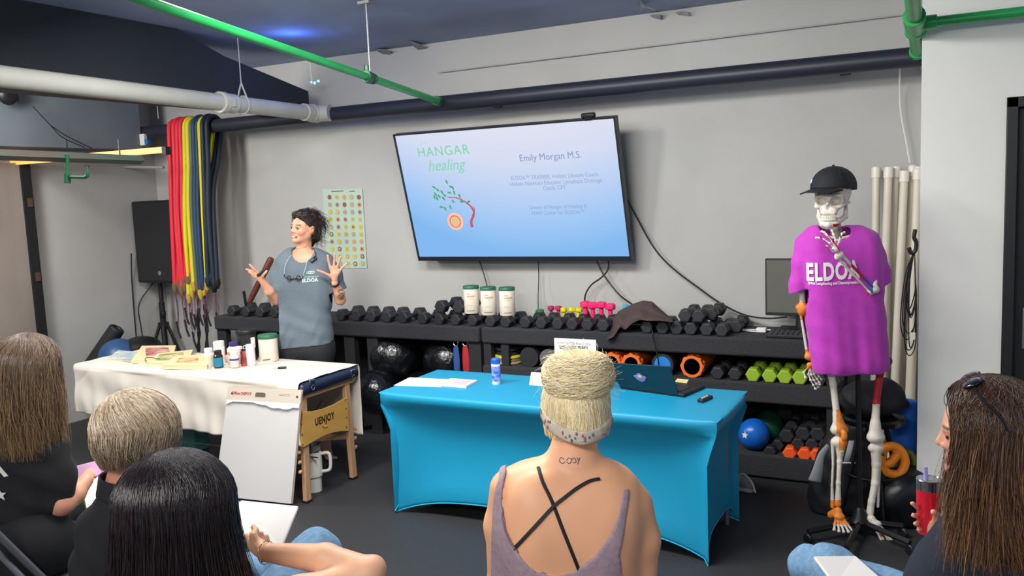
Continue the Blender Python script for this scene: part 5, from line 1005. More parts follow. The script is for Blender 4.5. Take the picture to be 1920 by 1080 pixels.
# cap
m_cap = mat('cap_black', '#191b20', .8, bump=.2, bs=300); S = SDF(.004); Rc = frame(-RH * .80 - FH * .58 + UZ * -.02); Lc = lambda x, y, z: hc + Rc @ (A(x, y, z) * HS)
S.ell(Lc(0, -.012, .045), T_(.088, .105, .088), .01, Rc)
cup = Rc @ unit(A(0, -.10, 1)); cb = Lc(0, .0, .036)
cp_ = S.mesh('cap', [m_cap, mat('cap_mesh', '#2c2e34', .9, bump=.6, bs=400)], sk, fn=lambda Fd, X, Y, Z: np.maximum(np.maximum(Fd, -(Fd + .006)), -((X - cb[0]) * cup[0] + (Y - cb[1]) * cup[1] + (Z - cb[2]) * cup[2])), mfn=lambda c: np.where(((c - hc) @ Rc[:, 1]) < .005, 1, 0))
MB().grid(lambda u, v: Lc((u - .5) * .165 * (1 - .12 * v), .045 + .115 * v * (1 - (2 * u - 1) ** 2 * .35) + .04 * (1 - (2 * u - 1) ** 2) * (1 - v), .044 - .012 * v - .010 * (2 * u - 1) ** 2), 16, 8).obj('brim', m_cap, cp_, solid=.006, smooth=180, bevel=0)
MB().ball(Lc(0, -.012, .133), .007, 10).obj('top_button', m_cap, cp_)
p_, n_ = onto(cp_, 1522, 340, .002)
if p_ is not None: MB().box(p_, (.014, .003, .02), frame(-n_)).obj('front_mark', m_white, cp_)
# spine, shoulder girdle and ribs
S = SDF(.004); sp_ = [K(1563, 412, -.02), K(1567, 428, -.03), K(1570, 445, -.05), K(1572, 480, -.07), K(1576, 530, -.06), K(1578, 590, -.04), K(1580, 640, -.05), K(1580, 665, -.05)]
S.chain(sp_, [.014, .015, .016, .017, .018, .02, .021, .022], .01)
sps = smoothpath(sp_, 3)
for q in sps: S.cap(q - RH * .022, q + RH * .022, .009, .009, .004).cap(q, q - (-FH) * .035, .007, .005, .004)
S.mesh('spine', BM, sk, mfn=lambda c: np.where((c[:, 2] > K(0, 442)[2]) & (np.sin(c[:, 2] * 160) * np.sin(c[:, 0] * 120) > .25), 1, 0))
S = SDF(.005)
ctr = K(1576, 500, -.02)
for i in range(9):
    y = 448 + i * 16; w_ = [30, 42, 50, 55, 58, 60, 60, 58, 54][i]
    for q in (-1, 1):
        S.chain([K(1574, y - 4, -.06), K(1574 + q * w_ * .7, y - 2, -.05), K(1574 + q * w_ * .9, y + 6, .02), K(1574 + q * w_ * .6, y + 16, .075), K(1574 + q * 6, y + 18, .085)], [.006] * 5, .004)
S.chain([K(1572, 452, .07), K(1574, 500, .09), K(1576, 580, .1)], [.012, .014, .008], .006)
for q, xs, ys in ((-1, 1515, 458), (1, 1632, 450)): S.chain([K(1572 + q * 6, 447, .07), K((1572 + xs) / 2, 441, .06), K(xs, ys - 4, .0)], [.008, .007, .009], .006); S.ell(K(xs - q * 12, ys + 25, -.07), (.045, .012, .06), .01, frame(FH))
S.mesh('rib_cage', BM, sk)
S = SDF(.005); S.ell(K(1580, 660, -.02), (.13, .06, .05), .03, frame(FH)).ell(K(1548, 655, 0), (.05, .06, .075), .02, frame(FH)).ell(K(1618, 655, 0), (.05, .06, .075), .02, frame(FH)); S.ell(K(1580, 650, .06), (.07, .06, .07), .02, frame(FH), True); S.mesh('pelvis', BM, sk)
# arms
def forearm(S, e, w_, sep, r=.0075):
    d = unit(w_ - e); o = unit(np.cross(d, FH)) * sep
    S.cap(e + o, w_ + o * .8, r, r * .8, .004).cap(e - o, w_ - o * .8, r * .8, r, .004); S.cap((e + o) * .95 + (w_ + o) * .05, e - o, .013, .012, .01); S.cap(w_ + o, w_ - o, .011, .010, .006)
S = SDF(.003); e1, w1 = K(1505, 583), K(1518, 668)
S.chain([K(1508, 462), K(1502, 500), K(1504, 545), K(1505, 570)], [.024, .012, .011, .016], .01).cap(K(1498, 576), K(1513, 576), .016, .015, .008); forearm(S, e1, w1, .012)
S.ell(e1 + A(0, 0, .01), (.026, .026, .03), .01, frame(FH)); S.ell(w1, (.024, .018, .022), .01, frame(FH))
yb = lambda c, a, b: (pz(c)[1] > a) & (pz(c)[1] < b)
S.mesh('arm_bones', BM, sk, mfn=lambda c: np.where(yb(c, 566, 600) | yb(c, 655, 700), 1, 0))
def handbones(name, w_, dirs, lens, r=.0045, off=0, mf=None):
    S = SDF(.0022); S.ell(w_, (.018, .012, .014), .006, frame(FH))
    for i, (pts) in enumerate(dirs):
        pr_ = w_
        for j, q in enumerate(pts): S.cap(pr_ * .93 + q * .07, q * .96 + pr_ * .04, r * .85, r * .8, .002); S.cap(q - RH * .001, q + RH * .001, r * 1.35, r * 1.35, .003); pr_ = q
    return S.mesh(name, BM, sk, mfn=mf)
handbones('hand_bones', K(1519, 684), [[K(1507, 698, .02), K(1510, 708, .03)], [K(1516, 702, .01), K(1520, 713, .02), K(1525, 722, .02), K(1529, 729, .02)], [K(1521, 703, .01), K(1526, 713, .01), K(1531, 720, .01), K(1534, 726, .0)], [K(1526, 702, 0), K(1532, 711, .0), K(1536, 717, .0), K(1537, 721, 0)], [K(1530, 699, -.01), K(1536, 706, -.01), K(1540, 711, -.01)]], 0, mf=lambda c: np.where(pz(c)[1] < 693, 1, 0))
S = SDF(.003); e2, w2 = K(1637, 547, .14), K(1573, 479, .19)
S.chain([K(1636, 458, .02), K(1642, 500, .07), K(1640, 535, .12)], [.024, .012, .012], .01).ell(K(1640, 543, .13), (.024, .02, .02), .01, frame(FH)); forearm(S, e2, w2, .014); S.ell(w2, (.02, .015, .015), .01, frame(FH))
def armm(c):
    x, y = pz(c); t = (x - 1573) / 64; s = (x - 1605) * .73 + (y - 513) * -.68
    return np.where((t > .35) & (t < .75) & (s > -1), 2, np.where((t > .7) & (s > -3) & (t < 1.0), 3, np.where((t > .4) & (t < .9) & (s < -7), 2, 0)))
S.mesh('arm_bones', BM, sk, mfn=armm)
handbones('hand_bones', K(1566, 468, .2), [[K(1556, 468, .22), K(1550, 462, .23)], [K(1556, 456, .2), K(1545, 449, .19), K(1537, 446, .18), K(1531, 446, .17)], [K(1561, 452, .2), K(1552, 441, .19), K(1546, 436, .18), K(1541, 434, .17)], [K(1567, 451, .2), K(1563, 440, .19), K(1560, 432, .18)], [K(1573, 454, .2), K(1576, 445, .19), K(1579, 438, .18), K(1583, 436, .17)]], 0, mf=lambda c: np.where(np.sin(c[:, 0] * 150 + c[:, 2] * 100) > .8, 2, 0))
# legs
m_hipred = m_bred
def legm1(c): x, y = pz(c); return np.where(((y > 768) & (y < 812) & (x > 1568)) | ((y > 790) & (y < 845) & (x > 1573)) | (y > 938), 1, 0)
S = SDF(.0035); S.cap(K(1550, 660, .0), K(1562, 720), .024, .016, .02).cap(K(1562, 720), K(1570, 785), .016, .017, .01).cap(K(1566, 806, .0), K(1582, 806, .0), .024, .022, .03).cap(K(1570, 778), K(1574, 800), .017, .032, .02)
S.ell(K(1583, 817, .04), (.016, .013, .028), .008, frame(FH)).cap(K(1583, 825, .03), K(1580, 845, .02), .009, .006, .006)
S.cap(K(1565, 829), K(1581, 829), .02, .018, .02).cap(K(1574, 828), K(1575, 850), .03, .016, .02).chain([K(1576, 832), K(1574, 865), K(1572, 905), K(1571, 945)], [.02, .0125, .011, .017], .01).chain([K(1561, 832), K(1562, 870), K(1560, 910), K(1561, 950)], [.009, .006, .006, .011], .004)
S.mesh('leg_bones', BM, sk, mfn=legm1)
def foot(name, K_, hl, an, toes, mf):
    S = SDF(.003); S.cap(hl, an, .02, .02, .015).ell(an * .6 + toes[2][0] * .4, (.028, .022, .018), .015, frame(FH))
    for t in toes:
        pr_ = an * .55 + t[0] * .45
        for j, q in enumerate(t): S.cap(pr_, q, .0075 if j == 0 else .0055, .006, .003); S.cap(q - RH * .001, q + RH * .001, .0078, .0078, .003); pr_ = q
    return S.mesh(name, BM, sk, mfn=mf)
foot('foot_bones', K, K(1559, 965), K(1571, 958, .03), [[K(1565, 983, .06), K(1564, 993, .08)], [K(1572, 985, .07), K(1573, 996, .09)], [K(1578, 985, .07), K(1582, 997, .1)], [K(1584, 984, .07), K(1591, 997, .1)], [K(1589, 983, .07), K(1602, 1000, .1)]], lambda c: np.where(pz(c)[1] < 984, 1, 0))
def legm2(c): x, y = pz(c); return np.where((y > 680) & (y < 758), 2, 0)
S = SDF(.0035); S.cap(K(1622, 660), K(1655, 672), .025, .02, .02).chain([K(1655, 672), K(1650, 700), K(1643, 755), K(1641, 800)], [.022, .018, .017, .022], .01).cap(K(1634, 820), K(1650, 820), .023, .022, .03).cap(K(1641, 795), K(1642, 818), .02, .034, .02).cap(K(1635, 840), K(1650, 840), .02, .019, .02)
S.chain([K(1642, 842), K(1643, 870), K(1641, 905), K(1634, 940), K(1631, 962)], [.026, .021, .018, .016, .019], .01).cap(K(1650, 842), K(1646, 950), .008, .007, .006)
S.mesh('leg_bones', BM, sk, mfn=legm2)
foot('foot_bones', K, K(1625, 975), K(1634, 973, .03), [[K(1645, 998, .07), K(1655, 1018, .09)], [K(1650, 997, .07), K(1660, 1019, .09)], [K(1655, 996, .07), K(1665, 1012, .09)], [K(1660, 996, .07), K(1672, 1014, .09)]], lambda c: np.where((pz(c)[0] > 1650) & (pz(c)[0] < 1657) & (pz(c)[1] > 992) & (pz(c)[1] < 1006), 2, 0))
MB().lathe([(.02, -.006), (.026, 0), (.02, .006)], K(1664, 678, .02), 16, -FH).obj('hip_pin', mat('pin_metal', '#5a5a58', .4, .7), sk); MB().ball(K(1676, 838 - 0, .0) * 0 + K(1656, 852, .02), .008, 10).obj('knee_pin', m_black, sk)
# shirt
m_shirt = mat('magenta_jersey', '#bb38b6', .8, var=.04, vs_=30, bump=.08, bs=300, sheen=.15)
S = SDF(.006)
rows(S, K, [(446, 1508, 1628, 22, 0), (470, 1500, 1646, 30, .01), (510, 1504, 1650, 34, .02), (560, 1510, 1650, 35, .02), (620, 1518, 1657, 34, .02), (700, 1526, 1664, 33, .02)], .03)
S.chain([K(1512, 458, .0), K(1502, 490, .01), K(1497, 530, .01), K(1496, 560, .01)], [.055, .042, .042, .046], .02)
S.chain([K(1628, 452, .0), K(1642, 480, .01), K(1651, 512, .01), K(1658, 545, .01)], [.055, .046, .044, .045], .02)
nk = K(1566, 428, .04); hz = K(1580, 703, .08)[2]; sz = (K(1495, 540)[2], K(1655, 535)[2]); sxl, sxr = K(1508, 540).dot(RH), K(1649, 540).dot(RH); cc0 = K(1580, 600)
def shf(Fd, X, Y, Z):
    u = X * RH[0] + Y * RH[1]; v = X * FH[0] + Y * FH[1]
    fold = (.0035 * np.sin(u * 48 + 3 * np.sin(Z * 5)) + .0018 * np.sin(u * 90 + Z * 8)) * np.clip((1.28 - Z) / .4, 0, 1) + .0015 * np.sin(u * 30 + Z * 50)
    Fd = Fd + fold
    shell = np.maximum(Fd, -(Fd + .011))
    neck = .078 - np.sqrt(((u - nk.dot(RH)) * 1.0) ** 2 + ((v - nk.dot(FH)) * .9) ** 2 + ((Z - nk[2] - .01) * 1.0) ** 2)
    F2 = np.maximum(shell, neck); F2 = np.maximum(F2, hz - .004 * np.sin(u * 40) - Z)
    ls = np.maximum(sz[0] + (u - sxl) * .42 - Z, u - sxl); rs = np.maximum(sz[1] - (u - sxr) * .5 - Z, sxr - u)
    return np.maximum(F2, np.maximum(np.where(u < sxl, sz[0] + (u - sxl) * .35 - Z, -1), np.where(u > sxr, np.where(Z > hz + .35, sz[1] + (u - sxr) * .45 - Z, -1), -1)))
shirt = S.mesh('tshirt', m_shirt, sk, fn=shf)
tp, tn = onto(shirt, 1558, 515, .002); m_prt = mat('print_white', '#ece4ea', .7)
def drape_text(s, size, x, y, x2, y2, ob, m_, par, sx=1.0, off=0.0, lift=.0025, align='CENTER', name='lettering', sp=1.0):
    """flat letters pressed onto a curved surface along its own outward direction"""
    a, na = onto(ob, x, y, lift); b, nb = onto(ob, x2, y2, lift); uxx = unit(b - a); nn = unit(na + nb); uyy = unit(np.cross(nn, uxx)); 
    if uyy[2] < 0: uyy = -uyy
    o = text(s, name, size, m_, (a + b) / 2 + nn * .05, uxx, uyy, par, ext=0, sx=sx, off=off, sp=sp); offs = A(*ob['_o']); oo = A(*o['_o'])
    bm = bmesh.new(); bm.from_mesh(o.data); bmesh.ops.subdivide_edges(bm, edges=[e for e in bm.edges if e.calc_length() > size * .25], cuts=2, use_grid_fill=True)
    for v in bm.verts:
        w_ = A(*v.co) + oo; ok, loc, nr, _ = ob.ray_cast(Vector(w_ - offs), Vector(-nn))
        if ok: v.co = Vector(A(*loc) + offs + nn * lift - oo)
    bm.to_mesh(o.data); bm.free(); return o
drape_text('ELDOA', .115, 1530, 525, 1592, 521, shirt, m_prt, shirt, sx=.62, off=.0045, lift=.007, sp=1.12)
drape_text('Spinal Lengthening and Decompression', .02, 1530, 533, 1595, 532, shirt, m_prt, shirt, sx=.75, off=.0006, lift=.005)
# rolling stand
rs_ = thing('rolling_stand', 'black five-legged rolling stand holding up the skeleton', 'stand', F(1612, 1000))
h0 = F(1612, 1000); m_st = mat('stand_black', '#17181c', .4, .4)
MB().tube([h0 + A(0, 0, .07), K(1609, 700, -.03), K(1600, 660, -.04)], .0135, 14).obj('pole', m_st, rs_); MB().lathe([(.05, .05), (.055, .07), (.04, .09), (.03, .12), (.016, .14)], h0, 18).obj('hub', m_st, rs_)
for i, (px, py) in enumerate(((1515, 1018), (1693, 1008), (1587, 1052), (1706, 1040), (1635, 972))):
    e = F(px, py); e = h0 + unit(e - h0) * min(np.linalg.norm(e - h0), .36); MB().tube([h0 + A(0, 0, .065), e + A(0, 0, .06)], .017, 4, up=UZ).obj('leg', m_st, rs_, smooth=0, bevel=.002)
    cs = MB(); cs.lathe([(.022, -.012), (.026, -.008), (.026, .008), (.022, .012)], e + A(0, 0, .026), 18, (.6, .8, 0)); cs.obj('caster', m_black, rs_)
# ================================================================ RIGHT ALCOVE
m_pvc = mat('pvc_cream', '#d6cfbf', .45, var=.03, vs_=3); pvr = [((1643, 315), (1640, 640), 0), ((1666, 315), (1650, 800), .04), ((1681, 314), (1664, 820), 0), ((1696, 322), (1672, 840), .05), ((1712, 312), (1686, 860), 0), ((1721, 318), (1700, 870), .05), ((1729, 314), (1712, 700), -.02)]
for i, ((x0, y0), (x1, y1), dy) in enumerate(pvr):
    a = P(x0, y0, 5.60 - .05 * (i % 2)); b0_ = P(x1, y1, 5.46 - .10 * (i % 2)); d_ = unit(b0_ - a); b = a + d_ * ((a[2] - .005) / -d_[2]); a[0] = min(a[0], -.19)
    t = thing('plastic_tube', f'cream plastic tube leaning in the alcove behind the skeleton, {ORD[i]} from the shirt side', 'tube', b, 'cream plastic tubes leaning in the alcove')
    MB().tube([b, a], .0225, 16).obj('tube_body', m_pvc, t); MB().tube([a - unit(a - b) * .06, a, a + unit(a - b) * .006], [.027, .027, .022], 16).obj('end_cap', mat('pvc_cap', '#e2ddd2', .4), t)
# cable bundle with clamp
ck = lambda x, y, o=0.0: P(x, y, 5.2 + o)
cbn = thing('cable_bundle', 'bundle of thin black cables looped on a hook in front of the cream tubes', 'cable', ck(1715, 470)); mb = None
for i in range(9):
    w1_ = random.uniform(6, 22); yb_ = random.uniform(560, 640) if i < 6 else random.uniform(640, 668); x_ = 1710 + random.uniform(-2, 3)
    MB().tube(smoothpath([ck(1714, 470), ck(x_ - w1_ * .6, 520), ck(x_ - w1_, yb_ - 30, -.02 * (i % 3)), ck(x_ - w1_ * .4, yb_, -.01), ck(min(x_ + 6, 1718), yb_ - 30), ck(1716, 520), ck(1715, 475)]), .0032, 6).obj('cable', m_cable, cbn)
MB().tube(smoothpath([ck(1716, 430), ck(1714, 445), ck(1718, 455), ck(1716, 470), ck(1708, 474), ck(1704, 464)]), .011, 8).obj('hook_clip', m_black, cbn); MB().box(ck(1711, 630, -.03), (.028, .008, .04)).obj('paper_tag', m_white, cbn)
# blue roller standing, stool, bags
br_ = F(1704, 905, 0); brp = P(1702, 760, 5.0); m_blue = mat('blue_foam', '#1c64c8', .7, bump=.2, bs=80)
tag(MB().lathe([(.064, 0), (.068, .01), (.068, P(1702, 757, 4.92)[2] - .006), (.064, P(1702, 757, 4.92)[2])], (-.228, 4.98, 0), 32).obj('foam_roller', m_blue), 'tall bright blue foam roller standing on end beside the light grey wall', 'foam roller')
sc0 = K(1637, 780, -.2); sto = thing('round_stool', 'round black stool behind the skeleton legs', 'stool', (sc0[0], sc0[1], 0))
MB().lathe([(.13, -.035), (.155, -.03), (.16, -.005), (.15, .006), (0, .012)], sc0, 32).obj('seat', mat('stool_gloss', '#0c0d10', .25), sto)
for a in (.4, 1.97, 3.54, 5.11): MB().tube([sc0 + A(.06 * math.cos(a), .06 * math.sin(a), -.03), A(sc0[0] + .17 * math.cos(a), sc0[1] + .17 * math.sin(a), .01)], .013, 8).obj('leg', m_st, sto)
MB().torus(A(sc0[0], sc0[1], .25), .135, .008, UZ).obj('foot_ring', m_st, sto)
S = SDF(.012); q = sc0 + A(0, 0, .1)
S.ell(q + RH * -.05, (.12, .11, .09), .05, frame(FH)).ell(q + RH * .07 + A(0, 0, .02), (.08, .09, .08), .05, frame(FH)).cap(q + RH * .11 + A(0, 0, 0), q + RH * .17 + A(0, 0, -.04), .03, .025, .03).ell(q + A(0, 0, -.03), (.15, .12, .065), .04, frame(FH))
m_bag = mat('black_nylon', '#111217', .7, bump=.5, bs=14)
tag(S.mesh('soft_bag', m_bag, fn=lambda Fd, X, Y, Z: Fd + .006 * np.sin(X * 45 + Z * 30) * np.sin(Y * 40 - Z * 50)), 'black soft bag piled on the round stool behind the skeleton', 'bag')
S = SDF(.01); g_ = F(1555, 965, 0); bp_ = thing('backpack', 'black backpack with grey side panels on the floor behind the skeleton leg', 'backpack', VPl(-.5, 4.85)(1570, 940) * A(1, 1, 0))
KB = VPl(-.5, 4.85); 
rows(S, KB, [(835, 1550, 1640, 30), (870, 1535, 1650, 36), (910, 1522, 1655, 40), (955, 1518, 1655, 38)], .04); S.mesh('bag_body', m_bag, bp_, fn=lambda Fd, X, Y, Z: np.maximum(Fd + .005 * np.sin(X * 30 + Z * 25) * np.sin(Y * 30 - Z * 30), .004 - Z))
def strip(a, w_, m_, nm, par): return MB().tube(smoothpath(a), w_, 8, flat=.35, up=-FH).obj(nm, m_, par, smooth=180)
strip([KB(1553, 835, .1), KB(1540, 855, .12), KB(1534, 880, .13), KB(1528, 902, .13)], [.012 + .028 * i / 24 for i in range(25)], mat('grey_panel', '#8c8f92', .8), 'side_panel', bp_)
MB().add([KB(1592, 826, .1), KB(1606, 826, .1), KB(1604, 866, .12), KB(1582, 866, .12)], [(0, 1, 2, 3)]).obj('front_panel', mat('grey_panel', '#8c8f92'), bp_, solid=.006); strip([KB(1580, 868, .135), KB(1604, 868, .135)], .004, m_white, 'trim_band', bp_)
MB().tube(smoothpath([KB(1575, 835, .02), KB(1580, 815, .02), KB(1600, 815, .02), KB(1606, 835, .02)]), .01, 8).obj('grab_handle', m_bag, bp_)
KO = VPl(-.22, 4.72)
tag(MB().tube(smoothpath([KO(1652, 870), KO(1656, 845), KO(1672, 836), KO(1690, 846), KO(1697, 868), KO(1686, 888), KO(1664, 886), KO(1655, 872), KO(1668, 868), KO(1682, 852), KO(1680, 842)]), .023, 12).obj('foam_ring', mat('orange_rubber', '#f08a18', .5, bump=.1)), 'bright orange looped foam ring hanging behind the skeleton knee', 'exercise ring')
tag(MB().tube(smoothpath([KO(1676, 880, -.06), KO(1688, 858, -.06), KO(1704, 848, -.06), KO(1714, 862, -.06), KO(1712, 880, -.06)]), .017, 12).obj('foam_ring', mat('olive_rubber', '#6c7440', .6)), 'olive green curved foam piece beside the orange ring', 'exercise ring')
S = SDF(.012); S.ell(KO(1700, 905, -.05), (.13, .12, .1), .05).ell(KO(1672, 935, -.05), (.14, .12, .14), .06).ell(KO(1715, 945, -.02), (.1, .1, .13), .05); S.cap(KO(1690, 975, -.05), KO(1690, 990, -.05), .12, .14, .05)
tag(S.mesh('black_cushion', mat('black_leather', '#0d0e12', .3, bump=.2, bs=12), fn=lambda Fd, X, Y, Z: np.maximum(Fd, .004 - Z)), 'black shiny padded gear heaped on the floor below the orange ring', 'exercise gear')
# shoe by the table end
sh = F(1404, 922, 0); sho = thing('sneaker', 'grey sneaker with white lace on the floor behind the turquoise table', 'shoe', sh)
S = SDF(.005); S.cap(sh + A(-.13, .05, .05), sh + A(-.03, .02, .045), .04, .04, .03).cap(sh + A(-.03, .02, .04), sh + A(.005, .0, .03), .036, .028, .02).cap(sh + A(-.14, .06, .06), sh + A(-.14, .06, .1), .034, .032, .03); S.mesh('upper', mat('shoe_grey', '#8f8c88', .8, bump=.3), sho, fn=lambda Fd, X, Y, Z: np.maximum(Fd, .018 - Z))
S = SDF(.005); S.cap(sh + A(-.13, .05, .015), sh + A(.0, .0, .015), .042, .03, .02); S.mesh('sole', mat('shoe_sole', '#cfc8b4', .6), sho, fn=lambda Fd, X, Y, Z: np.maximum(Fd, np.maximum(.0 - Z, Z - .03)))
MB().tube(smoothpath([sh + A(-.05, .0, .1), sh + A(-.02, -.02, .11), sh + A(.02, -.02, .07), sh + A(.045, -.03, .01)]), .005, 6).obj('lace', m_white, sho)
# ================================================================ PRESENTER
K = VPl(-3.99, 4.62)
pr = thing('person', 'presenter in a grey t-shirt standing with both hands raised behind the massage table', 'person', (-3.99, 4.62, 0))
S = SDF(.0042); M_ = K.m
Rp = frame(-RH * .64 - FH * .75 + UZ * .10, unit(UZ + RH * .1)); hc = K(571, 427, 0)
L = head(S, hc, Rp, .97)
S.cap(K(571, 448, -.01), K(568, 484, -.03), .05, .055, .03)
rows(S, K, [(482, 545, 592, 13), (494, 526, 612, 16), (515, 525, 616, 19), (550, 530, 614, 19), (590, 534, 606, 18), (625, 528, 612, 20), (660, 528, 616, 20)], .03)
S.chain([K(531, 497), K(523, 530, .02), K(518, 562, .04)], [.046, .041, .036], .02).chain([K(518, 562, .04), K(505, 546, .12), K(493, 528, .16)], [.037, .033, .023], .012)
S.chain([K(612, 492), K(628, 525, .0), K(638, 562, .03)], [.046, .041, .037], .02).chain([K(638, 562, .03), K(636, 548, .08), K(628, 531, .13)], [.037, .034, .023], .012)
# raised open hand
f = lambda *a: [K(x, y, o) for x, y, o in a]
hand(S, K(628, 530, .13), K(627, 513, .15), [f((615, 515, .16), (604, 510, .18), (596, 507, .19)), f((619, 500, .16), (616, 489, .17), (614.5, 479, .18)), f((626, 499, .16), (627, 487, .17), (628, 477, .18)), f((632, 501, .16), (636, 490, .17), (638.5, 481, .18)), f((638, 506, .16), (645, 499, .17), (650, 494, .17))], .0088)
# other hand, palm up round a clicker
hand(S, K(493, 528, .16), K(487, 519, .18), [f((493, 516, .2), (497, 512, .21), (500, 508, .21)), f((484, 512, .18), (476, 504, .2), (468, 496, .21)), f((480, 515, .18), (472, 508, .2), (462, 505, .21)), f((480, 519, .18), (473, 514, .2), (467, 510, .21)), f((482, 523, .17), (476, 519, .19), (472, 516, .2))], .0088)
# legs
for x, q in ((552, -1), (594, 1)):
    S.chain([K(x, 665), K(x + 4, 720, .01), K(x + 8, 770, .0), K(x + 12, 812, -.02), K(x + 15 + 4 * q, 848, -.02)], [.085, .066, .05, .052, .034], .03)
    S.cap(K(x + 16 + 4 * q, 852, -.03), K(x + 18 + 6 * q, 859, .1), .032, .03, .02)
    for i in range(5): S.cap(K(x + 13 + 6 * q + i * 4.0, 858, .10), K(x + 13 + 6 * q + i * 4.6, 860, .145 - .01 * i), .012, .0095, .006)
hcp = hc.copy()
def pcol(V):
    c = np.tile(lc('#dca284'), (len(V), 1)); l = (V - hcp) @ Rp / .97; nz = 1 + .06 * np.sin(V[:, 0] * 90) * np.sin(V[:, 2] * 80); c = c * nz[:, None]
    def put(m, h): c[m] = lc(h)
    ch = np.exp(-(((np.abs(l[:, 0]) - .045) / .02) ** 2 + ((l[:, 2] + .035) / .02) ** 2)) * (l[:, 1] > .03); c[:] = c * (1 - .35 * ch[:, None]) + lc('#c8705c') * .35 * ch[:, None]
    put((np.abs(l[:, 0]) < .027) & (l[:, 2] < -.057) & (l[:, 2] > -.077) & (l[:, 1] > .075), '#b05a54'); put((np.abs(l[:, 0]) < .019) & (l[:, 2] < -.064) & (l[:, 2] > -.070) & (l[:, 1] > .075), '#ece2da')
    put((np.abs(np.abs(l[:, 0]) - .034) < .018) & (l[:, 2] > .014) & (l[:, 2] < .0215) & (l[:, 1] > .06), '#3a2620'); put((np.abs(np.abs(l[:, 0]) - .033) < .013) & (l[:, 2] > -.011) & (l[:, 2] < -.004) & (l[:, 1] > .08), '#2c1c18')
    x, y = pz(V); tt = (x > 634) & (x < 644) & (y > 540) & (y < 562) & (np.sin(V[:, 2] * 260) * np.sin(V[:, 0] * 210) > -.1); c[tt] = lc('#7c6a58')
    return c
m_pskin = mat('presenter_skin', '#dca284', .5, vcol=True, sss=.06)
body = S.mesh('body', m_pskin, pr, cfn=pcol)
for q in (-1, 1):
    e = L(q * .033, .0775, -.006); MB().ball(e, .0118, 16).obj('eye', mat('eye_white', '#b8a8a0', .4), body)
    MB().tube(smoothpath([L(q * .019, .0885, -.003), L(q * .033, .0925, .0035), L(q * .046, .086, -.002)], 4), .0016, 5).obj('eyelash', mat('lash', '#1c1412', .6), body)
    MB().ball(e + Rp @ A(-.002, .0068, -.002), .0068, 10).obj('iris', mat('iris_dark', '#2a1c16', .3), body)
# t-shirt
m_tee = mat('heather_grey', '#65727c', .9, var=.12, vs_=220, bump=.12, bs=300)
S = SDF(.0055)
rows(S, K, [(483, 548, 592, 19), (493, 522, 616, 23), (515, 517, 625, 27), (545, 520, 625, 27), (590, 519, 618, 26), (620, 515, 622, 28), (670, 513, 628, 28)], .03)
S.chain([K(532, 496), K(524, 520, .01), K(518, 540, .03), K(517, 556, .03)], [.062, .055, .05, .05], .03).chain([K(611, 491), K(625, 515), K(636, 545, .02), K(641, 560, .02)], [.062, .058, .05, .05], .03)
nk = K(569, 477, .04); hz = K(570, 650, .08)[2]; slz = K(520, 548, .03); srz = K(636, 545, .02)
def tf(Fd, X, Y, Z):
    u = X * RH[0] + Y * RH[1]; v = X * FH[0] + Y * FH[1]; um = u - K(570, 600).dot(RH)
    Fd = Fd + .0028 * np.sin(u * 24 + Z * 36 + 2 * np.sin(Z * 13)) + .0028 * np.sin(-u * 32 + Z * 44 + np.sin(u * 30) * 2) * np.clip((1.1 - Z) * 3, 0, 1) + .004 * np.sin(um * 26 + Z * 9)
    sh_ = np.maximum(Fd, -(Fd + .012)); neck = .078 - np.sqrt((u - nk.dot(RH)) ** 2 * 1.0 + ((v - nk.dot(FH)) * .8) ** 2 + (Z - nk[2] - .012) ** 2)
    F2 = np.maximum(sh_, neck); F2 = np.maximum(F2, hz + um * .06 - Z)
    uL, uR = K(526, 548).dot(RH), K(620, 545).dot(RH)
    return np.maximum(F2, np.maximum(np.where(u < uL, slz[2] + (u - slz.dot(RH)) * .3 - Z, -1), np.where((u > uR) & (Z > K(620, 575)[2]), srz[2] + (u - srz.dot(RH)) * .3 - Z, -1)))
tee = S.mesh('tshirt', m_tee, pr, fn=tf)
m_lg = mat('teal_print', '#c8dcd8', .7)
drape_text('ELDOA', .034, 573, 529, 590, 528, tee, m_lg, tee, off=.0012, sx=1.0, lift=.003); drape_text('NWF CENTER FOR', .014, 573, 521, 590, 520, tee, m_lg, tee, sx=1.0, lift=.003)
p_, n_ = onto(tee, 583, 511, .003)
if p_ is not None:
    a_ = unit(np.cross(n_, UZ)); b_ = np.cross(a_, n_); mbx = MB()
    for k in range(3): mbx.torus(p_ + a_ * (-.012 + .012 * k), .010, .0018, n_, 14, 5, sx=.8, sy=1.6)
    mbx.obj('emblem', m_lg, tee)
# leggings
S = SDF(.006); rows(S, K, [(640, 520, 625, 25), (668, 519, 627, 26)], .03)
for x in (548, 599): S.chain([K(x, 670), K(x + 5, 720, .01), K(x + 7, 770), K(x + 10, 815, -.02)], [.098, .078, .061, .058], .02)
lgz = K(575, 806)[2]; S.mesh('leggings', mat('black_legging', '#222427', .75), pr, fn=lambda Fd, X, Y, Z: np.maximum(Fd, lgz - Z))
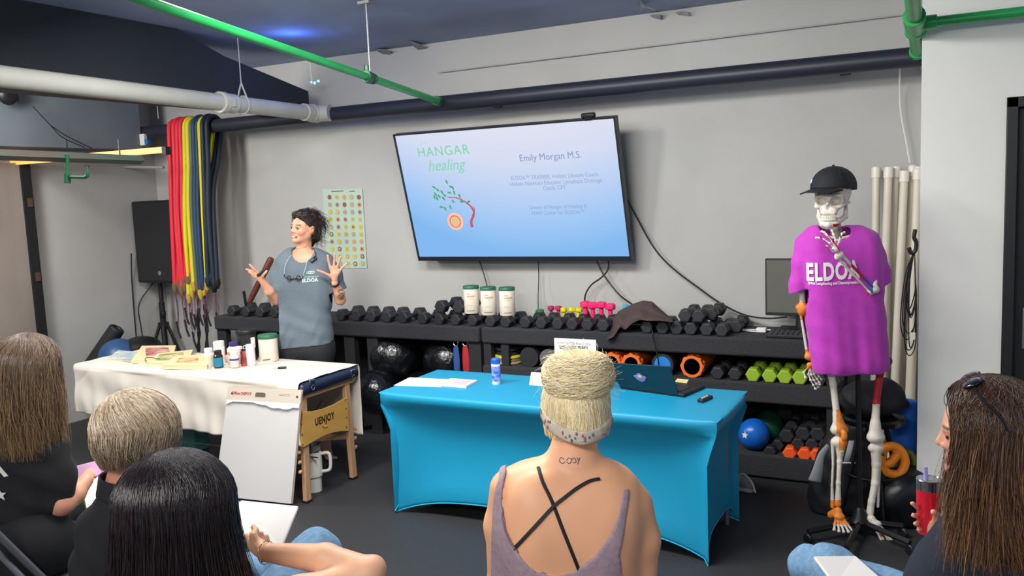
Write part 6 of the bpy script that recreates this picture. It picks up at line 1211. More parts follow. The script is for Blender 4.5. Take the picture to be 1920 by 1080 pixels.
# hair
m_dk = mat('dark_brown_hair', '#241a17', .5, bump=.6, bs=60)
S = SDF(.0045); S.ell(L(0, -.025, .04), (.084, .098, .084), .01, Rp).ell(L(.0, -.075, -.03), (.07, .05, .08), .03, Rp); S.ell(L(0, .03, .085), (.07, .06, .04), .02, Rp).ell(L(.03, -.07, -.09), (.045, .035, .05), .02, Rp)
S.ell(L(0, .10, -.025), (.070, .075, .085), .010, Rp, True)
hm = S.mesh('hair', m_dk, pr, fn=lambda Fd, X, Y, Z: Fd + .007 * np.sin(X * 95 + 2 * np.sin(Z * 60)) * np.sin(Y * 80 + Z * 70))
g = np.random.default_rng(4); nS = 900; P0 = []
for i in range(nS):
    th = g.uniform(0, 6.283); z = g.uniform(-.9, 1); 
    d = A(math.cos(th) * math.sqrt(1 - z * z), math.sin(th) * math.sqrt(1 - z * z), z)
    if d[1] > .12 and d[2] < .45: continue
    s0 = L(0, -.025, .03) + Rp @ (d * A(.078, .09, .085)); t_ = unit(np.cross(d, A(g.normal(), g.normal(), g.normal()))); ln = g.uniform(.04, .10); cu = g.uniform(-1, 1, 3) * .35
    pts = [s0 + Rp @ (d * (.004 + .028 * math.sin(math.pi * q * .8)) + (t_ + cu * q) * ln * q * (.6 if d[1] > .1 else 1) + A(0, -.3, -.5) * ln * q * q) for q in np.linspace(0, 1, 8)]; P0.append(pts)
P0 = np.array(P0); V, Q, Cc = tubes(P0, np.full(P0.shape[:2], .0016) * np.linspace(1.1, .4, 8)[None], np.tile(lc('#2c201c'), P0.shape[:2] + (1,)) * g.uniform(.5, 1.8, (len(P0), 1, 1))); rawmesh('hair_strands', V, Q, m_hair, hm, Cc)
# things worn and held
gl = thing('eyeglasses', 'eyeglasses hanging on a beaded cord on the presenter\'s chest', 'glasses', K(552, 518, .12)); 
m_cord = mat('beaded_cord', '#9ec0c8', .4)
def surfpath(ob, pts, lift): return [p for p in (onto(ob, x, y, lift)[0] for x, y, _ in smoothpath([(a, b, 0) for a, b in pts], 5)) if p is not None]
for pts in ([(548, 478), (541, 487), (535, 500), (534, 514)], [(584, 480), (577, 490), (573, 503), (569, 517)]):
    q = surfpath(tee, pts, .006)
    if len(q) > 2: MB().tube(q, .0026, 6).obj('cord', m_cord, gl)
q = surfpath(tee, [(534, 514), (536, 519), (545, 523), (555, 522), (565, 523), (569, 517)], .01)
if len(q) > 2: MB().tube(q, .0035, 6).obj('frame', m_black, gl)
for x in (543, 560):
    p_, n_ = onto(tee, x, 521, .012)
    if p_ is not None: MB().torus(p_, .017, .0022, n_, 18, 6, sx=1.2, sy=.7).obj('lens_rim', m_black, gl)
mc_ = thing('wireless_microphone', 'black clip-on microphone and cord on the presenter\'s neckline', 'microphone', K(584, 482, .12))
p_, n_ = onto(tee, 588, 487, .008)
if p_ is not None: MB().box(p_, (.05, .02, .026), frame(n_) @ Ry(.6)).obj('transmitter', m_black, mc_, bevel=.004)
p_, n_ = onto(tee, 582, 481, .02)
if p_ is not None: MB().ball(p_, .019, 16).obj('foam_ball', m_black, mc_, smooth=180)
MB().tube(smoothpath([K(590, 470, .06), K(592, 478, .1), K(588, 485, .13)]), .003, 6).obj('lead', m_black, mc_)
ck_ = thing('presentation_clicker', 'small black clicker held in the presenter\'s palm-up hand', 'clicker', K(492, 510, .2)); MB().box(K(491, 511, .2), (.075, .03, .02), np.array([unit(K(498, 506) - K(485, 515)), -FH, unit(K(485, 506) - K(492, 518))]).T).obj('clicker_body', m_black, ck_, bevel=.006)
wa, wb_ = K(625, 536, .125), K(628, 527, .135); wd = unit(K(628, 531, .13) - K(636, 548, .08))
tag(MB().torus(K(628.5, 532, .128), .026, .0065, wd, 24, 8, flat=1.4).obj('wristband', m_black), 'black band around the wrist of the presenter\'s open raised hand', 'wristband')
MB().tube([L(.083, -.012, -.042), L(.085, -.012, -.058)], .0022, 6).obj('earring', m_chrome, pr)
MB().tube(smoothpath([L(-.07, .02, -.13), L(-.03, .06, -.15), L(.03, .05, -.15), L(.07, .0, -.13)]), .0012, 5).obj('necklace', m_chrome, pr)
# ================================================================ AUDIENCE
def legs(S, K, hipL, hipR, kneeL, kneeR, footdrop=.42, r=.085):
    for h_, k_ in ((hipL, kneeL), (hipR, kneeR)): S.cap(h_, k_, r, .06, .05).cap(k_, A(k_[0], k_[1], .09), .055, .04, .02).cap(A(k_[0], k_[1], .05), A(k_[0], k_[1], .04) + FH * .14, .04, .035, .02)
m_jean = mat('blue_denim', '#6f96b8', .85, var=.12, vs_=60, bump=.2, bs=250)
# -------- woman with the blonde bun
K = VPl(-.87, 1.95); K = VPl(*(A(-.9, 2.06)))
w1 = thing('person', 'woman seated with back to us, blonde bun, mauve tank top with crossed black straps', 'person', (-.9, 2.06, 0))
M_ = K.m; S = SDF(.005); Rb = frame(FH + UZ * -.05); hc = K(1079, 763, -.03); L = head(S, hc, Rb, .98)
S.cap(K(1077, 822, -.02), K(1075, 872, .0), .054, .058, .03).cap(K(1076, 868, .0), K(1075, 905, .0), .062, .085, .05)
S.cap(K(1060, 880, .01), K(985, 902, -.01), .03, .045, .05).cap(K(1090, 882, .01), K(1165, 925, -.01), .03, .045, .05)
rows(S, K, [(918, 960, 1180, 44, .0), (950, 955, 1186, 56, .02), (1000, 952, 1185, 66, .02), (1060, 955, 1182, 72, .0), (1130, 965, 1172, 74, .0), (1200, 955, 1185, 80, .0), (1290, 930, 1210, 92, -.02)], .05)
S.ell(K(1012, 965, .055), (.055, .03, .085), .06, frame(FH)).ell(K(1124, 985, .055), (.055, .03, .085), .06, frame(FH))
S.chain([K(956, 917), K(945, 985, -.01), K(944, 1100, -.02), K(952, 1180, -.05)], [.055, .051, .043, .04], .025).cap(K(950, 1180, -.05), K(1010, 1200, -.35), .04, .028, .02)
S.chain([K(1186, 948), K(1200, 1010, -.01), K(1200, 1110, -.02), K(1193, 1190, -.05)], [.056, .052, .045, .04], .025).cap(K(1195, 1190, -.05), K(1130, 1210, -.35), .04, .028, .02)
hand(S, K(1010, 1200, -.35), K(1030, 1203, -.42), [[K(1032, 1195, -.40), K(1042, 1190, -.43)]] + [[K(1036 + i * 3, 1204 + i * 5, -.44), K(1046 + i * 3, 1206 + i * 5, -.48), K(1050 + i * 2, 1212 + i * 5, -.5)] for i in range(4)], .009)
hand(S, K(1130, 1210, -.35), K(1108, 1212, -.42), [[K(1106, 1204, -.40), K(1096, 1199, -.43)]] + [[K(1102 - i * 3, 1213 + i * 5, -.44), K(1092 - i * 3, 1215 + i * 5, -.48), K(1088 - i * 2, 1221 + i * 5, -.5)] for i in range(4)], .009)
def sc1(V): c = np.tile(lc('#f2b48a'), (len(V), 1)); return c * (1 + .05 * np.sin(V[:, 0] * 40) * np.sin(V[:, 2] * 33))[:, None]
bd = S.mesh('body', mat('blonde_skin', '#f2b48a', .48, vcol=True, sss=.07), w1, cfn=sc1)
S0 = S
# tank top: offset skin of the torso with a scooped back
S = SDF(.005); S.p = [q for q in S0.p]
def uv(px, py): p = K(px, py - 8 * (py > 940), .08); return p.dot(RH), p[2]
sco = [uv(*p) for p in [(968, 868), (950, 893), (942, 925), (941, 960), (950, 998), (966, 1027), (985, 1050), (1003, 1063), (1035, 1072), (1072, 1064), (1113, 1031), (1145, 986), (1160, 950), (1168, 915), (1168, 880)]]
su, sz_ = np.array(sco).T
ouL = [uv(*p) for p in [(952, 868), (940, 890), (932, 915), (925, 945), (921, 1007), (919, 1080), (925, 1300)]]; ouR = [uv(*p) for p in [(1180, 880), (1179, 925), (1166, 990), (1157, 1031), (1163, 1080), (1200, 1300)]]
stl = [uv(*p) for p in [(978, 872), (962, 885), (948, 905), (941, 930)]]
def tank(Fd, X, Y, Z):
    u = X * RH[0] + Y * RH[1]; v = X * FH[0] + Y * FH[1]; vb = K(1075, 1000, .0).dot(FH)
    lb = np.interp(-Z, [-q[1] for q in ouL], [q[0] for q in ouL]); rb_ = np.interp(-Z, [-q[1] for q in ouR], [q[0] for q in ouR])
    # inner edge of the straps at each height
    il = np.interp(-Z, [-q[1] for q in sco[:9]], [q[0] for q in sco[:9]]); ir = np.interp(-Z, [-q[1] for q in sco[:7:-1]], [q[0] for q in sco[:7:-1]])
    hole = np.minimum(u - il, ir - u); hole = np.where(Z < sz_.min(), np.minimum(hole, Z - sz_.min()), hole); side = np.maximum(lb - u, u - rb_)
    zt = np.where(u < K(1075, 0).dot(RH), K(1000, 872)[2], K(1160, 898)[2])
    F2 = np.maximum(Fd - .006 + .0015 * np.sin(u * 60 + Z * 30), np.maximum(hole, side)); F2 = np.maximum(F2, Z - zt)
    return np.maximum(F2, K(1075, 1290)[2] - Z)
tk = S.mesh('tank_top', mat('mauve_jersey', '#a8919a', .9, var=.08, vs_=60, bump=.25, bs=260), w1, fn=tank)
pth = [p for p in (onto(tk, x, y, .003)[0] for x, y, _ in smoothpath([(a + 0, b + 2, 0) for a, b in [(943, 915), (942, 960), (950, 1000), (968, 1030), (1003, 1066), (1035, 1076), (1072, 1068), (1114, 1036), (1147, 990)]], 5)) if p is not None and np.linalg.norm(p - K(1060, 1000)) < .5]
MB().tube(pth, .0028, 6).obj('neckline_seam', mat('mauve_dark', '#8c7680', .9), tk)
m_str = mat('black_strap', '#1a1b1d', .7)
ribbon(bd, [(1009, 876), (1018, 905), (1035, 941), (1056, 995), (1079, 1052), (1090, 1080)], .0047, m_str, 'crossed_strap', tk, .002)
ribbon(bd, [(1124, 899), (1105, 903), (1080, 917), (1057, 934), (1035, 952), (1000, 990), (966, 1027), (945, 1050)], .0047, m_str, 'crossed_strap', tk, .004)
# tattoo at the nape
mt2 = mat('tattoo_ink', '#5c5870', .7)
for pts in ([(1058, 862), (1052, 858), (1049, 864), (1054, 869), (1060, 866)], [(1062, 864), (1066, 859), (1072, 862), (1068, 869), (1062, 866)], [(1071, 862), (1077, 859), (1080, 866), (1074, 868)], [(1082, 858), (1085, 864), (1087, 858), (1083, 871)]): ribbon(bd, pts, .0011, mt2, 'tattoo', w1, .0006, n=5)
# trousers
S = SDF(.012); hp = K(1075, 1290, -.02); hz_ = .50
def seat(S, K, px, knee_dir, hw=.1, kl=.42, z=.5, py=1250):
    p = K(px, py); p = A(p[0], p[1], z); sd = A(-knee_dir[1], knee_dir[0], 0); return [(p + sd * q * hw, p + sd * q * (hw + .05) + knee_dir * kl) for q in (-1, 1)]
(hl, kl_), (hr, kr_) = seat(S, K, 1075, unit(FH)); legs(S, K, hl, hr, kl_, kr_); S.cap(hl + A(0, 0, .0) + (hr - hl) * .12, hr - (hr - hl) * .12, .10, .10, .05); S.mesh('trousers', mat('charcoal_trousers', '#2a2c33', .9), w1)
# hair: swept-up back, bun, stray hairs
BC = [(3, '#f4dea6', '#f8e8bc'), (3, '#faecc4', '#fdf4d8'), (.6, '#d8b880', '#ecd49c'), (1, '#f8eed0', '#faf4dc')]; m_bl = mat('blonde_base', '#f0daa4', .55, var=.12, vs_=30, bump=.5, bs=90, stretch=(6, 6, 1))
S = SDF(.005); S.ell(L(0, -.012, .035), (.088, .105, .09), .01, Rb).ell(L(0, -.035, -.025), (.080, .075, .07), .03, Rb); S.ell(L(0, .1, -.06), (.066, .06, .08), .01, Rb, True)
hb = S.mesh('hair', m_bl, w1)
bunc = K(1084, 704, .02); S = SDF(.005)
for a in np.linspace(0, 2 * math.pi, 13)[:-1]: S.ell(bunc + RH * .042 * math.cos(a) + FH * .035 * math.sin(a), (.045, .045, .052), .03, frame(FH))
bun = S.mesh('hair_bun', m_bl, w1)
g = np.random.default_rng(9)
def strandset(fn, n, m, cols, r, name, par, fr=.88):
    P0 = np.array([[fn(i, t) for t in np.linspace(0, 1, m)] for i in range(n)]); w_ = np.array([q[0] for q in cols]); ci = g.choice(len(cols), n, p=w_ / w_.sum()); rt_ = np.array([lc(q[1]) for q in cols])[ci]; tp_ = np.array([lc(q[2]) for q in cols])[ci]; t = np.linspace(0, 1, m)[None, :, None]
    V, Q, Cc = tubes(P0, np.full((n, m), r) * g.uniform(.6, 1.3, (n, 1)), (rt_[:, None] * (1 - t) + tp_[:, None] * t) * g.uniform(fr, 1.2, (n, 1, 1))); return rawmesh(name, V, Q, m_hair, par, Cc)
ph_ = g.uniform(0, 6.283, 1800); tr_ = g.uniform(-1.4, 1.9, 1800); ar_ = g.uniform(.8, 2.2, 1800); off_ = g.uniform(1.0, 1.13, 1800); sl_ = g.normal(0, .3, 1800)
def bunf(i, t):
    a = ph_[i] + ar_[i] * (t - .5); b = tr_[i] + sl_[i] * (t - .5) * 2; R_, r1, r2 = .041, .050 * off_[i], .055 * off_[i]
    return bunc + RH * (R_ * 1.05 * math.cos(a) + r1 * math.cos(a) * math.cos(b)) + FH * (R_ * .9 * math.sin(a) + r1 * math.sin(a) * math.cos(b)) + UZ * r2 * math.sin(b)
strandset(bunf, 1800, 12, BC, .0011, 'hair_strands', bun)
pA = g.uniform(math.pi * 1.02, math.pi * 1.98, 2600); z0 = g.uniform(-1.0, .1, 2600); of2 = g.uniform(1.0, 1.05, 2600); tw = g.normal(0, .25, 2600)
def upf(i, t):   # from the nape up to the bun
    a = pA[i] * (1 - t) + (math.pi * 1.5 + (pA[i] - math.pi * 1.5) * .55) * t + tw[i] * t * (1 - t); s_ = z0[i] + (1.15 - z0[i]) * t
    el = math.sin(min(1.45, s_) * 1.0); cz = math.cos(el * 1.35) if el > 0 else 1 - .12 * el * el; rad = (.092, .110, .105)
    return L(rad[0] * math.cos(a) * cz * of2[i], -.012 + rad[1] * math.sin(a) * cz * of2[i], .02 + rad[2] * of2[i] * (math.sin(el * 1.35) if el > 0 else el))
strandset(upf, 2600, 12, BC, .0009, 'hair_strands', hb)
fd = g.normal(0, 1, (420, 3)); fl_ = g.uniform(.015, .05, 420)
def fly(i, t):
    d = unit(fd[i] + A(0, 0, .4)); base = bunc + unit(d * A(1, 1, .8)) * .072; return base + d * fl_[i] * t + UZ * -.02 * t * t + unit(np.cross(d, A(.3, 1, .2))) * fl_[i] * .7 * t * t
strandset(fly, 420, 8, BC, .00035, 'hair_strands', bun)
# floral headscarf
m_sc = mat('floral_scarf', '#d8cebb', .8, bump=.3, bs=90, col2='#cbbdaa', vs_=40)
def bandf(u, v):
    a = math.pi * (.93 + 1.14 * u); t_ = 2 * u - 1; top = -.040 + .046 * abs(t_ - .12) ** 1.7 + (.012 if t_ < 0 else .004) * abs(t_); z = top - .038 * (1 - v) * (1.05 - .2 * abs(t_)); q = 1.0 - 3.2 * max(0, -z - .03) ** 1.25; b = 1.045 + .03 * math.sin(math.pi * v)
    return L(.090 * math.cos(a) * q * b, -.016 + .106 * math.sin(a) * q * b, z)
sf = MB().grid(bandf, 40, 6).obj('headscarf', m_sc, w1, smooth=180, solid=.004)
mb = MB(); gg = random.Random(5)
for i in range(30):
    u, v = gg.uniform(.08, .92), gg.uniform(.15, .85); p = bandf(u, v); n_ = unit((p - L(0, -.02, p[2] * 0 + 0)) * A(1, 1, .3)); mb.cur = gg.choice((0, 0, 1)); a_ = gg.uniform(0, 3); mb.lathe([(.0042 * gg.uniform(.6, 1.2), 0), (.003, .0022)], p + n_ * .002, 6, n_, sx=1.3, sy=.7)
mb.obj('flower_print', [mat('rose_print', '#a86a70', .8), mat('leaf_print', '#6a7068', .8)], sf, smooth=0)
# -------- woman with long brown highlighted hair, far side
K = VPl(-3.05, 2.03); w2 = thing('person', 'seated woman with long highlighted brown hair and black t-shirt, holding a pink phone', 'person', (-3.05, 2.03, 0))
S = SDF(.006); fdir = unit(FH + RH * .45 + UZ * -.12); Rb = frame(fdir); hc = K(57, 690, 0); L = head(S, hc, Rb, 1.0)
S.cap(K(52, 730, 0), K(48, 790, .02), .052, .06, .03)
rows(S, K, [(810, 8, 86, 20, .0), (845, -32, 108, 28, .0), (885, -36, 106, 34, .0), (950, -34, 102, 38, 0), (1040, -38, 112, 44, -.02), (1120, -42, 124, 50, -.05)], .04)
S.chain([K(96, 855, 0), K(108, 895, .02), K(116, 945, .04)], [.05, .048, .044], .03).chain([K(116, 945, .04), K(140, 927, -.02), K(162, 900, -.08)], [.043, .038, .027], .015)
hand(S, K(160, 898, -0.08), K(168, 888, -0.12), [[K(176, 892, -0.11), K(180, 885, -0.13)], [K(172, 880, -0.15), K(180, 878, -0.16), K(182, 883, -0.16)], [K(174, 884, -0.15), K(182, 884, -0.16)], [K(174, 888, -0.14), K(181, 890, -0.16)], [K(172, 892, -0.13), K(178, 895, -0.15)]], .0088)
S.chain([K(-30, 838, 0), K(-50, 900, .0), K(-40, 960, .0)], [.055, .05, .045], .03).cap(K(-40, 960, 0), K(60, 930, -.3), .042, .03, .02)
bd2 = S.mesh('body', mat('skin_warm2', '#cf9478', .5, var=.04, vs_=20, sss=.06), w2); S0 = S
m_bt = mat('black_tee', '#15161a', .9, bump=.2, bs=200)
S = SDF(.006); rows(S, K, [(810, 4, 92, 26, .0), (845, -40, 118, 36, .0), (885, -45, 116, 42, .0), (950, -42, 112, 46, 0), (1040, -46, 122, 52, -.02), (1120, -52, 134, 58, -.05)], .04)
S.chain([K(96, 850, 0), K(108, 885, .02), K(113, 935, .03)], [.062, .060, .058], .03).chain([K(-30, 848, 0), K(-50, 900, .0), K(-48, 940, 0)], [.065, .062, .06], .03)
te2 = S.mesh('tshirt', m_bt, w2, fn=lambda Fd, X, Y, Z: np.maximum(Fd + .004 * np.sin(X * 40 + Z * 55), np.where((X * RH[0] + Y * RH[1]) > K(84, 0).dot(RH), K(118, 922)[2] + ((X * RH[0] + Y * RH[1]) - K(118, 0).dot(RH)) * .25 - Z, -1)))
drape_text('A', .09, -12, 897, 8, 892, te2, m_white, te2, off=.004); 
p_, n_ = onto(te2, 2, 927, .004)
if p_ is not None: a1 = unit(np.cross(UZ, n_)); a2 = np.cross(n_, a1); MB().prism([((.026 if k % 2 == 0 else .011) * math.sin(math.pi / 5 * k), (.026 if k % 2 == 0 else .011) * math.cos(math.pi / 5 * k)) for k in range(10)], .002, p_, a1, a2, n_).obj('star_print', m_white, te2, smooth=0)
S = SDF(.012); kd = unit(FH + RH * .5); (hl, kl_), (hr, kr_) = seat(S, K, 45, kd, z=.5, py=1050); legs(S, K, hl, hr, kl_, kr_); S.cap(hl + A(0, 0, .06), hr + A(0, 0, .06), .13, .13, .05); S.mesh('trousers', mat('dark_trousers', '#17181c', .9), w2)
BR = [(3, '#54443c', '#8a7058'), (3, '#66544a', '#b8976c'), (2, '#7c695c', '#ccac7c'), (1.5, '#42342e', '#6a5040')]
S = SDF(.008); S.ell(L(0, -.02, .03), (.09, .11, .09), .01, Rb).chain([L(0, -.03, .0), L(0, -.035, -.12), L(0, -.035, -.2)], [.08, .07, .06], .03)
S.ell(L(0, .11, -.04), (.062, .075, .1), .01, Rb, True)
h2 = S.mesh('hair', mat('brown_base', '#5a483e', .55, var=.2, vs_=20, bump=.6, bs=80, stretch=(6, 6, 1)), w2)
hair(h2, L(0, -.012, .02), Rb, (.095, .115, .105), .37, 8500, BR, phis=(-215, 35), curl=.02, layer=.12, wave=.012, r=.0009, seed=11, lenvar=.5)
ph2 = thing('smartphone', 'pink cased phone held up by the brown-haired woman in black', 'phone', K(160, 885, -.13)); MB().box(K(161, 884, -.13), (.15, .075, .009), np.array([unit(K(183, 876) - K(143, 886)), unit(UZ * .7 + FH * .7), unit(FH * -.7 + UZ * .7)]).T @ Rx_(0)).obj('case', mat('pink_case', '#d8a8d0', .4), ph2, bevel=.004)
# chair edge of the first row
fc = thing('folding_chair', 'grey metal folding chair holding the woman in the black t-shirt', 'chair', A(K(40, 1050)[0], K(40, 1050)[1], 0)); m_ch = mat('chair_grey', '#7c7f86', .4, .5)
hp_ = A(K(45, 1050)[0], K(45, 1050)[1], 0); sdv = A(-kd[1], kd[0], 0); kd3 = A(kd[0], kd[1], 0)
MB().box(hp_ + A(0, 0, .39) + kd3 * .08, (.42, .42, .025), np.array([sdv, kd3, UZ]).T).obj('seat', m_ch, fc, bevel=.008)
for q in (-1, 1): MB().tube([hp_ + sdv * .22 * q + kd3 * .22, hp_ + sdv * .22 * q - kd3 * .28 + A(0, 0, .78)], .013, 10).obj('leg', m_ch, fc); MB().tube([hp_ + sdv * .22 * q - kd3 * .2 + A(0, 0, .012), hp_ + sdv * .22 * q + kd3 * .2 + A(0, 0, .4)], .013, 10).obj('leg', m_ch, fc)
MB().tube([K(-30, 1010, .28), K(50, 1092, .24)], .011, 10).obj('back_frame', m_ch, fc)
# -------- silver bob, black polo
K = VPl(-2.09, 1.66); w3 = thing('person', 'seated person with short silver-blonde bob and black collared shirt', 'person', (-2.09, 1.66, 0))
S = SDF(.006); fdir = unit(FH + RH * .25 + UZ * -.15); Rb = frame(fdir, unit(UZ - RH * .08)); hc = K(262, 808, 0); L = head(S, hc, Rb, 1.0)
S.cap(K(252, 850, 0), K(240, 905, 0), .056, .062, .03)
rows(S, K, [(938, 216, 285, 24, 0), (975, 196, 338, 36, 0), (1010, 180, 362, 50, 0), (1080, 175, 365, 54, -.02), (1180, 170, 370, 58, -.05)], .05)
S.chain([K(192, 985, 0), K(180, 1060, 0), K(185, 1150, -.03)], [.055, .05, .045], .03).chain([K(350, 950, 0), K(372, 1040, -.02), K(365, 1130, -.05)], [.06, .055, .045], .03)
S.mesh('body', mat('skin_pink', '#c4826a', .5, sss=.06), w3)
S = SDF(.006); rows(S, K, [(938, 212, 290, 30, 0), (975, 186, 348, 44, 0), (1010, 172, 372, 58, 0), (1080, 165, 375, 62, -.02), (1190, 160, 380, 66, -.05)], .05)
S.chain([K(190, 985, 0), K(180, 1055, 0), K(184, 1110, -.02)], [.066, .063, .06], .03).chain([K(350, 948, 0), K(374, 1040, -.02), K(368, 1090, -.03)], [.075, .07, .066], .03)
sh3 = S.mesh('polo_shirt', m_bt, w3, fn=lambda Fd, X, Y, Z: Fd + .004 * np.sin(X * 35 + Z * 45) )
cN = (K(246, 914, .0)); MB().grid(lambda u, v: cN + (RH * math.cos(6.283 * u) * (.082 + .012 * v) + FH * math.sin(6.283 * u) * (.075 + .012 * v)) + UZ * (.035 - .055 * v + .012 * math.cos(6.283 * u) * -1), 36, 4).obj('collar', mat('black_knit', '#1b1c20', .95, bump=.4, bs=400), sh3, solid=.006, smooth=180)
S = SDF(.012); kd = unit(FH + RH * .2); (hl, kl_), (hr, kr_) = seat(S, K, 255, kd, z=.5, py=1150); legs(S, K, hl, hr, kl_, kr_); S.cap(hl + A(0, 0, .06), hr + A(0, 0, .06), .13, .13, .05); S.mesh('trousers', mat('dark_trousers', '#17181c'), w3)
SB = [(3, '#c0aa90', '#7c6454'), (3, '#e0ccac', '#9c8268'), (2.5, '#f0e2c6', '#c0a684'), (1.5, '#8c7462', '#54443a')]
S = SDF(.007); S.ell(L(0, -.015, .03), (.098, .115, .092), .01, Rb).ell(L(0, -.03, -.03), (.094, .09, .07), .04, Rb); S.ell(L(0, .125, -.04), (.06, .075, .1), .01, Rb, True)
h3 = S.mesh('hair', mat('silver_base', '#8c7a64', .55, var=.2, vs_=20, bump=.6, bs=80, stretch=(6, 6, 1)), w3)
hair(h3, L(0, -.012, .02), Rb, (.108, .120, .10), .115, 9000, SB, part=(-.42, -.55, -.1), phis=(-205, 25), curl=.035, layer=.09, wave=.010, r=.0009, seed=21, eq=.12, lenvar=.35)
nbp = [K(150, 905, -1.0), K(185, 855, -1.2), K(238, 890, -1.1), K(168, 985, -.84)]; nb3 = thing('notebook', 'white pages with a green edge on the lap between the two people in black', 'notebook', nbp[0])
MB().add([p - UZ * .012 for p in nbp] + [p - UZ * .004 for p in nbp], [(0, 1, 2, 3), (7, 6, 5, 4), (0, 4, 5, 1), (1, 5, 6, 2), (2, 6, 7, 3), (3, 7, 4, 0)]).obj('cover', mat('lime_cover', '#58c83a', .6), nb3, smooth=0)
cN2 = sum(nbp) / 4; MB().add([cN2 + (p - cN2) * .96 - UZ * .004 for p in nbp] + [cN2 + (p - cN2) * .96 + UZ * .004 for p in nbp], [(0, 1, 2, 3), (7, 6, 5, 4), (0, 4, 5, 1), (1, 5, 6, 2), (2, 6, 7, 3), (3, 7, 4, 0)]).obj('pages', paper, nb3, smooth=0)
# -------- long black hair, nearest
K = VPl(-1.48, 1.25); w4 = thing('person', 'person with long glossy black hair, arm resting out over blue jeans, back to us', 'person', (-1.48, 1.25, 0))
S = SDF(.005); fdir = unit(FH + RH * .25 + UZ * -.22); Rb = frame(fdir); hc = K(335, 958, 0); L = head(S, hc, Rb, 1.0)
S.cap(K(330, 1040, 0), K(328, 1110, 0), .055, .06, .03)
rows(S, K, [(1130, 250, 410, 44, -.06), (1170, 190, 470, 58, -.06), (1260, 185, 480, 70, -.06), (1400, 190, 480, 80, -.06)], .05)
S.chain([K(455, 1175, 0), K(560, 1125, -.04), K(690, 1076, -.08)], [.055, .048, .036], .03).chain([K(690, 1074, -.08), K(610, 1048, -.12), K(500, 1036, -.2)], [.036, .035, .0225], .012)
S.ell(K(704, 1062, -.09), (.02, .02, .022), .02)
hand(S, K(500, 1036, -.2), K(478, 1022, -.24), [[K(474, 1004, -.23), K(480, 995, -.26), K(475, 988, -.28)], [K(464, 1006, -.26), K(477, 1001, -.3), K(490, 1000, -.33)], [K(470, 1012, -.28), K(486, 1008, -.32), K(500, 1006, -.35)], [K(474, 1017, -.28), K(490, 1015, -.32), K(502, 1013, -.35)], [K(478, 1022, -.27), K(490, 1022, -.31), K(497, 1022, -.33)]], .0082)
S.chain([K(215, 1175, 0), K(200, 1300, 0)], [.055, .05], .03).cap(K(200, 1300, 0), K(400, 1230, -.2), .04, .03, .02)
bd4 = S.mesh('body', m_skin2, w4)
MB().torus(K(499, 1036, -.2), .0275, .0012, unit(K(500, 1036, -.2) - K(610, 1048, -.12)), 30, 6).obj('bracelet', mat('gold', '#c8a050', .25, 1), w4); MB().ball(K(492, 1052, -.175), .004, 8).obj('bracelet_bead', mat('gold', '#c8a050'), w4)
S = SDF(.008); rows(S, K, [(1130, 240, 420, 50, -.06), (1175, 180, 480, 66, -.06), (1260, 175, 490, 80, -.06), (1400, 180, 490, 88, -.06)], .05); S.mesh('top', mat('black_tee', '#15161a'), w4)
S = SDF(.008); kn = K(592, 1040, -.42); hp4 = K(440, 1250, -.05); S.cap(hp4, kn, .10, .068, .04).cap(kn, A(kn[0], kn[1], .1) + RH * .02, .066, .05, .02); hp5 = K(300, 1250, -.05); kn5 = K(470, 1050, -.55) - UZ * .05; S.cap(hp5, kn5, .10, .068, .04).cap(kn5, A(kn5[0], kn5[1], .1), .06, .05, .02).cap(hp4, hp5, .12, .12, .05)
S.mesh('jeans', m_jean, w4, fn=lambda Fd, X, Y, Z: Fd + .003 * np.sin(X * 60 + Y * 45) * np.sin(Z * 50))
BK = [(4, '#17131a', '#1c1416'), (2, '#241c20', '#3a2420'), (1, '#1c181e', '#4a2c24')]
S = SDF(.008); S.ell(L(0, -.02, .03), (.098, .12, .092), .01, Rb).chain([L(0, -.04, .0), L(0, -.045, -.15), L(0, -.04, -.4)], [.085, .085, .09], .03); S.cap(L(.07, -.01, -.04), L(.095, .0, -.4), .03, .03, .03).cap(L(-.07, -.01, -.04), L(-.095, .0, -.4), .03, .03, .03); S.ell(L(0, .13, -.04), (.06, .075, .1), .01, Rb, True)
h4 = S.mesh('hair', mat('black_base', '#141014', .4, bump=.5, bs=90, stretch=(6, 6, 1)), w4)
hair(h4, L(0, -.012, .02), Rb, (.108, .125, .105), .48, 9000, BK, part=(-.12, -.5, .25), phis=(-210, 30), curl=-.045, layer=.12, wave=.006, r=.0008, seed=31, drift=.14, lenvar=.3)
nq = [K(400, 995, -.42), K(452, 937, -.58), K(560, 948, -.52), K(528, 1026, -.36)]; nb4 = thing('notebook', 'open white notebook on the jeans of the black-haired person', 'notebook', nq[3])
MB().add([p - UZ * .010 for p in nq] + [p for p in nq], [(0, 1, 2, 3), (7, 6, 5, 4), (0, 4, 5, 1), (1, 5, 6, 2), (2, 6, 7, 3), (3, 7, 4, 0)]).obj('pages', mat('notebook_white', '#d8d6d2', .8), nb4, smooth=0, bevel=.004)
MB().tube(smoothpath([K(444, 942, -.57), K(436, 955, -.53), K(425, 972, -.48)]), .008, 8).obj('page_curl', mat('notebook_white', '#d8d6d2'), nb4)
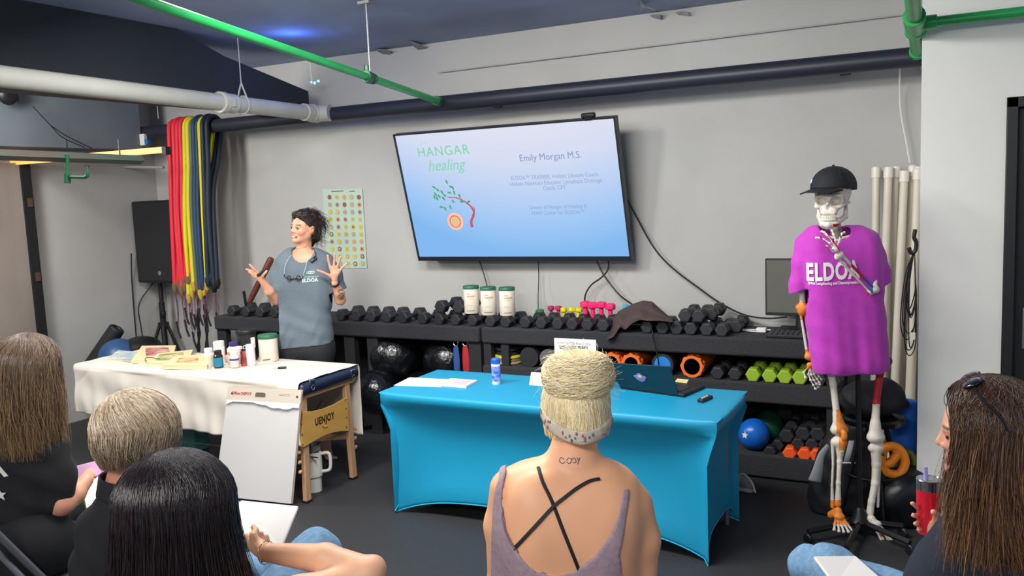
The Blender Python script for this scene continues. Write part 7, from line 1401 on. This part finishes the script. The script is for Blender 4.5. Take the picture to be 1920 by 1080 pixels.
# -------- woman at the right edge
K = VPl(.06, 2.3); w5 = thing('person', 'woman in profile with long brown hair, sunglasses on her head and a navy top', 'person', (.06, 2.3, 0))
S = SDF(.005); fdir = unit(-RH * .86 + FH * .42 + UZ * -.08); Rb = frame(fdir); hc = K(1848, 808, 0); L = head(S, hc, Rb, 1.0, ears=True)
S.cap(K(1855, 850, 0), K(1872, 950, -.01), .052, .06, .03)
rows(S, K, [(985, 1815, 1940, 36, 0), (1040, 1765, 2010, 50, 0), (1090, 1745, 2025, 62, 0), (1150, 1740, 2030, 68, 0), (1280, 1735, 2030, 74, 0)], .05)
S.chain([K(1775, 1055, .0), K(1745, 1110, .02), K(1735, 1180, -.04)], [.055, .052, .045], .03).chain([K(1735, 1180, -.04), K(1745, 1090, -.24), K(1758, 1006, -.3)], [.042, .036, .026], .02)
hand(S, K(1752, 1002, -.3), K(1757, 985, -.30), [[K(1756, 966, -.26), K(1750, 960, -.25)], [K(1742, 962, -.33), K(1722, 952, -.34), K(1711, 944, -.3)], [K(1744, 970, -.34), K(1724, 968, -.35), K(1712, 966, -.31)], [K(1746, 978, -.34), K(1728, 980, -.35), K(1716, 982, -.31)], [K(1749, 988, -.33), K(1733, 992, -.34), K(1722, 993, -.31)]], .0085)
S.chain([K(1985, 1010, 0), K(2010, 1090, .02), K(1990, 1180, .02)], [.06, .055, .045], .03).cap(K(1990, 1180, .02), K(1620, 1130, -.25), .042, .03, .02)
hand(S, K(1620, 1130, -.25), K(1600, 1105, -.27), [[K(1590, 1085, -.3), K(1585, 1073, -.33)], [K(1600, 1100, -.32), K(1615, 1098, -.36)], [K(1606, 1106, -.32), K(1622, 1104, -.36)], [K(1612, 1112, -.32), K(1628, 1110, -.36)], [K(1616, 1118, -.31), K(1630, 1116, -.35)]], .0088)
hcp5, Rb5 = hc.copy(), Rb.copy()
def c5(V):
    c = np.tile(lc('#dca084'), (len(V), 1)); l = (V - hcp5) @ Rb5
    c[(np.abs(l[:, 0]) < .027) & (l[:, 2] < -.057) & (l[:, 2] > -.077) & (l[:, 1] > .075)] = lc('#b8685e'); c[(np.abs(np.abs(l[:, 0]) - .034) < .018) & (l[:, 2] > .014) & (l[:, 2] < .0215) & (l[:, 1] > .06)] = lc('#5a3c30'); c[(np.abs(np.abs(l[:, 0]) - .033) < .014) & (l[:, 2] > -.011) & (l[:, 2] < -.002) & (l[:, 1] > .08)] = lc('#2c1c18'); return c
S.mesh('body', mat('profile_skin', '#dca084', .5, vcol=True, sss=.06), w5, cfn=c5)
S = SDF(.007); rows(S, K, [(988, 1808, 1945, 40, 0), (1042, 1755, 2018, 56, 0), (1092, 1738, 2032, 68, 0), (1150, 1732, 2038, 74, 0), (1280, 1725, 2038, 80, 0)], .05)
S.chain([K(1780, 1050, .0), K(1750, 1100, .02), K(1738, 1150, .02)], [.068, .066, .064], .03).chain([K(1985, 1010, 0), K(2012, 1070, .02), K(2016, 1120, .02)], [.075, .072, .07], .03)
S.mesh('tshirt', mat('navy_tee', '#1c2434', .9, bump=.2, bs=200), w5, fn=lambda Fd, X, Y, Z: Fd + .003 * np.sin(X * 40 + Z * 45))
S = SDF(.008); kn = K(1556, 1066, -.42); kn2 = K(1520, 1062, -.60) ; hp4 = K(1760, 1240, -.1); S.cap(hp4, kn, .1, .072, .04).cap(kn, A(kn[0], kn[1], .1), .068, .05, .02).cap(hp4 + A(.1, .2, 0), kn2, .1, .068, .04).cap(kn2, A(kn2[0], kn2[1], .1), .06, .05, .02).cap(hp4, K(1950, 1270), .12, .13, .05)
S.mesh('jeans', m_jean, w5, fn=lambda Fd, X, Y, Z: Fd + .003 * np.sin(X * 60 + Y * 45) * np.sin(Z * 50))
BR5 = [(4, '#3a2a22', '#5a3c2a'), (2, '#4c382c', '#9c6c40'), (1.2, '#64493a', '#b8854c'), (1.5, '#2a1e18', '#40291e')]
S = SDF(.008); S.ell(L(0, -.02, .03), (.09, .11, .09), .01, Rb).chain([L(0, -.05, .0), L(0, -.08, -.12), L(0, -.09, -.26)], [.09, .09, .08], .03); S.cap(L(-.07, -.02, -.02), L(-.085, -.03, -.26), .035, .04, .03).cap(L(.07, -.02, -.02), L(.085, -.03, -.26), .035, .04, .03); S.ell(L(0, .105, -.04), (.075, .075, .11), .01, Rb, True)
h5 = S.mesh('hair', mat('darkbrown_base', '#2e1f19', .5, var=.2, vs_=20, bump=.6, bs=80, stretch=(6, 6, 1)), w5)
hair(h5, L(0, -.014, .02), Rb, (.096, .115, .105), .34, 9500, BR5, part=(0.0, -.5, .55), phis=(-222, 42), curl=-.02, layer=.14, wave=.020, r=.00075, seed=41, drift=.2, lenvar=.5)
sg_ = thing('sunglasses', 'dark sunglasses pushed up on the head of the woman in profile', 'sunglasses', L(0, .06, .1)); m_sun = mat('sun_lens', '#121a2c', .08, .2, coat=.6)
for q in (-1, 1):
    MB().ball(L(q * .036, .022, .128), (.034, .007, .024), 20, Rb @ Rx_(1.2)).obj('lens', m_sun, sg_, smooth=180)
    MB().tube(smoothpath([L(q * .070, .02, .118), L(q * .096, .0, .095), L(q * .112, -.03, .06), L(q * .112, -.045, .02)]), .0035, 6).obj('temple_arm', m_black, sg_)
MB().tube([L(-.01, .028, .134), L(.01, .028, .134)], .003, 6).obj('bridge', m_black, sg_)
tb = K(1740, 998, -.335); tt_ = K(1742, 897, -.335); axv = unit(tt_ - tb + A(0, 0, .0)); hT = np.linalg.norm(tt_ - tb); rT = K.m(27) * .97
t5 = thing('insulated_tumbler', 'red insulated tumbler with steel rim and lavender straw held by the woman in profile', 'tumbler', tb)
MB().lathe([(rT * .86, 0), (rT * .9, .006), (rT, hT * .8)], tb, 32, axv).obj('tumbler_body', mat('red_tumbler', '#c4102a', .35, coat=.3), t5)
MB().lathe([(rT * 1.0, hT * .8), (rT * 1.04, hT * .99), (rT * 1.0, hT), (rT * .92, hT * .97)], tb, 32, axv).obj('steel_rim', m_chrome, t5)
MB().lathe([(rT * .95, hT * .96), (rT * .9, hT * .985), (rT * .5, hT * .975), (0, hT * .975)], tb, 32, axv).obj('lid', mat('smoky_lid', '#7a7a7c', .15), t5)
MB().tube([tb + axv * hT * .9 - RH * rT * .25, tb + axv * (hT + .035) - RH * rT * .35], .006, 10).obj('straw', mat('lavender', '#a8a0e0', .4), t5)
tq = [K(1525, 1042, -.30), K(1604, 1041, -.33), K(1660, 1090, -.20), K(1565, 1096, -.18)]; tb5 = thing('writing_pad', 'white pad held over the pale jeans at the bottom edge', 'pad', tq[0])
MB().add([p - UZ * .010 for p in tq] + [p for p in tq], [(0, 1, 2, 3), (7, 6, 5, 4), (0, 4, 5, 1), (1, 5, 6, 2), (2, 6, 7, 3), (3, 7, 4, 0)]).obj('pages', paper, tb5, smooth=0, bevel=.004)
for o in scn.objects:
    if '_o' in o: del o['_o']
